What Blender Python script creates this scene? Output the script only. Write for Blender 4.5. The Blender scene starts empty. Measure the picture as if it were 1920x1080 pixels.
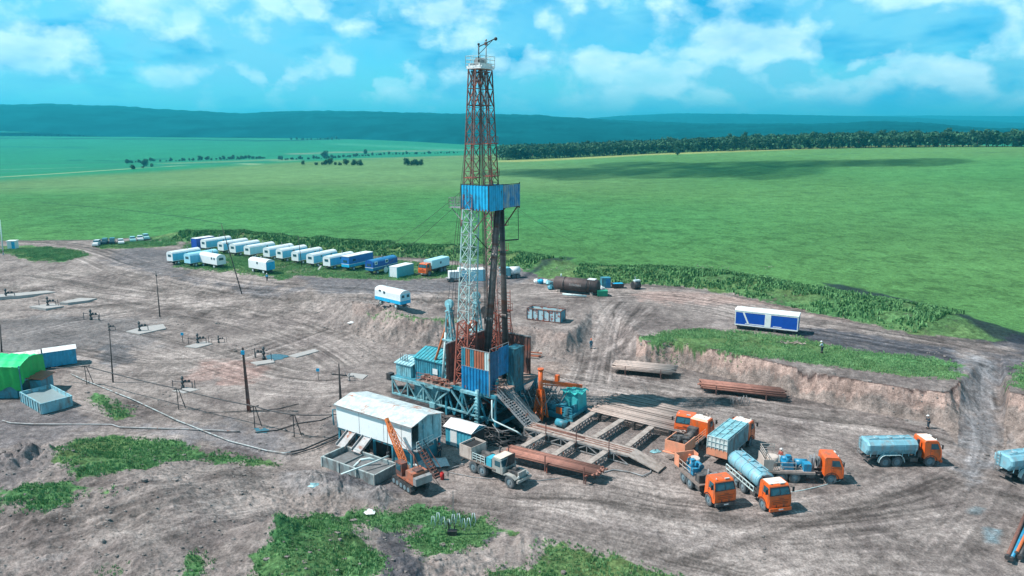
import bpy, math, random
import numpy as np
from mathutils import Vector, Matrix
random.seed(7); rng = np.random.default_rng(7)
R = math.radians; PI = math.pi
SC = bpy.context.scene
COL = SC.collection

# ------------------------------------------------------------ camera, sky, sun, exposure
F0, CAMH = 1400.0, 38.0
PITCH = math.atan(300/1400)
cd = bpy.data.cameras.new('camera'); cam = bpy.data.objects.new('camera', cd); COL.objects.link(cam)
cd.sensor_width = 36; cd.lens = F0/1920*36; cd.clip_end = 40000; cd.clip_start = 0.5
cam.location = (0, 0, CAMH); cam.rotation_euler = (PI/2-PITCH, 0, 0)
SC.camera = cam
SC.view_settings.view_transform = 'Standard'; SC.view_settings.look = 'None'
SC.view_settings.exposure = 0.4; SC.view_settings.gamma = 1.0
SUN_EL = 53.0
world = bpy.data.worlds.new('World'); SC.world = world; world.use_nodes = True
def build_world():
    nt = world.node_tree; N = nt.nodes; L = nt.links
    for n in list(N): N.remove(n)
    out = N.new('ShaderNodeOutputWorld'); bg = N.new('ShaderNodeBackground'); bg.inputs[1].default_value = 0.1
    sky = N.new('ShaderNodeTexSky'); sky.sky_type = 'NISHITA'; sky.sun_disc = False
    sky.sun_elevation = R(SUN_EL); sky.sun_rotation = R(270); sky.ozone_density = 2.0; sky.air_density = 1.0; sky.dust_density = 0.3
    tc = N.new('ShaderNodeTexCoord')
    tint = N.new('ShaderNodeMix'); tint.data_type = 'RGBA'; tint.blend_type = 'MULTIPLY'; tint.inputs[0].default_value = 1
    L.new(sky.outputs[0], tint.inputs[6]); tint.inputs[7].default_value = (0.30, 1.05, 1.35, 1)
    def noise(scale, detail, rough, vec, dist=0.0):
        n = N.new('ShaderNodeTexNoise'); n.inputs['Scale'].default_value = scale; n.inputs['Detail'].default_value = detail
        n.inputs['Roughness'].default_value = rough; n.inputs['Distortion'].default_value = dist; L.new(vec, n.inputs['Vector']); return n.outputs[0]
    def mapping(s, loc=(0, 0, 0)):
        m = N.new('ShaderNodeMapping'); m.inputs['Scale'].default_value = s; m.inputs['Location'].default_value = loc
        L.new(tc.outputs['Generated'], m.inputs['Vector']); return m.outputs[0]
    def ramp(v, stops):
        r = N.new('ShaderNodeValToRGB'); L.new(v, r.inputs[0]); e = r.color_ramp.elements
        e[0].position, e[0].color = stops[0][0], (stops[0][1],)*3+(1,)
        e[1].position, e[1].color = stops[-1][0], (stops[-1][1],)*3+(1,)
        for p_, v_ in stops[1:-1]:
            q = e.new(p_); q.color = (v_,)*3+(1,)
        return r.outputs[0]
    def mix(f, a, b):
        m = N.new('ShaderNodeMix'); m.data_type = 'RGBA'; L.new(f, m.inputs[0])
        for s, i in ((a, 6), (b, 7)):
            if isinstance(s, tuple): m.inputs[i].default_value = s
            else: L.new(s, m.inputs[i])
        return m.outputs[2]
    m1 = mapping((1, 1, 2.0), (3.1, 0.4, 0.2))
    big = noise(6.0, 4, 0.6, m1, 0.25)
    veil = ramp(big, [(0.36, 0), (0.6, 1)])
    m2 = mapping((1, 1, 1.5), (0.7, 2.2, 1.35))
    def billow(loc):
        m_ = mapping((1, 1, 1.5), loc); a_ = noise(6.8, 6, 0.59, m_)
        wv = N.new('ShaderNodeTexNoise'); wv.inputs['Scale'].default_value = 12; wv.inputs['Detail'].default_value = 1; L.new(m_, wv.inputs['Vector'])
        wm = N.new('ShaderNodeVectorMath'); wm.operation = 'MULTIPLY_ADD'; L.new(wv.outputs['Color'], wm.inputs[0]); wm.inputs[1].default_value = (0.09, 0.09, 0.09); L.new(m_, wm.inputs[2])
        o_ = a_
        for sc_, am in ((19, 0.24),):
            v_ = N.new('ShaderNodeTexVoronoi'); v_.feature = 'F1'; v_.inputs['Scale'].default_value = sc_; L.new(wm.outputs[0], v_.inputs['Vector'])
            q_ = N.new('ShaderNodeMath'); q_.operation = 'MULTIPLY_ADD'; L.new(v_.outputs['Distance'], q_.inputs[0]); q_.inputs[1].default_value = -am; L.new(o_, q_.inputs[2]); o_ = q_.outputs[0]
        q_ = N.new('ShaderNodeMath'); q_.operation = 'ADD'; L.new(o_, q_.inputs[0]); q_.inputs[1].default_value = 0.14; return q_.outputs[0]
    puff = billow((0.7, 2.2, 1.35)); puff_up = billow((0.7, 2.2, 1.395))
    dif = N.new('ShaderNodeMath'); dif.operation = 'SUBTRACT'; L.new(puff, dif.inputs[0]); L.new(puff_up, dif.inputs[1])
    lit = N.new('ShaderNodeMapRange'); L.new(dif.outputs[0], lit.inputs[0]); lit.inputs[1].default_value = -0.07; lit.inputs[2].default_value = 0.09
    pf = ramp(puff, [(0.455, 0), (0.495, 0.5), (0.60, 1)])
    m3 = mapping((1, 1, 3.5), (5.2, 1.1, 0.35))
    flat = ramp(noise(5.0, 4, 0.55, m3), [(0.5, 0), (0.64, 1)])
    m4 = mapping((1, 1, 2.0), (9.2, 1.1, 0.35))
    brk = ramp(noise(14, 3, 0.6, m4), [(0.3, 0.45), (0.7, 1)])
    c0 = mix(veil, tint.outputs[2], (1.9, 6.0, 8.2, 1))
    c1 = mix(flat, c0, (0.25, 3.7, 7.0, 1))
    mul = N.new('ShaderNodeMath'); mul.operation = 'MULTIPLY'; L.new(pf, mul.inputs[0]); L.new(brk, mul.inputs[1])
    mul2 = N.new('ShaderNodeMath'); mul2.operation = 'MULTIPLY'; L.new(mul.outputs[0], mul2.inputs[0]); mul2.inputs[1].default_value = 0.85
    # clouds thin out right at the horizon
    sep = N.new('ShaderNodeSeparateXYZ'); L.new(tc.outputs['Generated'], sep.inputs[0])
    hz = N.new('ShaderNodeMapRange'); L.new(sep.outputs[2], hz.inputs[0]); hz.inputs[1].default_value = -0.005; hz.inputs[2].default_value = 0.045
    mul3 = N.new('ShaderNodeMath'); mul3.operation = 'MULTIPLY'; L.new(mul2.outputs[0], mul3.inputs[0]); L.new(hz.outputs[0], mul3.inputs[1])
    ccol = mix(lit.outputs[0], (2.1, 5.9, 8.0, 1), (7.6, 10.2, 10.8, 1))
    c2 = mix(mul3.outputs[0], c1, ccol)
    hz2 = N.new('ShaderNodeMapRange'); L.new(sep.outputs[2], hz2.inputs[0]); hz2.inputs[1].default_value = -0.01; hz2.inputs[2].default_value = 0.07
    hz2.inputs[3].default_value = 0.6; hz2.inputs[4].default_value = 0.0
    c3 = mix(hz2.outputs[0], c2, (1.9, 6.4, 8.8, 1))
    zen = N.new('ShaderNodeMapRange'); L.new(sep.outputs[2], zen.inputs[0]); zen.inputs[1].default_value = 0.2; zen.inputs[2].default_value = 0.55; zen.inputs[3].default_value = 1.0; zen.inputs[4].default_value = 0.42
    zm = N.new('ShaderNodeMix'); zm.data_type = 'RGBA'; zm.blend_type = 'MULTIPLY'; zm.inputs[0].default_value = 1; L.new(c3, zm.inputs[6]); L.new(zen.outputs[0], zm.inputs[7]); c3 = zm.outputs[2]
    L.new(c3, bg.inputs[0]); L.new(bg.outputs[0], out.inputs[0])
build_world()
sl = bpy.data.lights.new('sun', 'SUN'); sun = bpy.data.objects.new('sun', sl); COL.objects.link(sun)
sl.energy = 5.0; sl.angle = R(0.5); sl.color = (1.0, 0.95, 0.9)
SUNV = Vector((math.cos(R(SUN_EL)), 0.035, -math.sin(R(SUN_EL)))).normalized()
sun.rotation_euler = SUNV.to_track_quat('-Z', 'Y').to_euler()

# ------------------------------------------------------------ noise and terrain height
def _h(i, j, s):
    v = np.sin(i*127.1 + j*311.7 + s*74.7)*43758.5453
    return v - np.floor(v)
def vn(x, y, s=0.0):
    x = np.asarray(x, float); y = np.asarray(y, float)
    i = np.floor(x); j = np.floor(y); u = x-i; v = y-j
    u = u*u*(3-2*u); v = v*v*(3-2*v)
    return (_h(i, j, s)*(1-u)+_h(i+1, j, s)*u)*(1-v)+(_h(i, j+1, s)*(1-u)+_h(i+1, j+1, s)*u)*v
def fbm(x, y, s=0.0, o=4, g=0.5):
    a = 1.0; t = 0; n = 0
    for k in range(o):
        t = t+a*vn(x, y, s+k*1.7); n += a; a *= g; x = x*2.03+5.3; y = y*2.03+1.9
    return t/n
def sm(t):
    t = np.clip(t, 0, 1); return t*t*(3-2*t)
def seg_d(x, y, a, b):
    ax, ay = a; bx, by = b; dx, dy = bx-ax, by-ay; l2 = dx*dx+dy*dy+1e-9
    t = np.clip(((x-ax)*dx+(y-ay)*dy)/l2, 0, 1)
    return np.hypot(x-ax-t*dx, y-ay-t*dy), t
def sdf(x, y, poly):        # + inside
    d = np.full(np.shape(x), 1e9); ins = np.zeros(np.shape(x), bool); n = len(poly)
    for k in range(n):
        a, b = poly[k], poly[(k+1) % n]
        d = np.minimum(d, seg_d(x, y, a, b)[0])
        c = ((a[1] > y) != (b[1] > y)) & (x < (b[0]-a[0])*(y-a[1])/((b[1]-a[1]) if b[1] != a[1] else 1e-9)+a[0])
        ins ^= c
    return np.where(ins, d, -d)
CP, SP = math.cos(PITCH), math.sin(PITCH)
def ray(px, py):
    v = py-540; return Vector((px-960, F0*CP-v*SP, -F0*SP-v*CP)).normalized()
def atz(px, py, z=0.0):
    d = ray(px, py); t = (z-CAMH)/d.z; return (d.x*t, d.y*t)
def PZ(pts, z=0.0): return [atz(px, py, z) for px, py in pts]

TERR = PZ([(-900, 640), (-200, 600), (100, 600), (300, 610), (500, 618), (640, 622), (720, 645), (880, 655), (1000, 662), (1062, 672), (1085, 690), (1115, 708), (1150, 708), (1200, 690), (1270, 688), (1340, 704), (1420, 724), (1500, 746), (1620, 772), (1700, 785), (1745, 792), (1775, 806), (1812, 845), (1850, 870), (1880, 850), (1890, 800), (1925, 860), (1990, 900), (2400, 1000)]) + [(3000, 60), (3000, 30000), (-3000, 30000), (-3000, 200)]
def _interp(px, tab): return np.interp(px, [t[0] for t in tab], [t[1] for t in tab])
WT = [(-900, 60), (300, 50), (560, 26), (660, 9), (800, 5), (1000, 4.5), (1062, 3.5), (1082, 9), (1110, 22), (1160, 22), (1195, 8), (1210, 3.2), (1300, 2.2), (1700, 2.6), (1770, 3.5), (1800, 9), (1840, 20), (1875, 24), (1890, 4), (2400, 3)]
MOUND = PZ([(-700, 890), (0, 868), (90, 850), (180, 838), (330, 836), (420, 850), (520, 880), (580, 925), (680, 965), (820, 985), (1000, 1025), (1120, 1075), (1350, 1120), (1400, 1300)]) + [(14, 10), (-120, 10)]
AZR = [(-35, 560), (-25, 640), (-12, 820), (0, 960), (10, 1000), (25, 900), (36, 850), (60, 850)]
VALZ = [(-60, -14), (-20, -19), (0, -17), (15, -8), (25, 2), (40, 12)]
def H(x, y, detail=True):
    x = np.atleast_1d(np.asarray(x, float)); y = np.atleast_1d(np.asarray(y, float))
    D = np.hypot(x, y); az = np.degrees(np.arctan2(x, np.maximum(y, 1e-3)))
    px = 960+x/np.maximum(y*CP+(CAMH-2)*SP, 1)*F0
    w = _interp(px, WT)
    z = np.zeros_like(x)
    near = (D < 420)
    sd = np.full(x.shape, 1e3); wx = x[near]; wy = y[near]
    wob = (fbm(wx*0.35, wy*0.35, 3, 3)-0.5)
    sd[near] = sdf(wx, wy, TERR)+wob*np.minimum(w[near], 6)*0.7
    z = 3.5*sm(sd/w)
    # hummocky crumbling bank in the middle
    lump = np.exp(-((px-750)/110)**2)*np.exp(-((D-147)/14)**2)
    z = z + lump*1.2*(fbm(x*0.25, y*0.25, 8, 3)-0.2)
    m = np.full(x.shape, -1e3); m[near] = sdf(wx, wy, MOUND)+(fbm(wx*0.2, wy*0.2, 12, 3)-0.5)*4
    z = z + sm(m/14)*(3.2 + 1.2*(fbm(x*0.12, y*0.12, 5, 3)-0.5)*2)*np.clip(1-(px-600)/900, 0.35, 1)
    # right of the pad the near field climbs, beyond it the valley drops away
    z = z + 17.5*sm((x+40)/520)*sm((D-170)/650)
    br = np.interp(az, [a for a, _ in AZR], [b for _, b in AZR])
    vz = np.interp(az, [a for a, _ in VALZ], [b for _, b in VALZ])
    vz = vz + 26*sm((D-1500)/2300)*sm((-az+6)/16)
    t = sm((D-br)/np.where(az > 6, 520, 700)); z = z*(1-t)+vz*t
    z = z + 2.2*(fbm(x/260, y/260, 2, 2)-0.5)*sm((D-260)/300)
    # grassy spoil berm along the back edge of the pad
    if near.any():
        bd = np.full(x.shape, 1e3)
        for k in range(len(BERM)-1):
            if BERM[k] is None or BERM[k+1] is None: continue
            d_, _ = seg_d(wx, wy, BERM[k][:2], BERM[k+1][:2]); bd[near] = np.minimum(bd[near], d_/BERM[k][2])
        z = z + 2.0*np.exp(-bd**2)*(0.5+fbm(x*0.15, y*0.15, 21, 3))
    if detail:
        k = np.exp(-np.maximum(D-60, 0)/220)
        z = z + k*((fbm(x*0.18, y*0.18, 31, 3)-0.5)*0.35+(fbm(x*1.1, y*1.1, 33, 3)-0.5)*0.09)
        rough = sm((m+3)/5)*(0.45+0.45*sm((-x-28)/14)+0.7*sm((62-D)/6))+np.exp(-((px-750)/130)**2)*np.exp(-((D-147)/16)**2)*0.9+np.exp(-((px-620)/110)**2)*np.exp(-((D-74)/4.5)**2)*1.1
        ss = np.clip(sd/w, 0, 1); rough = rough+(ss > 0.02)*(ss < 0.98)*(w < 9)*0.8
        z = z + rough*((np.abs(fbm(x*0.7, y*0.7, 41, 4)-0.5)*-1.1+0.15)+(fbm(x*2.6, y*2.6, 43, 2)-0.5)*0.22)
    # spoil heaps by the tank
    for (hx, hy, hr, hh) in HEAPS:
        q = (x-hx)**2+(y-hy)**2; s_ = q < (3*hr)**2
        if s_.any(): z[s_] = z[s_] + hh*np.exp(-q[s_]/hr**2)*(0.25+1.5*fbm(x[s_]*1.1, y[s_]*1.1, 51, 4))
    return z
def b3(pts, r): return [(*atz(px, py, 3.5), r) for px, py in pts]
BERM = b3([(340, 445), (450, 445), (560, 458), (700, 470), (850, 476), (960, 488), (1025, 497)], 6.0) + [None] + b3([(1085, 512), (1180, 516), (1300, 523), (1420, 538), (1540, 564), (1660, 588), (1770, 608)], 6.6)
HEAPS = [(*atz(575, 905), 2.0, 1.2), (*atz(640, 915), 1.9, 1.2), (*atz(712, 938), 1.6, 1.2), (*atz(610, 928), 1.6, 0.6), (*atz(535, 1045), 1.8, 1.3), (*atz(640, 1040), 1.5, 0.9), (*atz(60, 875), 4.0, 1.2), (*atz(20, 900), 3.0, 1.3), (*atz(140, 890), 2.5, 0.8), (*atz(690, 1010), 1.2, 0.6), (*atz(980, 1020), 2.2, 0.6), (*atz(690, 610), 2.5, 0.7), (*atz(745, 618), 2.5, 0.9), (*atz(640, 600), 2.2, 0.5), (*atz(948, 812), 2.6, -1.8)]
def z_at(x, y, detail=False): return float(H(x, y, detail)[0])
def at(px, py, up=0.0):
    d = ray(px, py); lo = None
    ts = 40*1.02**np.arange(300)
    X = d.x*ts; Y = d.y*ts; Z = CAMH+d.z*ts - H(X, Y, False)-up
    k = np.argmax(Z < 0)
    if not (Z < 0).any(): k = len(ts)-1
    lo, hi = ts[max(k-1, 0)], ts[k]
    for _ in range(3):
        q = np.linspace(lo, hi, 9); g = CAMH+d.z*q-H(d.x*q, d.y*q, False)-up; j = int(np.argmax(g < 0))
        if not (g < 0).any(): break
        lo, hi = q[max(j-1, 0)], q[j]
    return Vector((d.x*hi, d.y*hi, CAMH+d.z*hi))

# ------------------------------------------------------------ materials
MATS = {}
def mat(name, col, rough=0.6, metal=0.0, var=0.15, nscale=1.5, rust=0.0, rustcol=(0.20, 0.055, 0.02), bump=0.0, dirt=0.0, dirtcol=(0.2, 0.16, 0.14), corr=None, alpha=None, coat=0.0, emit=None, rscale=0.8, orand=0.0):
    if name in MATS: return MATS[name]
    m = bpy.data.materials.new(name); m.use_nodes = True; MATS[name] = m
    nt = m.node_tree; N = nt.nodes; L = nt.links; b = N['Principled BSDF']
    b.inputs['Roughness'].default_value = rough; b.inputs['Metallic'].default_value = metal
    if coat: b.inputs['Coat Weight'].default_value = coat
    tc = N.new('ShaderNodeTexCoord')
    def noise(s, d=4, off=(0, 0, 0), sc=(1, 1, 1)):
        mp = N.new('ShaderNodeMapping'); mp.inputs['Location'].default_value = off; mp.inputs['Scale'].default_value = sc
        L.new(tc.outputs['Object'], mp.inputs[0])
        n = N.new('ShaderNodeTexNoise'); n.inputs['Scale'].default_value = s; n.inputs['Detail'].default_value = d; n.inputs['Roughness'].default_value = 0.65
        L.new(mp.outputs[0], n.inputs['Vector']); return n.outputs[0]
    def mr(v, a, b_, c=0., d=1.):
        q = N.new('ShaderNodeMapRange'); L.new(v, q.inputs[0])
        for i, k in enumerate((a, b_, c, d)): q.inputs[i+1].default_value = k
        return q.outputs[0]
    def mix(f, a, b_, bt='MIX'):
        q = N.new('ShaderNodeMix'); q.data_type = 'RGBA'; q.blend_type = bt
        if isinstance(f, float): q.inputs[0].default_value = f
        else: L.new(f, q.inputs[0])
        for s, i in ((a, 6), (b_, 7)):
            if isinstance(s, tuple): q.inputs[i].default_value = (*s[:3], 1)
            else: L.new(s, q.inputs[i])
        return q.outputs[2]
    lo = tuple(c*(1-var) for c in col); hi = tuple(min(1, c*(1+var)) for c in col)
    c = mix(mr(noise(nscale, 6), 0.3, 0.7), lo, hi)
    if dirt:
        c = mix(mr(noise(nscale*0.9, 8, (3, 7, 1), (1, 1, 0.35)), 0.62-dirt*0.35, 0.8-dirt*0.3), c, dirtcol)
    if rust:
        c = mix(mr(noise(rscale, 9, (11, 2, 5)), 0.68-rust*0.3, 0.74-rust*0.26), c, rustcol)
    if orand:
        oi = N.new('ShaderNodeObjectInfo'); c = mix(1.0, c, mr(oi.outputs['Random'], 0, 1, 1-orand, 1+orand), 'MULTIPLY')
    L.new(c, b.inputs['Base Color'])
    if bump:
        bp = N.new('ShaderNodeBump'); bp.inputs['Strength'].default_value = 0.5; bp.inputs['Distance'].default_value = bump
        L.new(noise(nscale*6, 5), bp.inputs['Height']); L.new(bp.outputs[0], b.inputs['Normal'])
    if emit: b.inputs['Emission Color'].default_value = (*emit, 1); b.inputs['Emission Strength'].default_value = 1
    return m

# ------------------------------------------------------------ mesh builder
class MB:
    def __init__(s): s.v = []; s.f = []; s.smooth = []
    def add(s, vs, fs, smooth=False):
        o = len(s.v); s.v += [tuple(v) for v in vs]; s.f += [tuple(i+o for i in f) for f in fs]; s.smooth += [smooth]*len(fs); return s
    def box(s, c, d, rz=0, ry=0, rx=0, taper=None):
        x, y, z = d[0]/2, d[1]/2, d[2]/2
        vs = [Vector((a*x, b*y, k*z)) for k in (-1, 1) for b in (-1, 1) for a in (-1, 1)]
        if taper:
            for i in range(4, 8): vs[i].x *= taper[0]; vs[i].y *= taper[1]
        if rz or ry or rx:
            M = Matrix.Rotation(rz, 3, 'Z') @ Matrix.Rotation(ry, 3, 'Y') @ Matrix.Rotation(rx, 3, 'X'); vs = [M @ v for v in vs]
        vs = [v+Vector(c) for v in vs]
        return s.add(vs, [(0, 2, 3, 1), (4, 5, 7, 6), (0, 1, 5, 4), (2, 6, 7, 3), (0, 4, 6, 2), (1, 3, 7, 5)])
    def b2(s, a, b):        # box from two corners
        return s.box([(a[i]+b[i])/2 for i in range(3)], [abs(b[i]-a[i]) for i in range(3)])
    def bar(s, p, q, w=0.1, h=None, n=4, r2=None):
        p = Vector(p); q = Vector(q); h = h or w; d = q-p
        if d.length < 1e-6: return s
        d.normalize(); up = Vector((0, 0, 1)) if abs(d.z) < 0.95 else Vector((1, 0, 0))
        a = d.cross(up).normalized(); b = a.cross(d)
        k = []
        for e, sc in ((p, 1), (q, (r2/w if r2 else 1))):
            for i in range(n):
                t = 2*PI*(i+0.5)/n; m = (1/math.cos(PI/4)/2 if n == 4 else 0.5)*sc
                k.append(e+a*math.cos(t)*w*m+b*math.sin(t)*h*m)
        fs = [(i, (i+1) % n, n+(i+1) % n, n+i) for i in range(n)]+[tuple(range(n))[::-1], tuple(range(n, 2*n))]
        o = len(s.f); s.add(k, fs, n > 5)
        if n > 5: s.smooth[-1] = s.smooth[-2] = False
        return s
    def cyl(s, p, q, r, n=16, r2=None): return s.bar(p, q, 2*r, n=n, r2=(2*r2 if r2 is not None else None))
    def tube(s, pts, r, n=6):
        pts = [Vector(p) for p in pts]; vs = []; fs = []
        for i, p in enumerate(pts):
            d = (pts[min(i+1, len(pts)-1)]-pts[max(i-1, 0)]).normalized(); up = Vector((0, 0, 1)) if abs(d.z) < 0.95 else Vector((1, 0, 0))
            a = d.cross(up).normalized(); b = a.cross(d)
            for j in range(n): t = 2*PI*j/n; vs.append(p+a*math.cos(t)*r+b*math.sin(t)*r)
        for i in range(len(pts)-1):
            for j in range(n): fs.append((i*n+j, i*n+(j+1) % n, (i+1)*n+(j+1) % n, (i+1)*n+j))
        fs += [tuple(range(n))[::-1], tuple(range((len(pts)-1)*n, len(pts)*n))]
        return s.add(vs, fs, True)
    def prism(s, prof, a, b, axis='x'):      # profile (u,v) extruded from a to b along axis
        n = len(prof); vs = []
        for t in (a, b):
            for u, v in prof:
                vs.append({'x': (t, u, v), 'y': (u, t, v), 'z': (u, v, t)}[axis])
        return s.add(vs, [tuple(range(n))[::-1], tuple(range(n, 2*n))]+[(i, (i+1) % n, n+(i+1) % n, n+i) for i in range(n)])
    def loft(s, secs, cap=True, smooth=False):
        n = len(secs[0]); vs = [v for sec in secs for v in sec]; fs = []
        for k in range(len(secs)-1):
            for i in range(n): fs.append((k*n+i, k*n+(i+1) % n, (k+1)*n+(i+1) % n, (k+1)*n+i))
        s.add(vs, fs, smooth)
        if cap: s.add(secs[0], [tuple(range(n))[::-1]]); s.add(secs[-1], [tuple(range(n))])
        return s
    def ball(s, c, r, n=10, sc=(1, 1, 1), jit=0):
        vs = []; fs = []; m = n//2+1
        for i in range(m+1):
            for j in range(n):
                t = PI*i/m; p = 2*PI*j/n; k = 1+(random.random()-0.5)*jit
                vs.append((c[0]+r*sc[0]*k*math.sin(t)*math.cos(p), c[1]+r*sc[1]*k*math.sin(t)*math.sin(p), c[2]+r*sc[2]*k*math.cos(t)))
        for i in range(m):
            for j in range(n): fs.append((i*n+j, (i+1)*n+j, (i+1)*n+(j+1) % n, i*n+(j+1) % n))
        return s.add(vs, fs, jit == 0)
    def corr(s, a, b, z0, z1, pitch=0.3, amp=0.05, thick=0.03):   # corrugated vertical panel between plan points a, b
        a = Vector((a[0], a[1], 0)); b = Vector((b[0], b[1], 0)); L_ = (b-a).length; d = (b-a)/L_; nrm = Vector((d.y, -d.x, 0))
        n = max(2, int(L_/pitch)); pts = []
        for i in range(n):
            for t, o in ((0, 0), (0.35, 0), (0.5, 1), (0.85, 1)): pts.append((a+d*L_*(i+t)/n+nrm*amp*o))
        pts.append(b); m = len(pts); vs = []
        for off in (0, thick):
            for z in (z0, z1):
                for p in pts: q = p-nrm*off; vs.append((q.x, q.y, z))
        fs = []
        for i in range(m-1):
            fs += [(i, i+1, m+i+1, m+i), (2*m+i+1, 2*m+i, 3*m+i, 3*m+i+1), (m+i, m+i+1, 3*m+i+1, 3*m+i), (i+1, i, 2*m+i, 2*m+i+1)]
        fs += [(0, m, 3*m, 2*m), (m-1, 3*m-1, 4*m-1, 2*m-1)]
        return s.add(vs, fs)
    def build(s, name, m, parent=None, label=None):
        me = bpy.data.meshes.new(name); me.from_pydata(s.v, [], s.f); me.update()
        me.polygons.foreach_set('use_smooth', s.smooth)
        if isinstance(m, (list, tuple)):
            for k in m: me.materials.append(k)
        else: me.materials.append(m)
        o = bpy.data.objects.new(name, me); COL.objects.link(o)
        if parent: o.parent = parent
        if label: o['label'] = label
        return o
def tag(o, label=None, cat=None, group=None, kind=None):
    if label: o['label'] = label
    if cat: o['category'] = cat
    if group: o['group'] = group
    if kind: o['kind'] = kind
    return o
def thing(name, label, cat, loc=(0, 0, 0), rz=0, group=None, kind=None):
    o = bpy.data.objects.new(name, None); COL.objects.link(o); o.location = loc; o.rotation_euler = (0, 0, rz); o.empty_display_size = 0.2
    return tag(o, label, cat, group, kind)
def kids(o): return [c for c in COL.objects if c.parent == o]
def copy_tree(o, parent=None):
    c = o.copy(); COL.objects.link(c); c.parent = parent
    for ch in kids(o): copy_tree(ch, c)
    return c
def dup(o, loc, rz, label=None, scale=None):
    c = copy_tree(o); c.location = loc; c.rotation_euler = (0, 0, rz)
    if label: c['label'] = label
    if scale: c.scale = scale
    return c
def heading(p, q): return math.atan2(q.y-p.y, q.x-p.x)
def lattice(mb, A, B, n, w=0.08, x=True, chord=None, horiz=True):
    """A, B: lists of corner points at bottom / top (polygon order); braces on every face"""
    A = [Vector(a) for a in A]; B = [Vector(b) for b in B]; m = len(A); cw = chord or w*1.6
    for a, b in zip(A, B): mb.bar(a, b, cw)
    for i in range(m):
        j = (i+1) % m
        for k in range(n):
            t0, t1 = k/n, (k+1)/n
            a0, a1, b0, b1 = A[i].lerp(B[i], t0), A[i].lerp(B[i], t1), A[j].lerp(B[j], t0), A[j].lerp(B[j], t1)
            if x: mb.bar(a0, b1, w); mb.bar(b0, a1, w)
            else: mb.bar(*((a0, b1) if k % 2 else (b0, a1)), w)
            if horiz: mb.bar(a1, b1, w)
    return mb
def rail(mb, pts, h=1.1, w=0.05, posts=1.5, mids=2):
    pts = [Vector(p) for p in pts]
    for a, b in zip(pts, pts[1:]):
        for k in range(mids+1): o = Vector((0, 0, h*(k+1)/(mids+1))); mb.bar(a+o, b+o, w)
        n = max(1, int((b-a).length/posts))
        for k in range(n+1): p = a.lerp(b, k/n); mb.bar(p, p+Vector((0, 0, h)), w)
    return mb
def ladder(mb, p, q, w=0.5, r=0.04, step=0.35, side=None):
    p = Vector(p); q = Vector(q); d = (q-p); s = side or d.cross(Vector((0, 0, 1)))
    s = Vector(s)
    if s.length < 1e-3: s = Vector((0, 1, 0))
    s = s.normalized()*w/2
    mb.bar(p-s, q-s, r); mb.bar(p+s, q+s, r); n = int(d.length/step)
    for k in range(1, n): c = p.lerp(q, k/n); mb.bar(c-s, c+s, r*0.8)
    return mb

# ------------------------------------------------------------ ground sheet
TRACKS = [
 ([(0, 455), (90, 458), (160, 470), (230, 498), (330, 515), (500, 540), (700, 552), (850, 560), (1000, 556)], 8, 1.0),
 ([(960, 548), (1150, 556), (1300, 568), (1450, 600), (1600, 625), (1750, 650), (1850, 668), (1990, 680)], 7, 1.0),
 ([(0, 520), (150, 535), (320, 560), (480, 590), (620, 600)], 9, 0.9),
 ([(0, 590), (120, 585), (260, 570), (400, 560), (600, 545)], 9, 0.9),
 ([(0, 640), (130, 610), (260, 590), (420, 575), (560, 580)], 7, 0.8),
 ([(100, 660), (260, 690), (420, 680), (560, 640), (650, 600)], 8, 0.9),
 ([(200, 620), (330, 650), (480, 700), (600, 720), (700, 700)], 8, 0.8),
 ([(330, 560), (480, 600), (600, 640), (680, 690)], 7, 0.8),
 ([(1180, 560), (1150, 590), (1132, 630), (1120, 680), (1110, 730)], 4.5, 1.2),
 ([(1230, 570), (1180, 620), (1140, 660), (1110, 700)], 2.5, 0.9),
 ([(1960, 668), (1880, 672), (1838, 690), (1828, 720), (1838, 780), (1846, 840), (1820, 920), (1760, 1000), (1700, 1080)], 4.5, 0.6),
 ([(1700, 640), (1780, 655), (1812, 690), (1835, 750)], 2.5, 0.6),
 ([(1000, 700), (1150, 720), (1300, 750), (1500, 780), (1680, 800), (1850, 850)], 6, 1.0),
 ([(1000, 730), (1200, 740), (1400, 770), (1600, 830), (1800, 890), (1990, 930)], 4, 0.7),
 ([(640, 960), (800, 935), (950, 950), (1100, 990), (1300, 1040), (1500, 1090)], 3.5, 0.8),
 ([(900, 925), (1080, 930), (1250, 965), (1450, 985), (1650, 970), (1850, 930)], 4.5, 1.1),
 ([(1100, 900), (1300, 940), (1500, 960), (1700, 920), (1840, 850)], 3.5, 1.0),
 ([(1200, 1060), (1400, 1000), (1600, 940), (1780, 870)], 3, 0.8),
 ([(1350, 1100), (1600, 1060), (1850, 1080)], 4, 0.8),
 ([(-50, 1010), (120, 960), (300, 915), (480, 905), (640, 930)], 5, 0.8),
 ([(-50, 1080), (180, 1020), (400, 960), (560, 935)], 4, 0.8),
 ([(0, 760), (150, 755), (300, 800), (480, 840)], 4, 0.7),
 ([(0, 810), (200, 800), (400, 830)], 4, 0.7),
]
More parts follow.
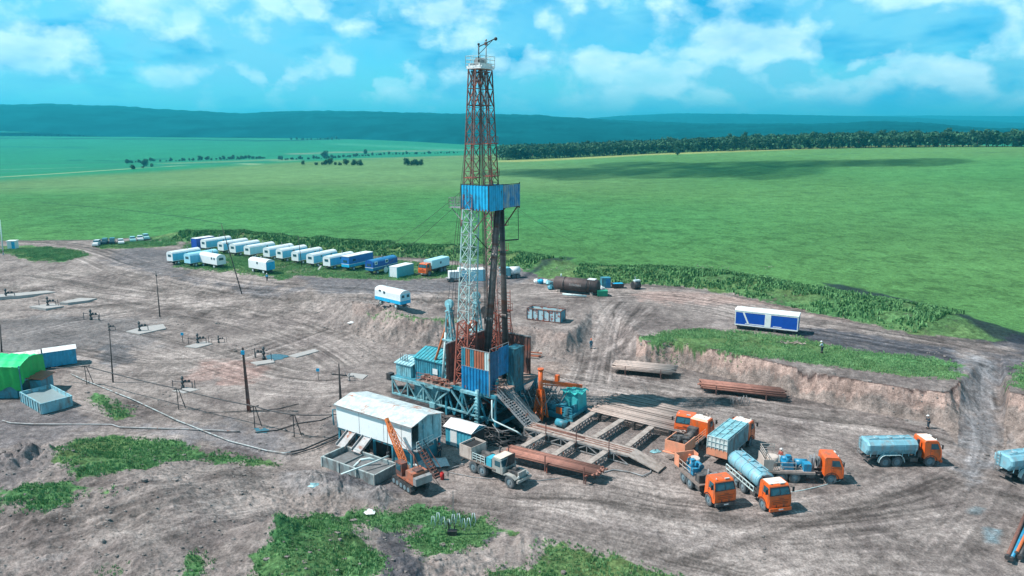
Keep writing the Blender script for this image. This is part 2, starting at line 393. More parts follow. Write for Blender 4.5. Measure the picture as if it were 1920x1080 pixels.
def build_ground():
    th = np.radians(np.concatenate([np.arange(-180, -60, 4), np.arange(-60, -38, 0.5), np.arange(-38, 38, 0.066), np.arange(38, 60, 0.5), np.arange(60, 180.1, 4)]))
    r = [0.5, 8, 20, 30, 38]
    while r[-1] < 330: r.append(r[-1]*1.0031+0.0)
    while r[-1] < 1500: r.append(r[-1]*1.008)
    while r[-1] < 16000: r.append(r[-1]*1.03)
    r = np.array(r); T, Rr = np.meshgrid(th, r); X = (np.sin(T)*Rr).ravel(); Y = (np.cos(T)*Rr).ravel()
    n, m = T.shape
    Z = H(X, Y)
    D = np.hypot(X, Y); az = np.degrees(np.arctan2(X, Y))
    # pixel coordinates on the ground plane, used only to carry the plan of paths measured from the photo into metres
    nearm = D < 420
    x = X[nearm]; y = Y[nearm]
    def warp(s, a): return x+(fbm(x*s, y*s, 61, 3)-0.5)*a, y+(fbm(x*s, y*s, 67, 3)-0.5)*a
    # base dirt
    dirtA = np.array([0.305, 0.262, 0.245]); dirtB = np.array([0.165, 0.138, 0.132]); 
    nb = fbm(x*0.05, y*0.05, 71, 4); nf = fbm(x*0.9, y*0.9, 73, 4)
    nm = fbm(x*0.22, y*0.22, 72, 4); k = np.clip((nb-0.5)*1.6+0.62+(nm-0.5)*1.5+(nf-0.5)*1.2, 0, 1)[:, None]
    C = dirtB*(1-k)+dirtA*k
    trk = np.zeros(len(x)); wsum = np.zeros(len(x))
    for pts, w, amp in TRACKS:
        P = [at(*p) for p in pts]
        # refine polyline
        Q = []
        for i in range(len(P)-1):
            p0 = P[max(i-1, 0)]; p1 = P[i]; p2 = P[i+1]; p3 = P[min(i+2, len(P)-1)]
            for t in np.linspace(0, 1, 5)[:-1]:
                Q.append(0.5*((2*p1)+(p2-p0)*t+(2*p0-5*p1+4*p2-p3)*t*t+(3*p1-3*p2+p3-p0)*t**3))
        Q.append(P[-1]); qx = np.array([q.x for q in Q]); qy = np.array([q.y for q in Q])
        sel = np.where((x > qx.min()-w*1.6) & (x < qx.max()+w*1.6) & (y > qy.min()-w*1.6) & (y < qy.max()+w*1.6))[0]
        sx = x[sel]; sy = y[sel]; best = np.full(len(sel), 1e9); lat = np.zeros(len(sel)); al = np.zeros(len(sel)); acc = 0
        for a in range(len(Q)-1):
            dx, dy = qx[a+1]-qx[a], qy[a+1]-qy[a]; l = math.hypot(dx, dy)
            t = np.clip(((sx-qx[a])*dx+(sy-qy[a])*dy)/(l*l), 0, 1); ex = sx-qx[a]-t*dx; ey = sy-qy[a]-t*dy
            dd = np.hypot(ex, ey); b = dd < best
            best[b] = dd[b]; lat[b] = (np.sign(ex*dy-ey*dx)*dd)[b]; al[b] = acc+t[b]*l; acc += l
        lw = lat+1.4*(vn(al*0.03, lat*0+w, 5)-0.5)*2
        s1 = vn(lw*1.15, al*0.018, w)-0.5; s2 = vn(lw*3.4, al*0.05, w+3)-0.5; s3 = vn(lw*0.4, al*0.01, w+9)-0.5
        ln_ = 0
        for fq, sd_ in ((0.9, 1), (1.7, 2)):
            rn = 1-np.abs(2*vn(lw*fq+0.35*vn(al*0.12, lw*0.5, w+31), al*0.035, w+30+sd_)-1); ln_ = ln_+(np.clip(rn-0.86, 0, 1)/0.14)**1.5*sm((vn(lw*0.7, al*0.07, w+40+sd_)-0.35)*4)*0.5  # thin dark lines paint in the shade inside wheel ruts
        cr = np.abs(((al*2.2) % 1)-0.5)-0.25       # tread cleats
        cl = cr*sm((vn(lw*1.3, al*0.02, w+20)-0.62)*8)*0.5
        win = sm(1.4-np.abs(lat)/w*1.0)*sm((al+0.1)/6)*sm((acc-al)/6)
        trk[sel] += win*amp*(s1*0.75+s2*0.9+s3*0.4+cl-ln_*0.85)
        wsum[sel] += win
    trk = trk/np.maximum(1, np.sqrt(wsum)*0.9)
    damp = sm((fbm(x*0.09, y*0.16, 75, 4)-0.53)*9)*sm((fbm(x*0.8, y*0.8, 76, 3)-0.3)*4)*0.28
    C *= (1-damp)[:, None]
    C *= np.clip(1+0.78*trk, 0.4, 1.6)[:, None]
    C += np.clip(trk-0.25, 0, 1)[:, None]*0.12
    zz = Z[nearm]; zz += trk*0.10*np.exp(-D[nearm]/300); Z[nearm] = zz
    px = 960+x/np.maximum(y*CP+(CAMH-2)*SP, 1)*F0
    # bank faces
    gx = None
    # coloured patches of soil, with shade painted in under the rig:  (pixel polygon, colour, strength, edge softness in m, warp)
    coal = (0.062, 0.068, 0.085); red = (0.34, 0.19, 0.16); pale = (0.40, 0.37, 0.35); wet = (0.10, 0.105, 0.12); brown = (0.25, 0.19, 0.165)
    PATCH = [
     ([(1480, 612), (1600, 622), (1700, 640), (1790, 652), (1815, 690), (1800, 700), (1690, 690), (1560, 650), (1500, 632)], coal, 0.85, 2),
     ([(1540, 528), (1700, 566), (1800, 590), (1930, 640), (2100, 650), (2100, 640), (1930, 612), (1830, 600), (1780, 580), (1680, 552)], (0.03, 0.04, 0.055), 0.9, 1.5),
     ([(1730, 600), (1850, 640), (1930, 670), (2100, 690), (2100, 650), (1930, 620), (1800, 595)], coal, 0.8, 3),
     ([(1850, 660), (1960, 665), (1900, 700), (1870, 760), (1862, 700)], coal, 0.7, 2),
     ([(230, 460), (330, 470), (350, 520), (560, 545), (520, 560), (300, 515), (200, 490)], (0.12, 0.12, 0.135), 0.7, 4),
     ([(560, 518), (760, 525), (900, 520), (1000, 500), (1060, 482), (1050, 500), (980, 528), (800, 550), (600, 550)], (0.12, 0.12, 0.135), 0.75, 3),
     ([(740, 990), (760, 1000), (770, 1030), (800, 1090), (720, 1090), (712, 1030), (718, 1000)], coal, 0.8, 0.6),
     ([(770, 985), (800, 972), (810, 975), (760, 1000)], coal, 0.7, 0.5),
     ([(900, 1010), (935, 995), (942, 1000), (900, 1025)], coal, 0.8, 0.5),
     ([(380, 680), (470, 672), (500, 690), (480, 715), (420, 722), (365, 705)], red, 0.45, 4),
     ([(1180, 545), (1300, 548), (1400, 555), (1440, 570), (1330, 572), (1220, 568)], (0.36, 0.25, 0.22), 0.6, 4),
     ([(1380, 540), (1500, 558), (1640, 590), (1720, 620), (1560, 600), (1440, 575)], (0.33, 0.24, 0.21), 0.45, 3),
     ([(940, 675), (1040, 680), (1090, 700), (1000, 720), (930, 700)], brown, 0.7, 3),
     ([(280, 805), (420, 790), (560, 830), (520, 860), (430, 840), (330, 825)], (0.17, 0.17, 0.19), 0.6, 3),
     ([(280, 840), (430, 840), (520, 862), (500, 870), (400, 852), (300, 850)], (0.10, 0.08, 0.08), 0.7, 1),
     ([(200, 640), (240, 650), (250, 680), (210, 690), (180, 670)], wet, 0.7, 1.5),
     ([(-40, 745), (140, 760), (180, 800), (100, 830), (-40, 840)], (0.12, 0.115, 0.13), 0.6, 3),
     ([(525, 885), (600, 880), (700, 905), (745, 940), (720, 955), (640, 925), (560, 935), (525, 915)], (0.23, 0.225, 0.235), 0.55, 0.8),
     ([(620, 880), (700, 890), (770, 915), (740, 925), (680, 912), (610, 900)], (0.10, 0.10, 0.115), 0.7, 0.8),
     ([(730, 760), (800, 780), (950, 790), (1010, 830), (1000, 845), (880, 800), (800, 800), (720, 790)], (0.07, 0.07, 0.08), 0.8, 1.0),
     ([(730, 745), (850, 785), (905, 808), (960, 800), (1040, 790), (1080, 770), (980, 720), (860, 720), (740, 725)], (0.05, 0.05, 0.055), 0.95, 1.5),  # ground darkened for the shade beneath the rig
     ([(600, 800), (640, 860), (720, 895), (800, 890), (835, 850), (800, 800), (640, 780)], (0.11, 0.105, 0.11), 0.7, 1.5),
     ([(905, 790), (930, 785), (975, 800), (990, 822), (960, 838), (915, 825)], (0.010, 0.014, 0.018), 1.3, 0.5),  # cellar pit: oil-dark soil with the pit's shadow painted in
     ([(1790, 660), (1850, 668), (1880, 690), (1870, 740), (1872, 800), (1860, 880), (1820, 920), (1790, 880), (1805, 800), (1808, 740), (1812, 700)], (0.25, 0.25, 0.265), 0.75, 2.5),
     ([(1130, 600), (1165, 560), (1190, 560), (1150, 640), (1110, 740), (1095, 735), (1110, 680)], (0.27, 0.235, 0.225), 0.6, 1.5),
     ([(1690, 765), (1790, 760), (1800, 790), (1760, 800), (1700, 790)], pale, 0.5, 1.5),
     ([(0, 600), (120, 590), (300, 600), (300, 650), (100, 660), (-40, 680)], (0.13, 0.13, 0.14), 0.5, 5),
     ([(-60, 850), (90, 850), (120, 870), (60, 900), (-60, 930)], (0.13, 0.12, 0.13), 0.55, 2),
     ([(1830, 950), (1850, 955), (1840, 968), (1815, 962)], (0.17, 0.24, 0.27), 0.6, 0.8),
     ([(1850, 992), (1880, 995), (1875, 1020), (1848, 1015)], (0.17, 0.28, 0.33), 0.65, 0.7),
     ([(905, 950), (1200, 985), (1300, 1020), (1150, 1000)], (0.17, 0.145, 0.14), 0.5, 1),
    ]
    def poly_at(pts): return [tuple(at(*p))[:2] for p in pts]
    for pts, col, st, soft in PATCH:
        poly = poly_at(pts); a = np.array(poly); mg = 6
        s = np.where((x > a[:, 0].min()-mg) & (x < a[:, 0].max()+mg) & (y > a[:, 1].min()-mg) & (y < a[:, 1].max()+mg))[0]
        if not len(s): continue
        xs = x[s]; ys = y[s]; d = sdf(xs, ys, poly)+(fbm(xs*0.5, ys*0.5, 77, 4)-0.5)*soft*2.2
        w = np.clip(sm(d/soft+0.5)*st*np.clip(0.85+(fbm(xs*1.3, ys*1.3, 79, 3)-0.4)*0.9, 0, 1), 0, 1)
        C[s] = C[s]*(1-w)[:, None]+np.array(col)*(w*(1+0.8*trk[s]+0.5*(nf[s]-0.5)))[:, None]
    # slope of the ground: cut banks show bare reddish clay
    Zg = Z.reshape(n, m); gr = np.abs(np.gradient(Zg, axis=0)/np.maximum(np.gradient(np.hypot(X, Y).reshape(n, m), axis=0), 1e-3)).ravel()[nearm]
    terr = sdf(x, y, TERR); w = _interp(px, WT); st = terr/w
    right = sm((px-1160)/60)
    face = ((st > -0.05) & (st < 1.0) & (w < 9)).astype(float)
    lay = np.clip(st, 0, 1)
    clay = np.where(lay[:, None] > 0.88, np.array([0.09, 0.06, 0.055]), np.where(lay[:, None] > 0.45, np.array([0.36, 0.26, 0.225]), np.array([0.25, 0.205, 0.185])))
    cn = fbm(x*1.2, y*1.2, 83, 4)
    clay = clay*(0.6+0.8*cn)[:, None]
    fw = face*(0.25+0.7*right)
    C = C*(1-fw)[:, None]+clay*fw[:, None]
    gz = np.full(len(x), 0.0)
    # grass patches near
    GR = [
     ([(105, 840), (160, 825), (240, 820), (330, 832), (380, 848), (470, 858), (525, 872), (480, 872), (400, 866), (320, 868), (260, 880), (200, 892), (150, 895), (118, 868)], 1.0, 1.2),
     ([(10, 930), (60, 905), (110, 905), (148, 920), (140, 945), (85, 962), (40, 955)], 1.0, 1.0),
     ([(-60, 925), (40, 915), (60, 940), (-60, 975)], 0.5, 1.0),
     ([(545, 975), (600, 965), (660, 958), (730, 962), (790, 948), (830, 950), (860, 965), (900, 975), (970, 1000), (940, 998), (905, 1020), (860, 1035), (800, 1045), (775, 1030), (770, 1005), (800, 985), (770, 985), (740, 1000), (700, 990), (660, 985), (690, 1030), (720, 1050), (700, 1100), (470, 1100), (480, 1040), (520, 1000)], 1.0, 0.8),
     ([(350, 1100), (355, 1040), (375, 1030), (385, 1060), (380, 1100)], 0.8, 0.6),
     ([(1020, 1012), (1080, 1030), (1160, 1050), (1280, 1085), (1300, 1120), (900, 1120), (940, 1070), (1000, 1055)], 1.0, 0.8),
     ([(178, 738), (200, 750), (240, 768), (245, 780), (215, 785), (195, 765), (170, 750)], 0.8, 1.0),
     ([(1200, 640), (1215, 632), (1260, 620), (1330, 616), (1390, 622), (1500, 632), (1545, 650), (1600, 655), (1680, 665), (1740, 672), (1790, 680), (1796, 712), (1700, 705), (1600, 692), (1500, 676), (1400, 668), (1340, 655), (1280, 655), (1225, 655)], 1.0, 1.4),
     ([(1905, 690), (1960, 680), (2050, 720), (2050, 760), (1900, 725)], 1.0, 1.0),
     ([(0, 460), (60, 460), (150, 470), (162, 480), (120, 490), (60, 488), (20, 475), (0, 475)], 1.0, 2.0),
     ([(180, 458), (250, 452), (330, 448), (330, 460), (230, 466), (190, 466)], 1.0, 1.5),
     ([(330, 500), (350, 455), (560, 470), (760, 490), (860, 500), (850, 520), (745, 525), (620, 520), (560, 515), (530, 525), (480, 515), (420, 510)], 0.85, 2.0),
     ([(690, 588), (750, 590), (800, 596), (860, 600), (860, 606), (770, 602)], 0.45, 1.5),
     ([(185, 1070), (215, 1055), (240, 1070), (230, 1100), (190, 1100)], 0.4, 0.8),
     ([(170, 920), (220, 915), (230, 930), (180, 935)], 0.3, 0.8),
    ]
    GREENS = []
    gcol = np.array([0.075, 0.165, 0.065])
    for pts, st_, soft in GR:
        poly = poly_at(pts); a = np.array(poly); mg = 5
        s = np.where((x > a[:, 0].min()-mg) & (x < a[:, 0].max()+mg) & (y > a[:, 1].min()-mg) & (y < a[:, 1].max()+mg))[0]
        xs = x[s]; ys = y[s]; d = sdf(xs, ys, poly)+(fbm(xs*0.5, ys*0.5, 87, 4)-0.5)*soft*3.2+(fbm(xs*2, ys*2, 88, 3)-0.5)*soft*1.4
        w = sm(d/soft/0.7+0.5)*st_
        gz[s] = np.maximum(gz[s], w); GREENS.append((poly, st_))
    # the big near field beyond the berm
    FIELD = [atz(*p, 3.5) for p in [(-400, 452), (0, 451), (170, 450), (240, 446), (330, 444), (360, 440), (450, 440), (560, 452), (700, 464), (850, 472), (960, 486), (1030, 494), (1050, 488), (1062, 488), (1080, 500), (1180, 506), (1300, 514), (1420, 526), (1540, 550), (1660, 576), (1790, 602), (1920, 630), (2300, 705)]]
    FIELD += [(900, 100), (3000, 3000), (-3000, 3000), (-600, 180)]
    fd = sdf(x, y, FIELD)+(fbm(x*0.2, y*0.2, 91, 3)-0.5)*2
    fieldw = sm(fd/2+0.5)
    # berm grass
    bd = np.full(len(x), 1e3)
    for k_ in range(len(BERM)-1):
        if BERM[k_] is None or BERM[k_+1] is None: continue
        d_, _ = seg_d(x, y, BERM[k_][:2], BERM[k_+1][:2]); bd = np.minimum(bd, d_/BERM[k_][2])
    bw = sm((1.75-bd+(fbm(x*0.3, y*0.3, 95, 3)-0.5)*0.7)/0.3)
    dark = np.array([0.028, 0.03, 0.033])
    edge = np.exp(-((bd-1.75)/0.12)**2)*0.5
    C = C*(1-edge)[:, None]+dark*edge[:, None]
    gz = np.maximum(gz, bw)
    gn = fbm(x*0.45, y*0.45, 97, 4); gfine = fbm(x*2.5, y*2.5, 99, 2)
    gc = gcol*(0.35+0.9*gn+1.0*(gfine-0.3))[:, None]
    gc[:, 0] *= (0.7+0.9*fbm(x*0.1, y*0.1, 101, 3))
    cut = sm((gz-0.5+(gfine-0.5)*0.9+(gn-0.5)*1.0)/0.45+0.5)
    cut = np.where(gz > 0.95, np.maximum(cut, 0.72), cut)*(gz > 0.02)
    C = C*(1-cut)[:, None]+gc*cut[:, None]
    ALL = np.zeros((len(X), 3)); GR_ = np.zeros(len(X)); 
    # whole-country colours
    fld = np.array([0.068, 0.205, 0.068])
    fn = fbm(X/60, Y/60, 111, 4); fs = fbm(X/9, Y/9, 113, 3)
    base = fld*(0.8+0.35*fn+0.25*(fs-0.4))[:, None]
    base[:, 0] *= (0.75+0.6*fbm(X/150, Y/150, 117, 2))
    spk = sm((fbm(X*0.42, Y*0.30, 119, 3)-0.56)*7)*np.exp(-D/420)
    base = base*(1-0.42*spk)[:, None]
    def zone(c, wgt):
        nonlocal base
        base = base*(1-wgt)[:, None]+np.array(c)*(wgt*(0.85+0.3*fn))[:, None]
    br = np.interp(az, [a for a, _ in AZR], [b for _, b in AZR])
    def line(pts, w_, c, st_=1.0):
        P = [at(*p) for p in pts]; d = np.full(len(X), 1e9)
        for a, b in zip(P, P[1:]): d = np.minimum(d, seg_d(X, Y, a[:2], b[:2])[0])
        zone(c, sm((w_-d)/w_+0.3)*st_)
    zone((0.13, 0.24, 0.10), sm((D-380+az*2)/120)*sm((20-az)/30)*0.85)      # paler strip near the valley edge
    zone((0.12, 0.25, 0.09), sm((D-600)/200)*sm((az-8)/10)*0.6)
    line([(0, 354), (300, 350), (500, 348), (700, 342), (860, 336)], 2.0, (0.05, 0.13, 0.07), 0.7)
    line([(80, 380), (250, 395), (350, 408), (420, 420)], 0.8, (0.03, 0.09, 0.05), 0.8)
    line([(1000, 300), (1150, 296), (1350, 296), (1600, 288), (1900, 286)], 2.0, (0.05, 0.12, 0.06), 0.5)
    line([(960, 302), (1200, 290), (1500, 279), (1800, 273), (2000, 271)], 28, (0.30, 0.33, 0.12), 0.8)
    far = sm((D-br)/120)
    zone((0.022, 0.20, 0.10), far*0.95)
    line([(0, 332), (100, 326), (220, 318), (330, 311), (480, 308)], 10, (0.25, 0.35, 0.20), 0.9)
    line([(0, 322), (160, 318), (330, 309), (560, 300), (800, 296)], 14, (0.05, 0.14, 0.09), 0.7)
    line([(330, 306), (520, 299), (700, 297), (900, 293)], 30, (0.16, 0.26, 0.13), 0.7)
    line([(560, 288), (760, 283), (900, 281)], 30, (0.22, 0.26, 0.17), 0.8)
    line([(0, 259), (180, 260), (360, 262), (530, 264), (640, 260)], 45, (0.01, 0.05, 0.045), 1.0)
    line([(0, 308), (200, 305), (300, 304)], 16, (0.03, 0.12, 0.09), 0.6)
    line([(0, 275), (150, 277)], 40, (0.01, 0.12, 0.10), 0.6)
    line([(200, 254), (540, 255)], 130, (0.05, 0.30, 0.20), 0.8)
    line([(0, 244), (160, 247)], 300, (0.03, 0.26, 0.18), 0.7)
    line([(640, 270), (860, 281)], 60, (0.06, 0.28, 0.16), 0.7)
    line([(120, 300), (220, 302), (330, 297)], 12, (0.01, 0.09, 0.07), 0.8)
    line([(0, 318), (150, 314)], 10, (0.10, 0.26, 0.15), 0.8)
    base = base*(0.94+0.12*fbm(X/3, Y/3, 121, 2))[:, None]
    ALL[:] = base
    nf_ = fieldw[:, None]
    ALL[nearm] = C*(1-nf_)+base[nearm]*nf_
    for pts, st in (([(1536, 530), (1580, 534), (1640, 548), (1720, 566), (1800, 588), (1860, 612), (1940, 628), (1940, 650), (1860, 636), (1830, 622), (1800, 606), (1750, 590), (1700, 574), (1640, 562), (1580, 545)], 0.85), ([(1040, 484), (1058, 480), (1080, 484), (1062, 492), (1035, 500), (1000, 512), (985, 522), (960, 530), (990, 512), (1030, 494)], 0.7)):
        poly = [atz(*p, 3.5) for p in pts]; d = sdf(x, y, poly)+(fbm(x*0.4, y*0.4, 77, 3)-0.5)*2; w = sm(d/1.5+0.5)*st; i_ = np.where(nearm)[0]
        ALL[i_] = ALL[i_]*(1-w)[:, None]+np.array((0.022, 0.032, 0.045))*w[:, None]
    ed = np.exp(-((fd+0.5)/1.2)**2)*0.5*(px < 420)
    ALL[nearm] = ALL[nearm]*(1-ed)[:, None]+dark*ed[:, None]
    GR_[nearm] = np.maximum(cut, fieldw); GR_[~nearm] = 1
    ALL = np.clip(ALL, 0.004, 0.9)
    me = bpy.data.meshes.new('ground')
    V = np.stack([X, Y, Z], 1).astype(np.float32)
    me.vertices.add(len(V)); me.vertices.foreach_set('co', V.ravel())
    idx = np.arange(n*m).reshape(n, m); q = np.stack([idx[:-1, :-1], idx[1:, :-1], idx[1:, 1:], idx[:-1, 1:]], -1).reshape(-1, 4)[:, ::-1]
    me.loops.add(q.size); me.loops.foreach_set('vertex_index', q.ravel().astype(np.int32))
    me.polygons.add(len(q)); me.polygons.foreach_set('loop_start', np.arange(0, q.size, 4, dtype=np.int32)); me.polygons.foreach_set('use_smooth', np.ones(len(q), bool))
    me.update(calc_edges=True)
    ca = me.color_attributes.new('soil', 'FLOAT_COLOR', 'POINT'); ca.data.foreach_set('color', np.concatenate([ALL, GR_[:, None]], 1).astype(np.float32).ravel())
    m_ = bpy.data.materials.new('ground'); m_.use_nodes = True; N = m_.node_tree.nodes; L = m_.node_tree.links; b = N['Principled BSDF']
    b.inputs['Roughness'].default_value = 0.93; b.inputs['Specular IOR Level'].default_value = 0.04
    at_ = N.new('ShaderNodeAttribute'); at_.attribute_name = 'soil'
    tc = N.new('ShaderNodeTexCoord')
    def nz(s, d, off=0.0):
        n_ = N.new('ShaderNodeTexNoise'); n_.inputs['Scale'].default_value = s; n_.inputs['Detail'].default_value = d; n_.inputs['Roughness'].default_value = 0.7; L.new(tc.outputs['Object'], n_.inputs['Vector']); return n_.outputs[0]
    def mr(v, a, b_, c, d):
        q_ = N.new('ShaderNodeMapRange'); L.new(v, q_.inputs[0])
        for i, k in enumerate((a, b_, c, d)): q_.inputs[i+1].default_value = k
        return q_.outputs[0]
    def mul(a, b_):
        q_ = N.new('ShaderNodeMix'); q_.data_type = 'RGBA'; q_.blend_type = 'MULTIPLY'; q_.inputs[0].default_value = 1; L.new(a, q_.inputs[6]); L.new(b_, q_.inputs[7]); return q_.outputs[2]
    n1 = nz(1.3, 8); n2 = nz(5.0, 5)
    c1 = mul(at_.outputs['Color'], mr(n1, 0.32, 0.68, 0.58, 1.42)); c2 = mul(mul(c1, mr(n2, 0.32, 0.68, 0.62, 1.38)), mr(nz(0.12, 9), 0.32, 0.68, 0.78, 1.22))
    # scattered stones: sparse bright and dark specks on the soil only
    vo = N.new('ShaderNodeTexVoronoi'); vo.inputs['Scale'].default_value = 1.6; L.new(tc.outputs['Object'], vo.inputs['Vector'])
    sp = mr(vo.outputs['Distance'], 0.07, 0.12, 1.0, 0.0)
    inv = N.new('ShaderNodeMath'); inv.operation = 'SUBTRACT'; inv.inputs[0].default_value = 1; L.new(at_.outputs['Alpha'], inv.inputs[1])
    f = N.new('ShaderNodeMath'); f.operation = 'MULTIPLY'; L.new(sp, f.inputs[0]); L.new(inv.outputs[0], f.inputs[1])
    f2 = N.new('ShaderNodeMath'); f2.operation = 'MULTIPLY'; L.new(f.outputs[0], f2.inputs[0]); L.new(mr(nz(0.4, 3), 0.5, 0.62, 0, 0.6), f2.inputs[1])
    mx = N.new('ShaderNodeMix'); mx.data_type = 'RGBA'; L.new(f2.outputs[0], mx.inputs[0]); L.new(c2, mx.inputs[6]); mx.inputs[7].default_value = (0.42, 0.40, 0.38, 1)
    L.new(mx.outputs[2], b.inputs['Base Color'])
    bp = N.new('ShaderNodeBump'); bp.inputs['Strength'].default_value = 0.8; bp.inputs['Distance'].default_value = 0.4; L.new(n1, bp.inputs['Height'])
    bp2 = N.new('ShaderNodeBump'); bp2.inputs['Strength'].default_value = 0.6; bp2.inputs['Distance'].default_value = 0.12; L.new(n2, bp2.inputs['Height']); L.new(bp.outputs[0], bp2.inputs['Normal'])
    L.new(bp2.outputs[0], b.inputs['Normal'])
    me.materials.append(m_)
    o = bpy.data.objects.new('ground', me); COL.objects.link(o); tag(o, 'bare rutted soil of the drilling pad, cut banks and green fields around it', kind='structure')
    return GREENS
GREENS = build_ground()

# ------------------------------------------------------------ hills
def ridge(name, tab, col, label, seed):
    """tab rows: (pixel column, toe row, toe distance, crest row, crest distance)"""
    a = np.array(tab, float); px = np.linspace(a[0, 0], a[-1, 0], 420)
    def I(k): return np.interp(px, a[:, 0], a[:, k])
    ty, td, cy, cdist = I(1), I(2), I(3), I(4)
    az = np.arctan((px-960)/F0/CP)
    def z(row, d): return CAMH-d*np.tan(PITCH+np.arctan((row-540)/F0))
    zt, zc = z(ty, td), z(cy, cdist); K = 26; V = []
    for k in range(K+1):
        t = k/K*1.35
        d = td+(cdist-td)*t
        zz = np.where(t <= 1, zt+(zc-zt)*np.sin(np.minimum(t, 1)*PI/2)**0.9, zc*(1-(max(t-1, 0)/0.35)*0.9))
        zz = zz+(fbm(px/90, np.full_like(px, k*0.6), seed, 4)-0.5)*(zc-zt)*0.16*min(1, k/5)+(vn(px*1.1, np.full_like(px, k*3.), seed+5)-0.5)*7*min(1, k/3)
        if k == 0: zz = zz-12
        V.append(np.stack([np.sin(az)*d, np.cos(az)*d, zz], 1))
    V = np.concatenate(V); n = len(px)
    F = [(k*n+i, k*n+i+1, (k+1)*n+i+1, (k+1)*n+i) for k in range(K) for i in range(n-1)]
    mb = MB(); mb.v = [tuple(v) for v in V]; mb.f = F; mb.smooth = [True]*len(F)
    fm = mat('forest_'+str(seed), col, 1.0, var=0.6, nscale=0.006, bump=0); fm.node_tree.nodes['Principled BSDF'].inputs['Specular IOR Level'].default_value = 0; o = mb.build(name, fm, None); tag(o, label, kind='structure'); return o
HC = (0.003, 0.05, 0.055)
ridge('hills', [(-700, 236, 3600, 200, 5600), (0, 238, 3500, 206, 5400), (130, 243, 3400, 203.5, 5200), (250, 250, 3300, 205, 5100), (330, 250, 3200, 210, 5100), (480, 251, 3100, 215, 5200), (560, 252, 3000, 211, 5100), (640, 256, 2900, 210, 5000), (760, 262, 2600, 212, 4900), (870, 274, 2300, 215, 4800), (1000, 276, 2300, 217, 4900), (1120, 272, 2400, 224, 5000), (1180, 268, 2500, 227, 5000), (1300, 262, 2500, 232, 4600), (1500, 255, 2500, 233, 4300), (1620, 250, 2500, 229, 4300), (1700, 248, 2500, 232, 4300), (1800, 246, 2500, 240, 4000), (1950, 245, 2500, 242, 3500), (2600, 245, 2500, 240, 3500)], HC, 'long wooded ridge fading blue behind the valley', 3)
ridge('hills', [(950, 245, 6000, 232, 8600), (1080, 240, 6000, 224, 8600), (1150, 238, 6000, 218, 8600), (1250, 238, 6000, 214.5, 8600), (1350, 238, 6000, 215, 8600), (1500, 240, 6000, 218, 8600), (1640, 240, 6000, 221.5, 8800), (1760, 240, 6000, 227, 9000), (1950, 240, 6000, 236, 9000)], HC, 'farther paler ridge on the right half of the skyline', 9)
ridge('hills', [(1300, 240, 9500, 226, 13000), (1450, 240, 9500, 221, 13000), (1650, 238, 9500, 220, 13000), (1800, 238, 9500, 221, 13000), (1920, 238, 9500, 223, 13000), (2600, 238, 9500, 222, 13000)], HC, 'farthest faint ridge low on the right of the skyline', 15)

# ------------------------------------------------------------ the drilling rig, in its own frame: u towards the stairs, v away to the right
RTH = R(-35); RO = Vector((-4.0, 98.0, 0))
def UV(u, v, z=0.0): return Vector((RO.x+u*math.cos(RTH)-v*math.sin(RTH), RO.y+u*math.sin(RTH)+v*math.cos(RTH), z))
M_PALE = mat('pale_mast_steel', (0.40, 0.58, 0.58), 0.5, var=0.2, rust=0.45, rustcol=(0.25, 0.12, 0.1), rscale=2)
M_RPALE = mat('faded_red_steel', (0.45, 0.30, 0.27), 0.6, var=0.3, rust=0.5, rustcol=(0.28, 0.09, 0.07), rscale=2)
M_RUST = mat('rust_red_steel', (0.34, 0.10, 0.07), 0.7, 0.2, var=0.3, rust=0.35, rustcol=(0.12, 0.05, 0.04))
M_DRUST = mat('dark_rusty_steel', (0.16, 0.09, 0.08), 0.7, 0.2, var=0.4, rust=0.5, rustcol=(0.28, 0.09, 0.06))
M_WSTEEL = mat('pale_painted_steel', (0.55, 0.68, 0.68), 0.5, var=0.15, rust=0.3, rustcol=(0.3, 0.12, 0.08))
M_TEAL = mat('teal_paint', (0.045, 0.27, 0.36), 0.5, var=0.3, dirt=0.4, dirtcol=(0.06, 0.09, 0.10), rust=0.12)
M_LTEAL = mat('pale_teal_paint', (0.24, 0.52, 0.58), 0.5, var=0.2, dirt=0.5, dirtcol=(0.12, 0.2, 0.22), rust=0.15)
M_BLUE = mat('bright_blue_sheet', (0.008, 0.22, 0.46), 0.45, var=0.2, dirt=0.3, dirtcol=(0.02, 0.08, 0.14))
M_CYAN = mat('sky_blue_sheet', (0.015, 0.44, 0.74), 0.4, var=0.15, dirt=0.25, dirtcol=(0.03, 0.12, 0.2))
M_ORN = mat('orange_paint', (0.72, 0.13, 0.02), 0.42, var=0.15, dirt=0.35, dirtcol=(0.25, 0.1, 0.06))
M_RORN = mat('weathered_orange_paint', (0.55, 0.15, 0.05), 0.6, var=0.2, rust=0.4)
M_BLACK = mat('black_rubber', (0.02, 0.02, 0.022), 0.8, var=0.3)
M_DARK = mat('oily_dark_steel', (0.045, 0.047, 0.052), 0.55, 0.3, var=0.4, dirt=0.3, dirtcol=(0.12, 0.1, 0.09))
M_GREY = mat('grey_steel', (0.30, 0.31, 0.32), 0.6, 0.2, var=0.25, rust=0.3, dirt=0.3)
M_WOOD = mat('weathered_planks', (0.36, 0.31, 0.28), 0.9, var=0.3, dirt=0.4, dirtcol=(0.2, 0.16, 0.14))
M_PIPE = mat('dark_pipe', (0.15, 0.13, 0.125), 0.5, 0.4, var=0.4, rust=0.4, rustcol=(0.16, 0.07, 0.05), orand=0.45)
M_RPIPE = mat('rusty_pipe', (0.27, 0.125, 0.095), 0.75, 0.1, var=0.3, rust=0.3, rustcol=(0.16, 0.06, 0.05), rscale=0.4, orand=0.45)
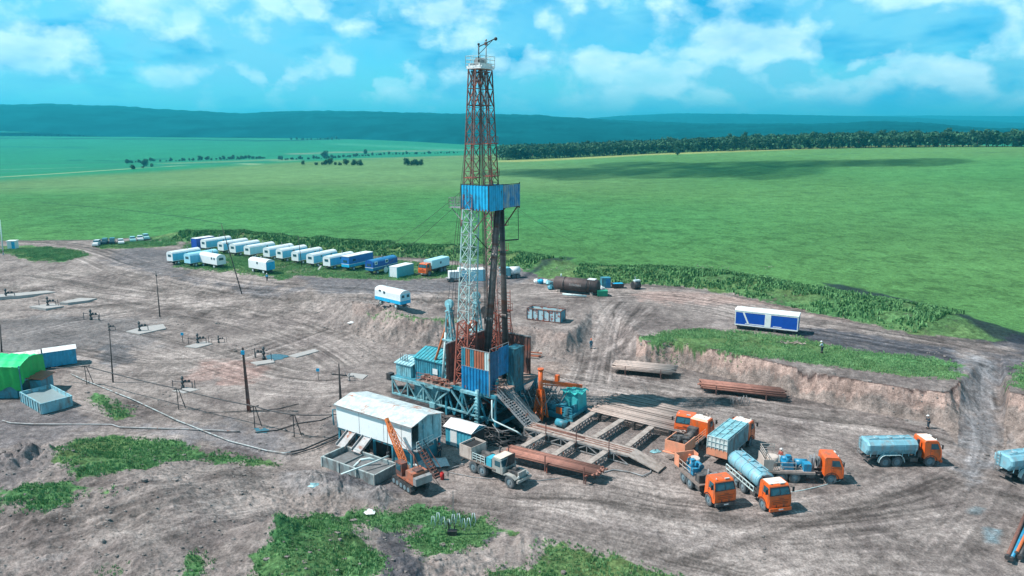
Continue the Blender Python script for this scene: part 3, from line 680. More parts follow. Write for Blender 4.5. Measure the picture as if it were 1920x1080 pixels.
M_GPIPE = mat('greyed_pipe', (0.35, 0.285, 0.255), 0.7, 0.1, var=0.25, rust=0.25, rustcol=(0.3, 0.16, 0.12), rscale=0.4, orand=0.45)
M_WHITE = mat('white_paint', (0.78, 0.80, 0.80), 0.45, var=0.06, dirt=0.15, dirtcol=(0.45, 0.5, 0.5))
M_DBLUE = mat('deep_blue_paint', (0.008, 0.075, 0.42), 0.35, var=0.12)
M_GLASS = mat('dark_glass', (0.03, 0.10, 0.13), 0.08, 0.0, var=0.2)
M_STRIPE = mat('striped_orange_sheet', (0.42, 0.13, 0.07), 0.6, var=0.15, rust=0.3)
M_ROOF = mat('rust_stained_white_roof', (0.62, 0.68, 0.68), 0.55, var=0.12, dirt=0.6, dirtcol=(0.40, 0.46, 0.47), rust=0.38, rustcol=(0.42, 0.2, 0.13), rscale=0.6)
M_YEL = mat('yellow_paint', (0.6, 0.38, 0.05), 0.5)
M_TUBE = mat('cable_steel', (0.06, 0.07, 0.075), 0.5, 0.5)

rig = thing('drilling_rig', 'tall red and white lattice drilling rig on a teal base', 'drilling rig', RO, RTH)
def leg_at(s, z):      # plan centre and half width of a mast leg at height z
    t = (z-4.6)/(45.2-4.6); v = s*(4.0-(4.0-1.15)*t**0.9); hw = 0.98-0.42*t; return v, hw
def leg_sec(s, z0, z1, n, m, name, w, chord):
    mb = MB(); c = []
    for z in (z0, z1):
        v, h = leg_at(s, z); c.append([(-h, v-h, z), (h, v-h, z), (h, v+h, z), (-h, v+h, z)])
    lattice(mb, c[0], c[1], n, w, True, chord); return mb.build(name, m, rig)
for s in (-1, 1):
    leg_sec(s, 4.6, 13.0, 5, M_RUST, 'lower_leg_section', 0.09, 0.2)
    leg_sec(s, 13.0, 27.8, 9, M_PALE if s < 0 else M_RPALE, 'middle_leg_section', 0.055, 0.13)
    leg_sec(s, 27.8, 40.5, 8, M_DRUST, 'upper_leg_section', 0.048, 0.115)
    leg_sec(s, 40.5, 45.2, 2, M_DRUST, 'top_leg_section', 0.07, 0.13)
    for z in (36.0, 31.8): v, h = leg_at(s, z); mb = MB().box((0.1, v, z), (1.6, 1.5, 0.12)); rail(mb, [(0.9, v-0.75, z), (0.9, v+0.75, z)], 0.9, 0.04, 0.8, 1); mb.build('rest_platform', M_RUST, rig)
    mb = MB(); z = 4.8
    while z < 45: v, h = leg_at(s, z); v2, h2 = leg_at(s, min(45, z+5)); ladder(mb, (0.0, v, z), (0.0, v2, min(45, z+5)), 0.45, 0.035, 0.5, side=(1, 0, 0)); z += 5
    mb.build('ladder', M_DRUST, rig)
# cross ties between the legs
mb = MB()
for z in (28.0, 40.8, 44.9):
    va, h = leg_at(-1, z); vb, _ = leg_at(1, z)
    for u in (-h, h): mb.bar((u, va, z), (u, vb, z), 0.16)
for u in (-0.55, 0.55): mb.bar((u, -1.9, 40.8), (u, 0.6, 45.0), 0.1); mb.bar((u, 1.9, 40.8), (u, -0.6, 45.0), 0.1)
mb.build('cross_tie', M_DRUST, rig)
# crown
mb = MB().box((0, 0, 45.35), (2.3, 2.9, 0.18))
for u in (-0.8, 0.8): mb.box((u, 0, 45.7), (0.2, 2.6, 0.5))
mb.box((0, -1.2, 45.55), (2.4, 0.16, 0.2)); mb.box((0, 1.2, 45.55), (2.4, 0.16, 0.2))
crown = mb.build('crown_platform', M_WHITE, rig)
rail(MB(), [(-1.15, -1.5, 45.45), (1.15, -1.5, 45.45), (1.15, 1.5, 45.45), (-1.15, 1.5, 45.45), (-1.15, -1.5, 45.45)], 1.35, 0.05, 0.9, 2).build('crown_railing', mat('pale_railing', (0.5, 0.62, 0.62), 0.5), crown)
mb = MB()
for v in (-0.5, -0.25, 0, 0.25, 0.5): mb.cyl((0, v-0.08, 46.1), (0, v+0.08, 46.1), 0.55, 18)
mb.build('crown_sheave', M_GREY, crown)
mb = MB().bar((0.3, -0.7, 45.5), (0.3, -0.7, 48.2), 0.16, n=8).bar((0.3, -0.7, 47.9), (1.6, 0.9, 48.9), 0.14, n=8).bar((0.3, -0.7, 47.0), (1.4, 0.7, 48.7), 0.07)
mb.ball((1.7, 1.0, 48.9), 0.22).ball((0.3, -0.7, 48.2), 0.16); mb.build('gin_pole', M_DARK, rig)
mb = MB().bar((-0.2, 1.5, 45.5), (-0.2, 1.5, 48.6), 0.14, n=8).box((-0.2, 1.5, 48.5), (0.3, 0.3, 0.4)).ball((-0.2, 1.5, 48.9), 0.15); mb.build('beacon_post', M_GREY, rig)
# racking board with its blue wind walls
mb = MB().box((1.1, 0.55, 27.9), (4.3, 6.8, 0.12))
for v in (-2.8, 0.5, 3.9): mb.bar((-1.2, v, 27.8), (3.4, v, 27.8), 0.2)
mb.bar((3.2, 3.6, 27.8), (0.9, 3.3, 24.6), 0.14).bar((3.2, -2.6, 27.8), (0.9, -3.0, 25.0), 0.12).bar((-1.0, -2.8, 27.8), (-0.8, -3.3, 25.6), 0.12)
board = mb.build('racking_board', M_DRUST, rig)
MB().corr((-1.1, -2.85), (3.3, -2.85), 27.75, 30.9, 0.45, 0.08).build('wind_wall', M_CYAN, board)
MB().corr((3.3, -2.85), (3.3, 0.2), 27.7, 30.9, 0.4, 0.08).build('wind_wall', M_CYAN, board)
MB().corr((3.34, 0.25), (3.34, 4.0), 27.9, 30.8, 0.42, 0.08).build('wind_wall', mat('scuffed_blue_sheet', (0.03, 0.25, 0.5), 0.5, var=0.25, dirt=0.6, dirtcol=(0.35, 0.42, 0.42)), board)
MB().corr((3.3, 4.0), (-1.1, 4.0), 27.9, 30.6, 0.42, 0.08).build('wind_wall', M_BLUE, board)
MB().corr((-1.1, 4.0), (-1.1, 1.4), 27.9, 30.6, 0.42, 0.08).build('wind_wall', M_CYAN, board)
mb = MB()
for p in ((-1.1, -2.85), (3.3, -2.85), (3.3, 0.2), (3.3, 4.0), (-1.1, 4.0)): mb.bar((*p, 27.6), (*p, 31.0), 0.1)
mb.bar((3.3, -2.85, 30.95), (3.3, 4.0, 30.85), 0.08).bar((-1.1, -2.85, 30.95), (3.3, -2.85, 30.95), 0.08)
mb.build('wall_frame', M_DARK, board)
mb = MB().box((-2.1, -2.2, 27.9), (2.0, 1.4, 0.1)); mb.bar((-3.0, -2.5, 27.8), (-1.2, -2.6, 26.2), 0.08); rail(mb, [(-1.2, -2.9, 27.95), (-3.1, -2.9, 27.95), (-3.1, -1.5, 27.95), (-1.2, -1.5, 27.95)], 1.2, 0.05, 0.7, 2)
mb.build('side_balcony', M_GREY, rig)
mb = MB().bar((3.2, 3.8, 27.8), (3.3, 3.8, 23.4), 0.06).bar((3.3, 3.8, 23.4), (0.6, 2.6, 23.1), 0.16); mb.build('swing_arm', M_DARK, rig)
for z in (25.0, 21.5, 12.8, 9.2): mb = MB(); mb.box((0.2, 5.6 if z < 20 else 4.6, z), (1.1, 1.0, 0.08)); rail(mb, [(0.7, (5.1 if z < 20 else 4.1), z), (0.7, (6.1 if z < 20 else 5.1), z)], 1.0, 0.04, 0.5, 1); mb.build('leg_landing', M_RUST, rig)
mb = MB(); ladder(mb, (0.3, 5.7, 4.8), (0.3, 5.5, 15.8), 0.8, 0.07, 0.4, side=(1, 0, 0)); ladder(mb, (0.3, 6.2, 9.2), (0.3, 5.4, 13.0), 0.8, 0.07, 0.35, side=(1, 0, 0)); mb.build('outer_ladder', M_RUST, rig)
# travelling block, hook, lines
blk = MB().box((0.2, 0.6, 13.6), (0.7, 0.9, 1.6), taper=(0.7, 0.6)).cyl((0.2, 0.2, 13.8), (0.2, 1.0, 13.8), 0.65, 18).box((0.2, 0.6, 12.4), (0.4, 0.5, 0.9)).cyl((0.2, 0.6, 12.0), (0.2, 0.6, 10.2), 0.28, 12).build('travelling_block', M_DARK, rig)
mb = MB()
for k in range(6): mb.bar((0, -0.5+k*0.2, 46.0), (0.2, 0.2+k*0.16, 14.2), 0.045)
for k in range(3): mb.bar((-0.4-k*0.1, -1.2+k*0.3, 45.6), (-4.4-k*0.5, -1.8+0.4*k, 5.0+k*4), 0.04)
mb.bar((0.6, 0.8, 45), (0.3, 2.6, 6), 0.05)
mb.build('hoisting_line', M_TUBE, rig)
MB().tube([(1.0, 2.9, 23.5), (1.6, 1.2, 22.0), (1.2, -0.5, 22.6), (0.8, -2.5, 24.5)], 0.06).build('rotary_hose', M_BLACK, rig)
# supports on both sides with sheave heads, orange struts
for v in (-1.9, 4.1):
    mb = MB()
    c0 = [(-5.2, v-0.5, 2.8), (-2.8, v-0.5, 2.8), (-2.8, v+0.6, 2.8), (-5.2, v+0.6, 2.8)]; c1 = [(-4.45, v-0.3, 13.4), (-3.95, v-0.3, 13.4), (-3.95, v+0.3, 13.4), (-4.45, v+0.3, 13.4)]
    lattice(mb, c0, c1, 5, 0.09, False, 0.18); mb.box((-4.2, v, 13.6), (0.9, 0.9, 0.2)); mb.box((-4.2, v, 9.6), (1.7, 1.4, 0.18))
    tw = mb.build('gantry_tower', M_LTEAL, rig)
    MB().cyl((-4.2, v-0.25, 14.6), (-4.2, v+0.25, 14.6), 0.62, 18).box((-4.2, v, 14.1), (0.5, 0.7, 1.0)).build('sheave_head', M_LTEAL, tw)
    MB().bar((-8.6, v+0.6, 3.0), (-4.3, v, 12.6), 0.34, n=10).build('strut', M_RORN, rig)
    MB().bar((-5.3, v-0.5, 2.8), (-4.6, v-0.4, 10.6), 0.34, n=10).build('stay_post', M_WSTEEL, tw)
    MB().bar((-8.7, v+0.6, 1.0), (-8.7, v+0.6, 3.3), 0.9, n=10).box((-8.7, v+0.6, 3.3), (1.3, 1.1, 0.35)).build('strut_foot', M_LTEAL, rig)
# engine deck, its truss, sheds
mb = MB().box((-9.0, 0.6, 2.55), (10.6, 7.2, 0.3))
mb.build('engine_deck', M_TEAL, rig)
mb = MB()
for v in (-3.1, 4.3):
    mb.bar((-14.4, v, 2.5), (-3.5, v, 2.5), 0.28, 0.36)
    for u in (-14.2, -11.2, -8.2, -5.2): mb.bar((u, v, 0.05), (u, v, 2.4), 0.22)
    for u in (-14.2, -11.2, -8.2): mb.bar((u, v, 2.3), (u+1.5, v, 0.2), 0.16); mb.bar((u+3, v, 2.3), (u+1.5, v, 0.2), 0.16)
    mb.bar((-14.2, v, 0.15), (-4, v, 0.15), 0.25)
mb.build('deck_truss', M_LTEAL, rig)
MB().corr((-10.6, -2.4), (-5.4, -2.4), 0.05, 2.35, 0.5, 0.06).build('skirt_panel', M_LTEAL, rig)
def gable(u0, u1, v0, v1, z0, z1, zr, wm, rm, wname='wall'):
    w = MB(); w.corr((u0, v0), (u1, v0), z0, z1, 0.4, 0.05); w.corr((u1, v0), (u1, v1), z0, z1, 0.4, 0.05); w.corr((u1, v1), (u0, v1), z0, z1, 0.4, 0.05); w.corr((u0, v1), (u0, v0), z0, z1, 0.4, 0.05)
    vm = (v0+v1)/2
    for u in (u0, u1): w.add([(u, v0, z1), (u, v1, z1), (u, vm, zr)], [(0, 1, 2)])
    w.build(wname, wm, rig)
    r = MB(); o = 0.2
    r.add([(u0-o, v0-o, z1-0.05), (u1+o, v0-o, z1-0.05), (u1+o, vm, zr+0.04), (u0-o, vm, zr+0.04), (u0-o, v1+o, z1-0.05), (u1+o, v1+o, z1-0.05)], [(0, 1, 2, 3), (3, 2, 5, 4)])
    r.add([(u0-o, v0-o, z1-0.13), (u1+o, v0-o, z1-0.13), (u1+o, vm, zr-0.04), (u0-o, vm, zr-0.04), (u0-o, v1+o, z1-0.13), (u1+o, v1+o, z1-0.13)], [(3, 2, 1, 0), (4, 5, 2, 3)])
    for k in range(int((u1-u0)/0.6)): u = u0+0.3+k*0.6; r.bar((u, v0-o, z1), (u, vm, zr+0.09), 0.06); r.bar((u, v1+o, z1), (u, vm, zr+0.09), 0.06)
    return r.build('roof', rm, rig)
gable(-14.3, -11.3, -2.2, 2.2, 2.72, 4.6, 5.1, M_LTEAL, mat('pale_blue_roof', (0.35, 0.6, 0.66), 0.5, var=0.15))
mb = MB()
for k in range(5): mb.bar((-13.9+k*0.35, -1.6, 4.8), (-13.9+k*0.35, -1.6, 5.9), 0.14, n=8)
mb.build('exhaust_stack', M_GREY, rig)
gable(-11.0, -5.2, -1.8, 3.6, 2.72, 5.9, 6.8, M_TEAL, mat('teal_roof', (0.05, 0.33, 0.40), 0.5, var=0.2, dirt=0.3, dirtcol=(0.1, 0.2, 0.2)))
MB().box((-7.0, -1.93, 4.4), (0.9, 0.05, 0.8)).build('notice', M_WHITE, rig)
# drill floor and substructure
mb = MB().box((1.6, 0.0, 4.45), (8.6, 9.6, 0.3)); mb.box((-4.2, -4.6, 4.15), (6.0, 2.2, 0.14)); mb.build('drill_floor', mat('muddy_deck', (0.30, 0.22, 0.19), 0.8, var=0.35, rust=0.3), rig)
mb = MB()
for v in (-4.9, 4.6):
    mb.bar((-2.7, v, 4.2), (5.9, v, 4.2), 0.35, 0.5); mb.bar((-2.7, v, 1.0), (5.9, v, 1.0), 0.22)
    for u in (-2.5, 0.3, 3.0, 5.7): mb.bar((u, v, 0.05), (u, v, 4.1), 0.28)
    for u in (-2.5, 0.3, 3.0): mb.bar((u, v, 4.0), (u+1.35, v, 0.3), 0.2); mb.bar((u+2.8, v, 4.0), (u+1.35, v, 0.3), 0.2)
for u in (-2.5, 0.3, 3.0, 5.7):
    mb.bar((u, -4.9, 4.2), (u, 4.6, 4.2), 0.25, 0.4); mb.bar((u, -4.9, 4.0), (u, 0, 0.3), 0.18); mb.bar((u, 4.6, 4.0), (u, 0, 0.3), 0.18); mb.bar((u, -4.9, 0.2), (u, 4.6, 0.2), 0.3)
mb.build('substructure', M_TEAL, rig)
mb = MB()
for (a, b) in (((-6.6, -5.5, 4.0), (-4.8, -4.8, 1.2)), ((-4.2, -5.5, 4.0), (-4.8, -4.8, 1.2)), ((-3.1, -5.5, 4.0), (-4.8, -4.8, 1.2)), ((-1.2, -5.5, 4.0), (-4.8, -4.8, 1.2)), ((-4.8, -4.8, 1.2), (-4.8, -4.8, 0))): mb.bar(a, b, 0.24)
mb.bar((-7.2, -5.6, 4.0), (-1.2, -5.6, 4.0), 0.22, 0.3).bar((-4.8, -4.8, 1.1), (2.8, -5.2, 1.1), 0.2).bar((-1.2, -5.5, 4.0), (1.4, -5.3, 1.1), 0.2).bar((3.6, -5.3, 4.0), (1.4, -5.3, 1.1), 0.2)
mb.box((-4.8, -4.8, 0.9), (0.9, 0.9, 0.7)); mb.build('bracket_truss', M_LTEAL, rig)
mb = MB().bar((3.3, -5.6, 0), (3.3, -5.6, 4.9), 0.5, n=10).box((2.1, -5.6, 4.3), (3.0, 0.5, 0.35))
for k in range(9): mb.box((3.3, -5.85, 0.6+k*0.45), (0.62, 0.08, 0.1))
mb.build('jack_leg', M_LTEAL, rig)
mb = MB(); rail(mb, [(-7.1, -5.6, 4.22), (-1.4, -5.6, 4.22)], 1.1, 0.05, 1.2, 1).build('floor_railing', M_RUST, rig); mb = MB(); rail(mb, [(5.7, -3.0, 4.6), (5.7, -4.7, 4.6), (4.9, -4.8, 4.6)], 1.1, 0.05, 0.8, 2); mb.build('floor_railing', M_RUST, rig)
# wind walls round the drill floor
MB().corr((0.3, -5.05), (4.9, -5.05), 4.25, 7.6, 0.5, 0.09).build('blue_wall_panel', M_BLUE, rig)
for k, u in enumerate((0.3, 1.0, 1.75, 2.4, 3.3, 4.1)):
    MB().corr((u, -5.03), (u+(0.7, 0.75, 0.65, 0.9, 0.8, 0.8)[k], -5.03), 7.62, 10.0, 0.35, 0.07).build('striped_wall_panel', (M_TEAL, M_STRIPE, M_TEAL, M_STRIPE, M_STRIPE, M_WSTEEL)[k], rig)
MB().corr((4.95, -5.05), (4.95, -3.2), 4.9, 10.0, 0.5, 0.08).build('blue_wall_panel', mat('shaded_blue_sheet', (0.015, 0.12, 0.24), 0.5, var=0.3), rig)
MB().corr((4.95, -3.1), (4.95, -0.9), 6.4, 10.2, 0.5, 0.08).build('blue_wall_panel', M_BLUE, rig)
MB().corr((-2.4, -4.9), (-2.4, 4.4), 4.6, 9.9, 0.6, 0.08).build('back_wall', M_DRUST, rig)
MB().corr((4.9, 4.5), (-2.4, 4.5), 4.6, 9.9, 0.6, 0.08).build('back_wall', M_DRUST, rig)
dg = MB(); U0, U1, V0, V1 = 4.6, 5.9, -0.8, 1.2
for p, q in (((U0, V0), (U1, V0)), ((U1, V0), (U1, V1)), ((U1, V1), (U0, V1)), ((U0, V1), (U0, V0))): dg.corr(p, q, 3.6, 9.6, 0.4, 0.06)
dg.box(((U0+U1)/2, (V0+V1)/2, 9.65), (1.5, 2.2, 0.08))
dg.build('doghouse', mat('dark_teal_sheet', (0.03, 0.18, 0.24), 0.5, var=0.3, dirt=0.5, dirtcol=(0.06, 0.08, 0.08)), rig)
mb = MB(); rail(mb, [(4.95, -5.0, 10.0), (4.95, -0.9, 10.0)], 0.5, 0.06, 1.2, 0); mb.bar((-2.4, -4.9, 9.95), (-2.4, 4.5, 9.95), 0.15).bar((-2.4, 4.5, 9.95), (4.9, 4.5, 9.95), 0.15).bar((0.3, -5.05, 10.05), (4.9, -5.05, 10.05), 0.1).bar((0.3, -5.05, 7.6), (4.9, -5.05, 7.6), 0.1)
mb.bar((4.93, -5.08, 4.2), (4.93, -5.08, 10.1), 0.14); mb.build('wall_rail', M_GREY, rig)
mb = MB().box((-1.0, 0.3, 5.6), (1.6, 3.0, 2.0)).cyl((-1.0, -1.6, 5.8), (-1.0, 2.0, 5.8), 0.9, 18).box((2.2, 1.2, 5.2), (1.4, 1.2, 1.2)); mb.build('drawworks', M_DARK, rig)
mb = MB(); rng2 = random.Random(4)
for k in range(40):
    u, v = rng2.uniform(-7, -1.3), rng2.uniform(-5.3, -4.0); mb.box((u, v, 4.3+rng2.random()*0.25), (rng2.uniform(.2, 1.1), rng2.uniform(.15, .5), rng2.uniform(.1, .5)), rz=rng2.random()*3)
mb.build('deck_clutter', mat('rusty_clutter', (0.26, 0.16, 0.13), 0.8, var=0.5, rust=0.4, nscale=0.8), rig)
# stairs from the floor to the walkway
mb = MB(); a = Vector((5.9, -4.0, 4.6)); b = Vector((10.4, -4.0, 1.2))
for v in (-0.75, 0.75): o = Vector((0, v, 0)); mb.bar(a+o, b+o, 0.1, 0.28)
for k in range(15): c = a.lerp(b, (k+0.5)/15); mb.box(c, (0.28, 1.45, 0.05))
for v in (-0.75, 0.75):
    for h in (0.55, 1.05): o = Vector((0, v, h)); mb.bar(a+o, b+o, 0.06)
    for k in range(6): c = a.lerp(b, k/5)+Vector((0, v, 0)); mb.bar(c, c+Vector((0, 0, 1.05)), 0.05)
mb.build('staircase', M_GREY, rig)
mb = MB().box((8.2, -2.2, 2.6), (5.4, 1.3, 0.08), ry=math.atan2(3.6, 4.8)); mb.bar((5.8, -2.9, 4.5), (10.4, -2.9, 1.0), 0.12).bar((5.8, -1.5, 4.5), (10.4, -1.5, 1.0), 0.12); mb.build('pipe_chute', mat('worn_chute', (0.28, 0.26, 0.25), 0.6, 0.3, var=0.3), rig)
mb = MB().tube([(5.6, -5.5, 4.0), (5.6, -5.5, 1.6), (6.0, -5.6, 1.3), (9.8, -6.0, 0.9), (10.3, -5.6, 0.4)], 0.1).build('flow_pipe', M_WSTEEL, rig)
# clutter under the floor on the stair side: hoses, preventer, tangled struts
mb = MB().cyl((1.2, 0, 0.2), (1.2, 0, 3.6), 0.55, 16).box((1.2, 0, 1.4), (1.8, 0.9, 0.8)).box((1.2, 0, 2.5), (1.6, 0.8, 0.6)); mb.build('blowout_preventer', mat('dark_red_valve', (0.22, 0.04, 0.03), 0.5), rig)
mb = MB()
for k in range(34):
    u = rng2.uniform(5.8, 9.8); v = rng2.uniform(-0.5, 5.5); mb.bar((u, v, rng2.uniform(0, 1.2)), (u+rng2.uniform(-2, 2), v+rng2.uniform(-2, 2), rng2.uniform(1, 4.2)), 0.09)
mb.build('side_scaffold', M_GREY, rig)
mb = MB(); rail(mb, [(7.3, 0.4, 3.2), (7.3, 4.6, 3.2)], 1.1, 0.05, 1.0, 2); ladder(mb, (8.2, 3.2, 3.2), (11.2, 4.6, 0.1), 0.9, 0.07, 0.3); mb.box((7.4, 2.6, 3.1), (2.2, 3.8, 0.1)); mb.build('side_stair', M_DARK, rig)

# stands of drill pipe leaning inside the racking board
proto = thing('pipe_stand', 'leftmost dark stand of drill pipe in the thick bundle leaning under the racking board', 'drill pipe', UV(1.6, -1.1, 4.62), 0, 'stands of drill pipe racked upright in the mast')
L_ = 25.6
MB().cyl((0, 0, 0), (0, 0, L_), 0.085, 8).build('pipe_body', M_PIPE, proto)
for z in (8.6, 17.2): MB().cyl((0, 0, z-0.3), (0, 0, z+0.3), 0.12, 8).build('tool_joint', M_PIPE, proto)
first = True
for gi, (n, u0, v0, u1, v1, lab) in enumerate([(12, 1.35, -1.9, 2.6, -0.2, 'dark drill pipe stand in the thick leaning bundle right of the travelling block'), (9, 2.6, 1.3, 1.9, 1.3, 'dark drill pipe stand in the thin upright bundle by the right mast leg')]):
    for k in range(n):
        o = proto if first else copy_tree(proto); first = False
        o['label'] = lab; i, j = k % 6, k//6
        p = UV(u0+i*0.17, v0+j*0.2, 4.62); q = UV(u1+i*0.13, v1+j*0.16, 30)
        o.location = p; o.rotation_euler = (q-p).to_track_quat('Z', 'Y').to_euler()

# ------------------------------------------------------------ trucks
def wheel(parent, x, y, r=0.62, w=0.4, dual=False):
    s = 1 if y > 0 else -1; ww = w*(1.6 if dual else 1)
    t = MB(); n = 24; prof = [(-ww/2, r*0.6), (-ww/2, r*0.9), (-ww/2+0.06, r), (ww/2-0.06, r), (ww/2, r*0.9), (ww/2, r*0.6)]
    vs = []; fs = []
    for i in range(n):
        a = 2*PI*i/n
        for (o, rr) in prof: vs.append((x+rr*math.cos(a), y+o, r+rr*math.sin(a)))
    k = len(prof)
    for i in range(n):
        for j in range(k): fs.append((i*k+j, i*k+(j+1) % k, ((i+1) % n)*k+(j+1) % k, ((i+1) % n)*k+j))
    t.add(vs, fs)
    for i in range(n):
        a = 2*PI*(i+.5)/n; t.box((x+r*math.cos(a), y, r+r*math.sin(a)), (0.06, ww*0.92, 0.07), ry=-a)
    wh = t.build('wheel', M_TYRE, parent)
    rim = MB().cyl((x, y-ww*0.36, r), (x, y+ww*0.36, r), r*0.6, 20).cyl((x, y+s*ww*0.3, r), (x, y+s*(ww*0.5+0.02), r), r*0.25, 12); rim.build('rim', M_RIM, wh)
M_TYRE = mat('dusty_tyre', (0.085, 0.10, 0.11), 0.9, var=0.3, dirt=0.4, dirtcol=(0.2, 0.21, 0.22))
M_RIM = mat('wheel_rim', (0.16, 0.24, 0.28), 0.6, var=0.2, dirt=0.4, dirtcol=(0.25, 0.25, 0.25))
M_CHAS = mat('chassis', (0.04, 0.045, 0.05), 0.7, var=0.3, dirt=0.5, dirtcol=(0.15, 0.13, 0.12))
M_LAMP = mat('lamp_glass', (0.7, 0.72, 0.7), 0.15)
M_ORC = mat('orange_cab_paint', (0.80, 0.13, 0.02), 0.38, var=0.14, dirt=0.4, dirtcol=(0.4, 0.14, 0.06), coat=0.2)
M_ORW = mat('dusty_cab_roof', (0.86, 0.70, 0.60), 0.5, var=0.1)
M_TANKB = mat('blue_grey_tank', (0.22, 0.47, 0.56), 0.4, 0.1, var=0.15, dirt=0.4, dirtcol=(0.30, 0.33, 0.34), rust=0.12)
M_BEIGE = mat('dusty_beige_panel', (0.55, 0.47, 0.42), 0.6, var=0.15, dirt=0.4, dirtcol=(0.35, 0.28, 0.24))
M_SALMON = mat('sun_faded_orange_panel', (0.72, 0.30, 0.18), 0.6, var=0.15, dirt=0.35, dirtcol=(0.45, 0.28, 0.2))
M_MBLUE = mat('machine_blue', (0.02, 0.24, 0.42), 0.4, var=0.25, dirt=0.3, dirtcol=(0.1, 0.14, 0.15))
def cab(parent, x0, z0=0.95, paint=None, roof=None, high=0.0, arch=True):
    """cab-over cab, front towards +x, x0 = rear of cab"""
    paint = paint or M_ORC
    def sec(y, k, kz):
        P = [(0.0, z0), (0.0, z0+1.95+high), (0.15, z0+2.12+high), (1.45, z0+2.10+high), (1.62, z0+1.98+high), (1.97, z0+1.05), (2.05, z0+0.55), (2.05, z0-0.1), (1.85, z0-0.25), (1.35, z0-0.25), (1.25, z0+0.12), (0.75, z0+0.28), (0.3, z0+0.12), (0.2, z0)]
        return [(x0+p[0], y*(1 if p[1] < z0+1.15 else k), p[1]) for p in P]
    b = MB().loft([sec(-1.22, 0.9, 0), sec(-1.16, 0.95, 0), sec(1.16, 0.95, 0), sec(1.22, 0.9, 0)])
    # window rebates are modelled as proud frames with the glass in them
    c = b.build('cab', paint, parent)
    g = MB(); sx = (1.97-1.62)/(0.93+high)
    def W(z): return x0+1.97-(z-(z0+1.05))*sx+0.015
    za, zb = z0+1.12, z0+1.84+high
    g.add([(W(za), -1.08, za), (W(za), 1.08, za), (W(zb), 1.0, zb), (W(zb), -1.0, zb)], [(0, 1, 2, 3)]); g.build('windscreen', M_GLASS, c)
    f = MB(); f.bar((W(za)+.01, -1.1, za), (W(za)+.01, 1.1, za), 0.05).bar((W(zb)+.01, -1.02, zb), (W(zb)+.01, 1.02, zb), 0.06).bar((W(za)+.01, 0, za), (W(zb)+.01, 0, zb), 0.035)
    for s in (-1, 1): f.bar((W(za)+.01, s*1.1, za), (W(zb)+.01, s*1.02, zb), 0.07)
    f.bar((W(za)+.03, -0.6, za+0.02), (W(za+.4)+.03, 0.1, za+0.4), 0.02).bar((W(za)+.03, 0.3, za+0.02), (W(za+.4)+.03, 0.9, za+0.4), 0.02); f.build('windscreen_frame', M_BLACK, c)
    for s in (-1, 1):
        y0 = s*1.205; y1 = s*1.125
        q = MB().add([(x0+0.75, y0, z0+1.12), (x0+1.72, y0, z0+1.12), (x0+1.5, y1, z0+1.78), (x0+0.75, y1, z0+1.78)], [(0, 1, 2, 3) if s < 0 else (3, 2, 1, 0)]); q.build('side_window', M_GLASS, c)
        d = MB().bar((x0+0.7, s*1.235, z0+0.25), (x0+0.7, s*1.2, z0+1.95), 0.02).bar((x0+1.78, s*1.235, z0+0.25), (x0+1.78, s*1.235, z0+1.1), 0.02).box((x0+0.82, s*1.24, z0+0.95), (0.16, 0.03, 0.04)); d.build('door_seam', M_CHAS, c)
        m = MB().box((x0+1.85, s*1.5, z0+1.55), (0.08, 0.22, 0.5)).bar((x0+1.75, s*1.2, z0+1.8), (x0+1.85, s*1.5, z0+1.75), 0.04); m.build('mirror', M_BLACK, c)
        MB().box((x0+2.15, s*0.85, z0-0.3), (0.08, 0.34, 0.2)).build('headlight', M_LAMP, parent)
        if arch:
            a = MB(); pts = [(x0+0.78+0.78*math.cos(t), z0-0.33+0.74*math.sin(t)) for t in np.linspace(-0.1, PI+0.1, 10)]
            for p, q_ in zip(pts, pts[1:]): a.bar((p[0], s*1.12, p[1]), (q_[0], s*1.12, q_[1]), 0.3, 0.05)
            a.build('mudguard', M_BLACK, parent)
    MB().box((x0+2.06, 0, z0+0.62), (0.03, 1.9, 0.06)).box((x0+2.07, 0, z0+0.42), (0.03, 1.7, 0.05)).box((x0+2.07, 0, z0+0.25), (0.03, 1.7, 0.05)).box((x0+2.065, 0.1, z0+0.78), (0.02, 0.5, 0.09)).build('grille', mat('grille_dark', (0.3, 0.07, 0.03), 0.6), c)
    MB().box((x0+2.12, 0, z0-0.32), (0.22, 2.4, 0.34)).build('bumper', M_ORC if roof else M_CHAS, parent)
    MB().box((x0+2.245, 0, z0-0.3), (0.02, 0.5, 0.12)).build('number_plate', M_WHITE, parent)
    if roof: MB().box((x0+0.8, 0, z0+2.13+high), (1.25, 1.9, 0.05)).box((x0+0.9, 0, z0+2.18+high), (0.5, 0.6, 0.07)).build('roof_hatch', roof, c)
    MB().box((x0+1.5, 0.4, z0+2.16+high), (0.12, 0.5, 0.1)).bar((x0+1.45, -0.8, z0+2.1+high), (x0+1.45, -0.8, z0+2.28+high), 0.1, n=8).build('roof_lamp', M_LAMP, c)
    return c
def chassis(t, xr, xf, wheels, wy=1.02, r=0.62):
    mb = MB()
    for s in (-0.42, 0.42): mb.bar((xr, s, 0.95), (xf, s, 0.95), 0.12, 0.28)
    for x in np.arange(xr+0.2, xf, 1.3): mb.bar((x, -0.42, 0.95), (x, 0.42, 0.95), 0.1)
    for x in wheels: mb.bar((x, -wy, r), (x, wy, r), 0.2, n=8); mb.ball((x, 0, r), 0.3, 8)
    mb.box((xr+0.05, 0, 0.85), (0.15, 2.2, 0.16)); mb.build('chassis', M_CHAS, t)
    for x in wheels:
        for s in (-1, 1): wheel(t, x, s*wy, r)
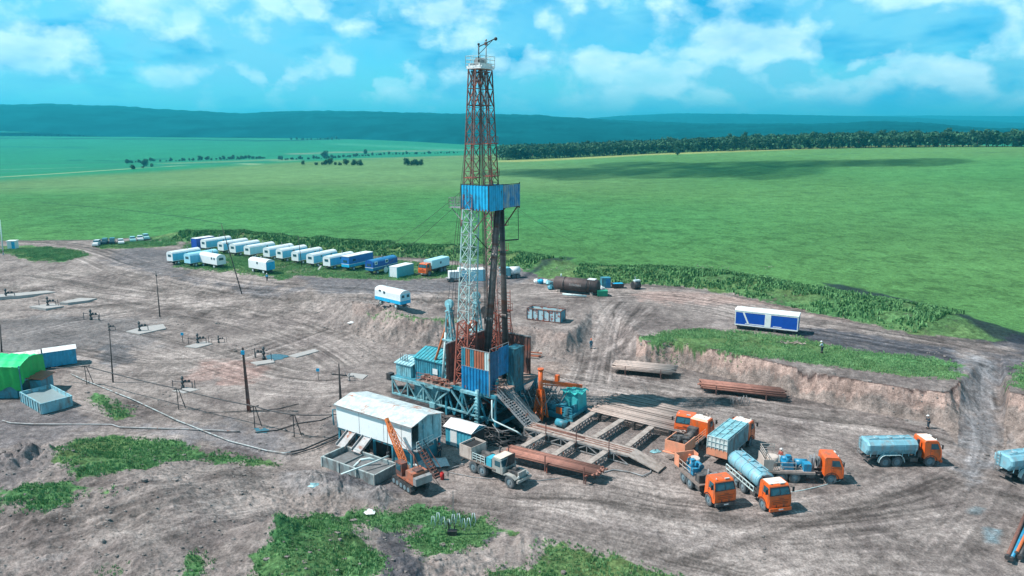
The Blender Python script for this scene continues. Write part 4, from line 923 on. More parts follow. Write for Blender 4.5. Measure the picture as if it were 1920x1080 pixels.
def extras(t, x, side=1):
    MB().box((x, side*0.95, 0.85), (1.1, 0.5, 0.55)).build('fuel_tank', M_GREY, t)
    MB().box((x-0.2, -side*0.95, 0.85), (0.9, 0.45, 0.45)).build('tool_box', M_CHAS, t)
WH = (-2.6, -1.25, 2.6)      # rear pair and front axle; near line measured between x=-1.9 and x=2.6
def veh(pr, pf, side=-1, half=1.2, wb=(-1.9, 2.6)):
    """pixel contact points of the near-side rear wheels and front wheel; side = local y sign of that flank"""
    a = at(*pr); b = at(*pf); h = math.atan2(b.y-a.y, b.x-a.x); d = Vector((math.cos(h), math.sin(h), 0)); n = Vector((-d.y, d.x, 0))
    mid = (a+b)/2 - d*((wb[0]+wb[1])/2) - n*side*half
    print('VEH', pr, pf, 'wheelbase measured', round((b-a).length, 2))
    mid.z = z_at(mid.x, mid.y)+0.03; return mid, h
def pump_truck(name, label, loc, h, rearpanel=M_SALMON, railing=False, roof=None, group='orange cab oilfield trucks parked by the pipe racks'):
    t = thing(name, label, 'truck', loc, h, group); chassis(t, -4.6, 3.9, WH); cab(t, 1.85, roof=roof); extras(t, 0.6)
    b = MB().box((-1.9, 0, 1.25), (5.6, 2.4, 0.14)).box((-1.9, -1.22, 1.18), (5.6, 0.06, 0.22)).box((-1.9, 1.22, 1.18), (5.6, 0.06, 0.22)); b.build('deck', M_GPIPE, t)
    MB().box((-4.6, 0, 1.95), (0.1, 2.4, 1.4)).box((-4.1, -1.17, 1.95), (1.0, 0.06, 1.4)).box((-4.1, 1.17, 1.95), (1.0, 0.06, 1.4)).build('rear_panel', rearpanel, t)
    MB().cyl((-3.3, 0.5, 1.3), (-3.3, 0.5, 2.4), 0.62, 18).build('mixing_drum', M_BEIGE, t)
    p = MB().box((-1.9, -0.2, 1.7), (1.2, 1.1, 0.8)).cyl((-2.4, 0.3, 2.2), (-1.3, 0.3, 2.2), 0.3, 14).cyl((-1.9, -0.5, 1.9), (-1.9, -0.5, 2.9), 0.22, 12).box((-1.9, -0.5, 2.9), (0.5, 0.5, 0.15)); p.build('pump', M_MBLUE, t)
    MB().cyl((-0.9, 0.35, 1.75), (0.4, 0.35, 1.75), 0.42, 16).box((0.1, -0.6, 1.75), (0.8, 0.9, 0.85)).build('engine', M_MBLUE if railing else M_CHAS, t)
    MB().bar((0.95, -0.3, 1.3), (0.95, -0.3, 3.1), 0.16, n=10).box((0.95, 0.4, 1.9), (0.4, 0.8, 1.2)).build('exhaust', M_GREY, t)
    MB().cyl((1.4, -0.55, 2.0), (1.4, 0.55, 2.0), 0.6, 20, ).build('spare_wheel', M_TYRE, t) if not railing else MB().bar((1.45, 0.2, 2.0), (1.7, 0.2, 2.0), 1.2, n=20).build('spare_wheel', M_TYRE, t)
    m = MB()
    for k in range(6): m.tube([(-3.0+k*0.5, -0.9+0.1*k, 1.35), (-2.6+k*0.5, -0.6, 1.7+0.1*(k % 3)), (-2.2+k*0.5, 0.2, 1.6), (-2.0+k*0.5, 0.9, 1.4)], 0.05)
    m.build('piping', M_GREY, t)
    r = MB(); rail(r, [(-4.5, -1.15, 1.35), (-1.2, -1.15, 1.35)], 1.0, 0.05, 1.1, 1)
    if railing: rail(r, [(-4.5, 1.15, 2.6), (-3.0, 1.15, 2.6)], 0.9, 0.05, 0.8, 2); rail(r, [(-4.5, -1.15, 2.6), (-4.5, 1.15, 2.6)], 0.9, 0.05, 0.8, 2)
    r.build('railing', M_BEIGE, t)
    return t
loc, h = veh((1282, 907), (1331, 951)); 
tA = pump_truck('pump_truck', 'orange cab pump truck with a blue pump, nearest the walkway ramp', loc, h, rearpanel=M_SALMON)
loc, h = veh((1472, 906), (1563, 909))
pump_truck('pump_truck', 'orange cab pump truck facing right with a beige tank and railings at its rear', loc, h, rearpanel=M_BEIGE, railing=True)

def tank_body(t, x0, x1, r, zc, flat, m, n=22):
    """elliptical or chamfered barrel along x"""
    def sec(x, k):
        if flat: P = [(-0.75, -0.85), (0.75, -0.85), (1.2, -0.15), (1.2, 0.45), (0.8, 0.8), (-0.8, 0.8), (-1.2, 0.45), (-1.2, -0.15)]; return [(x, a*k, zc+b*k*1.0) for a, b in P]
        return [(x, r*1.12*k*math.cos(2*PI*i/n), zc+r*0.92*k*math.sin(2*PI*i/n)) for i in range(n)]
    b = MB().loft([sec(x0-0.12, 0.82), sec(x0, 0.97), sec(x0+0.06, 1), sec(x1-0.06, 1), sec(x1, 0.97), sec(x1+0.12, 0.82)], smooth=not flat)
    body = b.build('tank', m, t)
    for x in np.linspace(x0+0.15, x1-0.15, 5):
        hb = MB(); s_ = [Vector(p) for p in sec(x, 1.012)]
        for p, q in zip(s_, s_[1:]+s_[:1]): hb.bar(p, q, 0.05)
        hb.build('hoop', m, body)
    return body
def tanker(name, label, loc, h, flat=False, roof=None, frame=True, m=M_TANKB, group='orange cab oilfield trucks parked by the pipe racks', long=0.0):
    t = thing(name, label, 'tank truck', loc, h, group); chassis(t, -4.6, 3.9, WH); cab(t, 1.85, roof=roof); extras(t, 0.9)
    body = tank_body(t, -4.7, 1.05, 0.98, 2.25, flat, m)
    c = MB(); zt = 2.25+(0.8 if flat else 0.9)+0.02
    c.box((-1.8, 0, zt), (5.0, 0.6, 0.05))
    for s in (-0.42, 0.42): c.bar((-4.4, s, zt+0.12), (0.8, s, zt+0.12), 0.06)
    for x in (-3.4, -1.8, -0.3): c.cyl((x, 0, zt), (x, 0, zt+0.2), 0.3, 14)
    c.build('catwalk', m, body)
    if flat:
        w = MB().box((-1.8, -1.21, 2.55), (4.4, 0.03, 0.05)); 
        for x in np.linspace(-4.4, 0.8, 8): w.bar((x, -1.1, 1.3), (x, -1.2, 2.1), 0.06); w.bar((x, 1.1, 1.3), (x, 1.2, 2.1), 0.06)
        w.build('rib', m, body)
        for s in (-1, 1):
            a = MB(); pts = [(-1.93+1.5*math.cos(u)*(1.0), 0.62+0.86*min(1, math.sin(u)*1.35)) for u in np.linspace(0, PI, 14)]
            for p, q in zip(pts, pts[1:]): a.bar((p[0], s*1.08, p[1]), (q[0], s*1.08, q[1]), 0.42, 0.05)
            a.build('mudguard', M_WSTEEL, t)
    if frame:
        f = MB()
        for s in (-1, 1):
            f.bar((-4.7, s*1.2, 1.65), (0.9, s*1.2, 1.65), 0.08); f.bar((-4.7, s*1.2, 1.15), (0.9, s*1.2, 1.15), 0.08)
            for x in np.linspace(-4.7, 0.9, 9): f.bar((x, s*1.2, 1.15), (x, s*1.2, 1.65), 0.07)
        f.build('side_frame', M_WSTEEL, t)
    MB().bar((1.25, 0.2, 2.0), (1.6, 0.2, 2.0), 1.2, n=20).build('spare_wheel', M_TYRE, t)
    MB().box((1.4, -0.9, 1.5), (0.4, 0.3, 0.8)).box((1.4, -0.5, 2.6), (0.25, 0.25, 0.9)).build('air_filter', M_CHAS, t)
    l = MB(); ladder(l, (-4.95, 0.5, 1.0), (-4.95, 0.5, 3.2), 0.45, 0.05, 0.35, side=(0, 1, 0)); l.build('rear_ladder', M_GREY, t)
    return t
loc, h = veh((1384, 917), (1429, 957))
tanker('tank_truck', 'tank truck with a pale roofed orange cab and a blue barrel between two pump trucks', loc, h, roof=M_ORW)
loc, h = veh((1664, 877), (1749, 875))
tanker('tank_truck', 'blue chamfered tank truck with an orange cab standing alone on the open ground at right', loc, h, flat=True, roof=M_ORW, frame=False)
loc, h = veh((1925, 905), (2005, 872))
tT = tanker('tank_truck', 'blue chamfered tank truck cut by the right edge of the photo', loc, h, flat=True, roof=M_ORW, frame=False)

# grey slatted dump truck and its neighbours, seen from behind
loc, h = veh((1372, 868), (1414, 830))
t = thing('dump_truck', 'ribbed grey blue box truck facing away behind the barrel tanker', 'truck', loc, h, 'orange cab oilfield trucks parked by the pipe racks')
chassis(t, -4.6, 3.9, WH); cab(t, 1.9, roof=M_ORW); extras(t, 0.7)
b = MB().b2((-4.9, -1.25, 1.15), (1.5, 1.25, 1.3)); b.b2((-4.9, -1.25, 1.3), (1.5, -1.15, 3.3)).b2((-4.9, 1.15, 1.3), (1.5, 1.25, 3.3)).b2((1.4, -1.15, 1.3), (1.5, 1.15, 3.3))
for x in np.arange(-4.8, 1.5, 0.42):
    for s in (-1, 1): b.box((x, s*1.28, 2.3), (0.1, 0.06, 2.0))
b.build('box_body', mat('blue_grey_box', (0.25, 0.40, 0.44), 0.5, var=0.2, dirt=0.4), t)
b = MB()
for y in (-0.75, 0, 0.75): b.box((-1.7, y, 3.33), (6.3, 0.66, 0.05)); 
for y in (-1.12, -0.37, 0.37, 1.12): b.bar((-4.9, y, 3.38), (1.5, y, 3.38), 0.09)
b.build('top_cover', M_LTEAL, t)
MB().b2((-4.98, -1.25, 1.95), (-4.88, 1.25, 3.3)).build('tailgate', mat('pale_tailgate', (0.6, 0.62, 0.6), 0.6, var=0.15, dirt=0.3), t)
MB().b2((-5.0, -1.25, 1.05), (-4.88, 1.25, 1.9)).build('tailgate', M_SALMON, t)
r = MB()
for y in np.linspace(-1.2, 1.2, 6): r.bar((-5.05, y, 1.9), (-5.05, y, 3.4), 0.05)
for z in (2.2, 2.8, 3.4): r.bar((-5.05, -1.2, z), (-5.05, 1.2, z), 0.05)
r.build('rear_rack', M_WSTEEL, t)
loc, h = veh((1294, 862), (1337, 826))
t = thing('pump_truck', 'truck facing away with an open faded orange box of pumps at its rear', 'truck', loc, h, 'orange cab oilfield trucks parked by the pipe racks')
chassis(t, -4.6, 3.9, WH); cab(t, 1.9, roof=M_ORW); extras(t, 0.7)
b = MB().b2((-4.9, -1.25, 1.2), (-1.9, 1.25, 1.35)).b2((-4.9, -1.25, 1.35), (-4.8, 1.25, 2.5)).b2((-4.8, -1.25, 1.35), (-1.9, -1.15, 2.5)).b2((-4.8, 1.15, 1.35), (-1.9, 1.25, 2.5)).b2((-5.2, -1.4, 1.05), (-4.9, 1.4, 1.15)); b.build('open_box', M_SALMON, t)
b = MB(); rr = random.Random(3)
for k in range(14): b.box((rr.uniform(-4.5, -2.2), rr.uniform(-0.9, 0.9), 1.9), (rr.uniform(.2, .7), rr.uniform(.2, .6), rr.uniform(.6, 1.4)), rz=rr.random())
b.cyl((-3.6, 0, 1.5), (-3.6, 0, 2.9), 0.3, 12); b.build('pump', M_CHAS, t)
b = MB().b2((-1.9, -1.2, 1.2), (1.6, 1.2, 1.3)); b.cyl((-1.4, 0, 1.8), (0.8, 0, 1.8), 0.45, 14); b.box((0.9, 0.3, 1.8), (0.8, 1.2, 1.0)); b.build('deck', M_CHAS, t)
r = MB(); rail(r, [(-1.8, -1.15, 1.3), (1.4, -1.15, 1.3)], 1.0, 0.05, 0.8, 2); r.build('railing', M_SALMON, t)
a = at(1312, 812); a.z = z_at(a.x, a.y)
t = thing('tractor_truck', 'short orange cab truck facing the pipe racks, behind the open faded orange box', 'truck', a+Vector((-0.9, 1.5, 0)), R(-115), 'orange cab oilfield trucks parked by the pipe racks')
chassis(t, -1.6, 3.9, (-0.6, 2.6)); cab(t, 1.85); 
MB().b2((-0.4, -1.1, 1.2), (1.6, 1.1, 1.5)).build('deck', M_CHAS, t)

# bonneted truck with its bonnet up
loc, h = veh((893, 889), (957, 916), wb=(-1.9, 2.9))
t = thing('bonneted_truck', 'grey bonneted six wheel truck with its bonnet raised beside the rusty pipe bundle', 'truck', loc, h)
M_USED = mat('dusty_grey_green', (0.36, 0.37, 0.35), 0.6, var=0.15, dirt=0.4, dirtcol=(0.3, 0.26, 0.24))
chassis(t, -4.6, 4.0, (-2.6, -1.25, 2.9), r=0.66); 
c = MB().prism([(0.3, 1.1), (0.3, 2.6), (0.45, 2.75), (1.35, 2.72), (1.55, 2.6), (1.75, 1.95), (1.85, 1.9), (1.85, 1.1)], -1.12, 1.12, 'y')
cb = c.build('cab', M_USED, t)
MB().add([(1.575, -0.98, 2.57), (1.575, 0.98, 2.57), (1.77, 1.0, 1.98), (1.77, -1.0, 1.98)], [(3, 2, 1, 0)]).build('windscreen', M_GLASS, cb)
MB().box((0.9, 0, 2.77), (1.1, 1.9, 0.05)).build('cab_roof', mat('cream_roof', (0.7, 0.62, 0.52), 0.5), cb)
for s in (-1, 1):
    MB().box((1.1, s*1.13, 2.2), (0.8, 0.03, 0.6)).build('side_window', M_GLASS, cb)
    f = MB(); f.prism([(2.0, 1.25), (2.35, 1.45), (3.3, 1.42), (3.75, 1.15), (3.7, 1.05), (3.25, 1.3), (2.4, 1.32), (2.1, 1.15)], s*0.7, s*1.2, 'y'); f.build('mudguard', M_USED, t)
    MB().cyl((3.8, s*0.75, 1.35), (3.9, s*0.75, 1.35), 0.14, 14).build('headlight', M_LAMP, t)
MB().b2((2.0, -0.55, 1.1), (3.4, 0.55, 1.62)).cyl((2.3, 0, 1.7), (3.0, 0, 1.7), 0.25, 12).build('engine', M_CHAS, t)
MB().b2((3.55, -0.6, 1.0), (3.75, 0.6, 1.75)).build('radiator', M_USED, t)
MB().add([(1.9, -0.7, 1.95), (1.9, 0.7, 1.95), (2.15, 0.55, 3.25), (2.15, -0.55, 3.25), (2.0, -0.7, 1.93), (2.0, 0.7, 1.93), (2.22, 0.55, 3.22), (2.22, -0.55, 3.22)], [(0, 1, 2, 3), (7, 6, 5, 4), (0, 4, 5, 1), (1, 5, 6, 2), (2, 6, 7, 3), (3, 7, 4, 0)]).build('bonnet', M_DARK, t)
MB().box((4.0, 0, 0.95), (0.22, 2.3, 0.28)).build('bumper', M_USED, t)
MB().box((-1.9, 0, 1.4), (5.4, 2.4, 0.14)).build('deck', M_GPIPE, t)
MB().b2((-4.7, -1.22, 1.45), (-4.6, 1.22, 2.9)).b2((-4.6, -1.22, 1.45), (-2.8, -1.14, 2.9)).b2((-4.6, 1.14, 1.45), (-2.8, 1.22, 2.9)).b2((-2.85, -1.14, 1.45), (-2.8, 1.14, 2.9)).build('hopper', M_BEIGE, t)
MB().b2((-4.6, -1.14, 2.6), (-2.85, 1.14, 2.66)).build('hopper_contents', M_BLACK, t)
MB().b2((-0.6, -1.1, 1.48), (0.15, 0.0, 2.45)).build('motor_housing', mat('turquoise_housing', (0.05, 0.42, 0.55), 0.45, var=0.15), t)
MB().cyl((-2.4, 0.3, 1.9), (-0.9, 0.3, 1.9), 0.4, 14).box((-1.6, -0.5, 1.8), (1.0, 0.6, 0.6)).bar((-0.4, 0.9, 1.5), (-0.4, 0.9, 3.0), 0.2, n=8).build('pump', M_CHAS, t)
r = MB(); rail(r, [(-2.7, -1.15, 1.48), (-0.8, -1.15, 1.48)], 0.9, 0.05, 0.6, 2); r.build('railing', M_WSTEEL, t)

# box truck standing by the caravans
a = at(781, 522); b_ = at(829, 509)
h = math.atan2(a.y-b_.y, a.x-b_.x); mid = (a+b_)/2; mid.z = z_at(mid.x, mid.y)
t = thing('box_truck', 'orange cab truck with a pale blue box body, right of the caravan row', 'truck', mid+Vector((0.5, 1.5, 0)), h)
chassis(t, -5.2, 3.9, (-3.6, -2.3, 2.6)); cab(t, 1.95)
MB().prism([(-1.25, 1.5), (1.25, 1.5), (1.25, 3.35), (1.1, 3.55), (-1.1, 3.55), (-1.25, 3.35)], -5.4, 1.7, 'x').build('box_body', mat('pale_blue_box', (0.42, 0.74, 0.82), 0.4, var=0.08), t)
MB().b2((-5.45, -1.28, 1.25), (1.7, 1.28, 1.48)).build('subframe', M_CHAS, t)
MB().box((-1.8, 1.27, 2.6), (0.6, 0.04, 0.5)).build('window', M_GLASS, t)

# ------------------------------------------------------------ caravans, containers, cars
M_VAN = mat('caravan_white', (0.74, 0.80, 0.82), 0.4, var=0.05, dirt=0.15, dirtcol=(0.55, 0.62, 0.64))
M_VANSHADE = mat('caravan_shaded_side', (0.10, 0.50, 0.74), 0.4, var=0.08)  # the vans are white; this blue stands for shade on one flank
M_SKY = mat('caravan_pale_blue', (0.35, 0.70, 0.82), 0.4, var=0.08)
def caravan(name, label, loc, h, L_=8.2, body=M_VAN, side=None, sidey=1, angular=False, stripe=None, group=None, windows=(), door=None, roofm=None, wheels=True, W=1.25, Hh=2.5, endm=None):
    """living van on two axles, long axis x; sidey: which flank has its shade painted on"""
    t = thing(name, label, 'caravan', loc, h, group); z0 = 1.0
    if angular: P = [(-W, z0), (W, z0), (W, z0+Hh), (W-0.1, z0+Hh+0.05), (-W+0.1, z0+Hh+0.05), (-W, z0+Hh)]
    else: P = [(-W, z0), (W, z0), (W, z0+Hh*0.72)]+[(W*math.cos(a), z0+Hh*0.72+0.72*math.sin(a)) for a in np.linspace(0.25, PI-0.25, 7)]+[(-W, z0+Hh*0.72)]
    b = MB().prism(P, -L_/2, L_/2, 'x'); body_o = b.build('body', body, t)
    if side: MB().b2((-L_/2+0.1, sidey*(W+0.003), z0+0.15), (L_/2-0.1, sidey*(W+0.03), z0+Hh*0.75)).build('shade_panel', side, body_o)
    if stripe: 
        MB().b2((-L_/2-0.02, -W-0.02, z0-0.02), (L_/2+0.02, W+0.02, z0+0.62)).build('lower_band', stripe, body_o)
        MB().b2((-L_/2-0.03, -W-0.03, z0+0.64), (L_/2+0.03, W+0.03, z0+0.74)).build('trim_strip', M_VAN, body_o)
    if roofm:
        if angular: MB().b2((-L_/2-0.08, -W-0.06, z0+Hh+0.06), (L_/2+0.08, W+0.06, z0+Hh+0.2)).build('roof', roofm, body_o)
        else: MB().prism([(u*1.02, v+0.03) for u, v in P[3:-1]], -L_/2+0.02, L_/2-0.02, 'x').build('roof', roofm, body_o)
    for (x, z, w, hh, s) in windows: MB().box((x, s*(W+0.03), z0+z), (w, 0.06, hh)).build('window', M_GLASS, body_o)
    # end wall: frame, door, steps, drawbar
    MB().b2((-L_/2-0.05, -0.45, z0+0.1), (-L_/2-0.01, 0.45, z0+1.95)).build('end_door', endm or M_SKY, body_o)
    MB().b2((L_/2+0.01, -0.6, z0+1.1), (L_/2+0.05, 0.6, z0+1.7)).build('end_window', M_GLASS, body_o)
    if door is not None: MB().box((door[0], door[1]*(W+0.03), z0+1.05), (0.85, 0.05, 1.95)).build('door', door[2], body_o)
    MB().b2((-L_/2+0.3, -0.5, 0.7), (L_/2-0.3, 0.5, 0.98)).bar((L_/2-0.3, 0.3, 0.75), (L_/2+1.3, 0, 0.6), 0.1).bar((L_/2-0.3, -0.3, 0.75), (L_/2+1.3, 0, 0.6), 0.1).build('underframe', M_CHAS, t)
    vx = (len(label)*7 % 5-2)*L_*0.12
    MB().bar((vx, 0.2, z0+Hh*0.95), (vx, 0.2, z0+Hh+0.75), 0.16, n=8).build('chimney', M_GREY, body_o)
    if wheels:
        for x in (-L_*0.3, L_*0.3):
            for s in (-1, 1):
                w = MB().cyl((x, s*0.75, 0.48), (x, s*1.15, 0.48), 0.48, 16).build('wheel', M_TYRE, t); MB().cyl((x, s*1.151, 0.48), (x, s*1.18, 0.48), 0.26, 12).build('rim', M_WSTEEL, w)
    return t
def flank(pf, pr, side, W=1.25, base=None):
    """loc, heading, length from the ground pixels of the visible flank; x points from pr to pf; side: local y sign of that flank"""
    a = at(*pr); b = at(*pf); d = (b-a); d.z = 0; L_ = d.length; d.normalize(); n = Vector((-d.y, d.x, 0)); m = (a+b)/2-n*side*W
    m.z = z_at(m.x, m.y); return m, math.atan2(d.y, d.x), L_
GV = 'white living caravans parked in a row along the grassy berm'
rowp = [((388, 472), (432, 465)), ((420, 477), (464, 469)), ((442, 481), (489, 473)), ((470, 485), (516, 477)), ((506, 489), (549, 480)), ((531, 492), (577, 484)), ((560, 497), (603, 488)), ((588, 502), (634, 492)), ((620, 507), (672, 497))]
ORD = ['ninth', 'eighth', 'seventh', 'sixth', 'fifth', 'fourth', 'third', 'second', 'first']
WN = [((-1.5, 1.6, 0.5, 0.4, 1),), ((1.5, 1.6, 0.5, 0.4, 1), (-2, 1.6, .5, .4, 1)), ((0.5, 1.6, 0.7, 0.4, 1),)]
headings = []; base_L = None
for k, (pf, pr) in enumerate(rowp):
    m, h, L_ = flank(pf, pr, 1); headings.append(h)
    print('VAN', k, round(L_, 1), round(math.degrees(h), 1))
hm = sum(h if h < 0 else h-2*PI for h in headings)/len(headings)
for k, (pf, pr) in enumerate(rowp):
    b = at(*pf); d = Vector((math.cos(hm), math.sin(hm), 0)); n = Vector((-d.y, d.x, 0)); L_ = 8.6
    m = b-d*L_/2-n*1.25; m.z = z_at(m.x, m.y)
    t = caravan('living_caravan', 'white round roofed caravan, %s one left of the all blue trailers in the berm row' % ORD[k], m, hm+(k*37 % 5-2)*0.012, L_, M_VAN, M_VANSHADE if k != 3 else M_SKY, 1, group=GV, windows=WN[k % 3])
    if k in (1, 4, 8): 
        s = MB(); [s.box((L_/2+0.5+0.25*q, -1.6, 0.85-0.25*q), (0.25, 0.7, 0.06)) for q in range(4)]; s.bar((L_/2+0.3, -1.6, 0.95), (L_/2+1.5, -1.6, 0.0), 0.06); s.build('steps', M_WHITE, t)
def two(pf, pr, L_, W=1.25, side=1, h=None):
    b = at(*pf); hh = h if h is not None else hm; d = Vector((math.cos(hh), math.sin(hh), 0)); n = Vector((-d.y, d.x, 0)); m = b-d*L_/2-n*side*W; m.z = z_at(m.x, m.y); return m, hh
m, h = two((655, 509), None, 8.8); t = caravan('office_trailer', 'blue trailer with a flat white roof between the white caravans and the dark blue trailer', m, h, 8.8, mat('mid_blue_paint', (0.02, 0.17, 0.5), 0.4, var=0.1), angular=True, roofm=M_WHITE, stripe=M_CYAN, windows=((2.5, 1.6, 0.9, 0.5, 1),))
m, h = two((700, 516), None, 9.0); t = caravan('office_trailer', 'dark blue trailer with framed white windows next to the small pale container', m, h, 9.0, mat('navy_blue_paint', (0.01, 0.09, 0.36), 0.4, var=0.1), roofm=mat('teal_blue_roof', (0.03, 0.2, 0.42), 0.5), stripe=mat('teal_band', (0.02, 0.16, 0.3), 0.4), windows=((3.4, 1.75, 0.5, 0.4, 1), (-0.5, 1.75, 0.7, 0.5, 1)))
for x in (3.4, -0.5): MB().box((x, 1.27, 2.75), (1.0, 0.04, 0.8)).build('window_surround', M_WHITE, t)
MB().bar((0.5, 1.7, 0.75), (0.5, 1.78, 0.75), 1.5, n=20).build('round_cover', M_WHITE, t)
# small pale container
def container(name, label, loc, h, L_, W, Hh, m, roofm=None, endm=None, cat='container', corr=True):
    t = thing(name, label, cat, loc, h)
    b = MB()
    if corr:
        b.corr((-L_/2, -W/2), (L_/2, -W/2), 0.15, Hh, 0.4, 0.04); b.corr((L_/2, W/2), (-L_/2, W/2), 0.15, Hh, 0.4, 0.04); b.corr((-L_/2, W/2), (-L_/2, -W/2), 0.15, Hh, 0.4, 0.04)
    else: b.b2((-L_/2, -W/2, 0.15), (L_/2, W/2, Hh))
    b.build('walls', m, t)
    MB().b2((L_/2-0.04, -W/2, 0.15), (L_/2+0.02, W/2, Hh)).build('end_door', endm or m, t)
    MB().b2((-L_/2-0.05, -W/2-0.05, Hh), (L_/2+0.05, W/2+0.05, Hh+0.08)).build('roof', roofm or m, t)
    f = MB()
    for x in (-L_/2, L_/2):
        for y in (-W/2, W/2): f.bar((x, y, 0), (x, y, Hh+0.05), 0.14)
    for y in (-W/2, W/2): f.bar((-L_/2, y, 0.08), (L_/2, y, 0.08), 0.16)
    f.build('frame', m, t)
    return t
m, h = two((745, 522), None, 6.0, 1.2); container('storage_container', 'small pale turquoise container between the dark blue trailer and the box truck', m, h, 6.0, 2.4, 2.6, mat('turquoise_sheet', (0.09, 0.45, 0.52), 0.5, var=0.1), M_WHITE, M_VAN)
a = at(368, 468); container('storage_container', 'dark blue container with a white top at the far left end of the caravan row', Vector((a.x+0.5, a.y+4, z_at(a.x, a.y+4))), hm, 6, 2.4, 3.0, M_DBLUE, M_WHITE, M_DBLUE)
# left cluster
m, h = two((325, 498), None, 8.4); caravan('living_caravan', 'white round roofed caravan leftmost of the small cluster by the dirt road', m, h, 8.4, M_VAN, M_VANSHADE, 1, windows=((0, 1.6, .5, .4, 1),))
m, h = two((358, 502), None, 8.4); caravan('living_caravan', 'pale caravan half hidden behind the broadside white one in the left cluster', m, h, 8.4, M_SKY, M_VANSHADE, 1, roofm=M_SKY)
m, h, L_ = flank((409, 505), (373, 498), -1); caravan('living_caravan', 'white caravan standing broadside in front of the left cluster', m, h, 8.0, M_VAN, windows=((1.8, 1.5, .5, .5, -1), (2.9, 1.5, .5, .5, -1)), endm=M_CYAN, wheels=True)
t = caravan('living_caravan', 'white caravan with a blue end standing alone in front of the row', *flank((500, 515), (467, 509), -1)[:2], 7.0, M_VAN, windows=((0, 1.5, .5, .5, -1),), endm=M_CYAN); MB().b2((3.51, -1.2, 1.02), (3.56, 1.2, 2.9)).build('shaded_end', M_CYAN, t)  # blue sheet puts shade on the white end wall
m, h, L_ = flank((752, 586), (703, 575), -1); print('camper', L_)
t = caravan('wagon_caravan', 'round roofed white caravan with a sky blue lower half parked alone above the cut bank', m, h, 7.6, M_VAN, windows=((-0.9, 1.7, .5, .45, -1), (-2.2, 1.9, .6, .35, -1)), stripe=M_CYAN, wheels=True)
MB().b2((3.81, -1.2, 1.75), (3.86, 1.2, 2.9)).build('end_wall', M_SKY, t)
for y in (-0.6, 0.6): MB().b2((3.87, y-0.3, 2.2), (3.9, y+0.3, 2.7)).build('end_window', M_GLASS, t)
s = MB(); ladder(s, (-1.0, -1.3, 0.95), (-1.4, -2.6, 0.05), 0.7, 0.07, 0.25, side=(1, 0, 0)); s.build('steps', M_DARK, t)
# big blue site caravan
m, h, L_ = flank((1488, 629), (1383, 617), -1, 1.3); print('bluevan', L_)
t = thing('site_caravan', 'deep blue site caravan with white roof and door beside the grass', 'caravan', m, h); L_ = 10.4; W = 1.3
bo = MB().b2((-L_/2, -W, 0.75), (L_/2, W, 3.3)).build('body', M_DBLUE, t)
MB().prism([(-W-0.06, 3.28), (W+0.06, 3.28), (W+0.06, 3.42), (W-0.3, 3.62), (-W+0.3, 3.62), (-W-0.06, 3.42)], -L_/2-0.08, L_/2+0.08, 'x').build('roof', M_WHITE, bo)
tr = MB(); y = -W-0.012
tr.box((0, y, 0.85), (L_, 0.03, 0.2)).box((0, y, 3.2), (L_, 0.03, 0.22)); tr.box((-1.8, y, 1.12), (3.3, 0.03, 0.14)).box((1.9, y, 1.12), (1.4, 0.03, 0.12))
tr.add([(-3.95, y-0.015, 3.1), (-3.65, y-0.015, 3.1), (-2.75, y-0.015, 1.1), (-3.05, y-0.015, 1.1)], [(3, 2, 1, 0)]); tr.box((L_/2+0.012, 0, 0.85), (0.03, 2*W, 0.2)).box((L_/2+0.012, 0, 3.2), (0.03, 2*W, 0.22))
for s_ in (-1, 1): tr.box((L_/2+0.012, s_*(W-0.06), 2), (0.03, 0.12, 2.4)).box((s_*(L_/2-0.06), y, 2), (0.12, 0.035, 2.4))
tr.build('trim', M_WHITE, bo)
MB().box((0.3, -W-0.025, 2.0), (1.0, 0.06, 2.25)).build('door', M_WHITE, bo)
MB().box((L_/2+0.02, -0.1, 2.2), (0.05, 0.7, 0.9)).build('window', M_WHITE, bo); MB().box((L_/2+0.05, -0.1, 2.2), (0.04, 0.45, 0.6)).build('pane', M_DBLUE, bo)
u = MB().b2((-L_/2+0.2, -1, 0.45), (L_/2-0.2, 1, 0.74))
for x in (-4.6, -1.5, 1.5, 4.6): u.box((x, -0.9, 0.25), (0.4, 0.4, 0.5)).box((x, 0.9, 0.25), (0.4, 0.4, 0.5))
u.build('underframe', M_CHAS, t)
# rusty open skip container
m, h, L_ = flank((1058, 607), (981, 598), -1, 1.2); print('skip', L_)
t = thing('open_container', 'rust streaked pale blue open container above the cut bank right of the rig', 'container', m, h); L_ = 6.6; W = 1.2
M_SK = mat('rust_streaked_blue', (0.42, 0.62, 0.68), 0.6, var=0.1, rust=0.55, rustcol=(0.28, 0.09, 0.07), rscale=1.4)
MB().b2((-L_/2, -W, 0.1), (L_/2, -W+0.06, 2.1)).b2((-L_/2, W-0.06, 0.1), (L_/2, W, 2.1)).b2((-L_/2, -W+0.06, 0.1), (-L_/2+0.06, W-0.06, 2.1)).b2((-L_/2+0.06, -W+0.06, 0.1), (L_/2, W-0.06, 0.2)).build('walls', M_SK, t)
MB().b2((L_/2-0.05, -W+0.06, 0.1), (L_/2+0.02, W-0.06, 2.1)).build('end_wall', M_TEAL, t)
f = MB()
for x in np.linspace(-L_/2, L_/2, 7): f.box((x, -W-0.04, 1.1), (0.13, 0.1, 2.1)).box((x, W+0.04, 1.1), (0.13, 0.1, 2.1))
f.bar((-L_/2, -W, 2.12), (L_/2, -W, 2.12), 0.14).bar((-L_/2, W, 2.12), (L_/2, W, 2.12), 0.14).bar((-L_/2, -W, 2.12), (-L_/2, W, 2.12), 0.14).bar((L_/2, -W, 2.12), (L_/2, W, 2.12), 0.14).bar((-L_/2, -W-0.04, 0.1), (L_/2, -W-0.04, 0.1), 0.16)
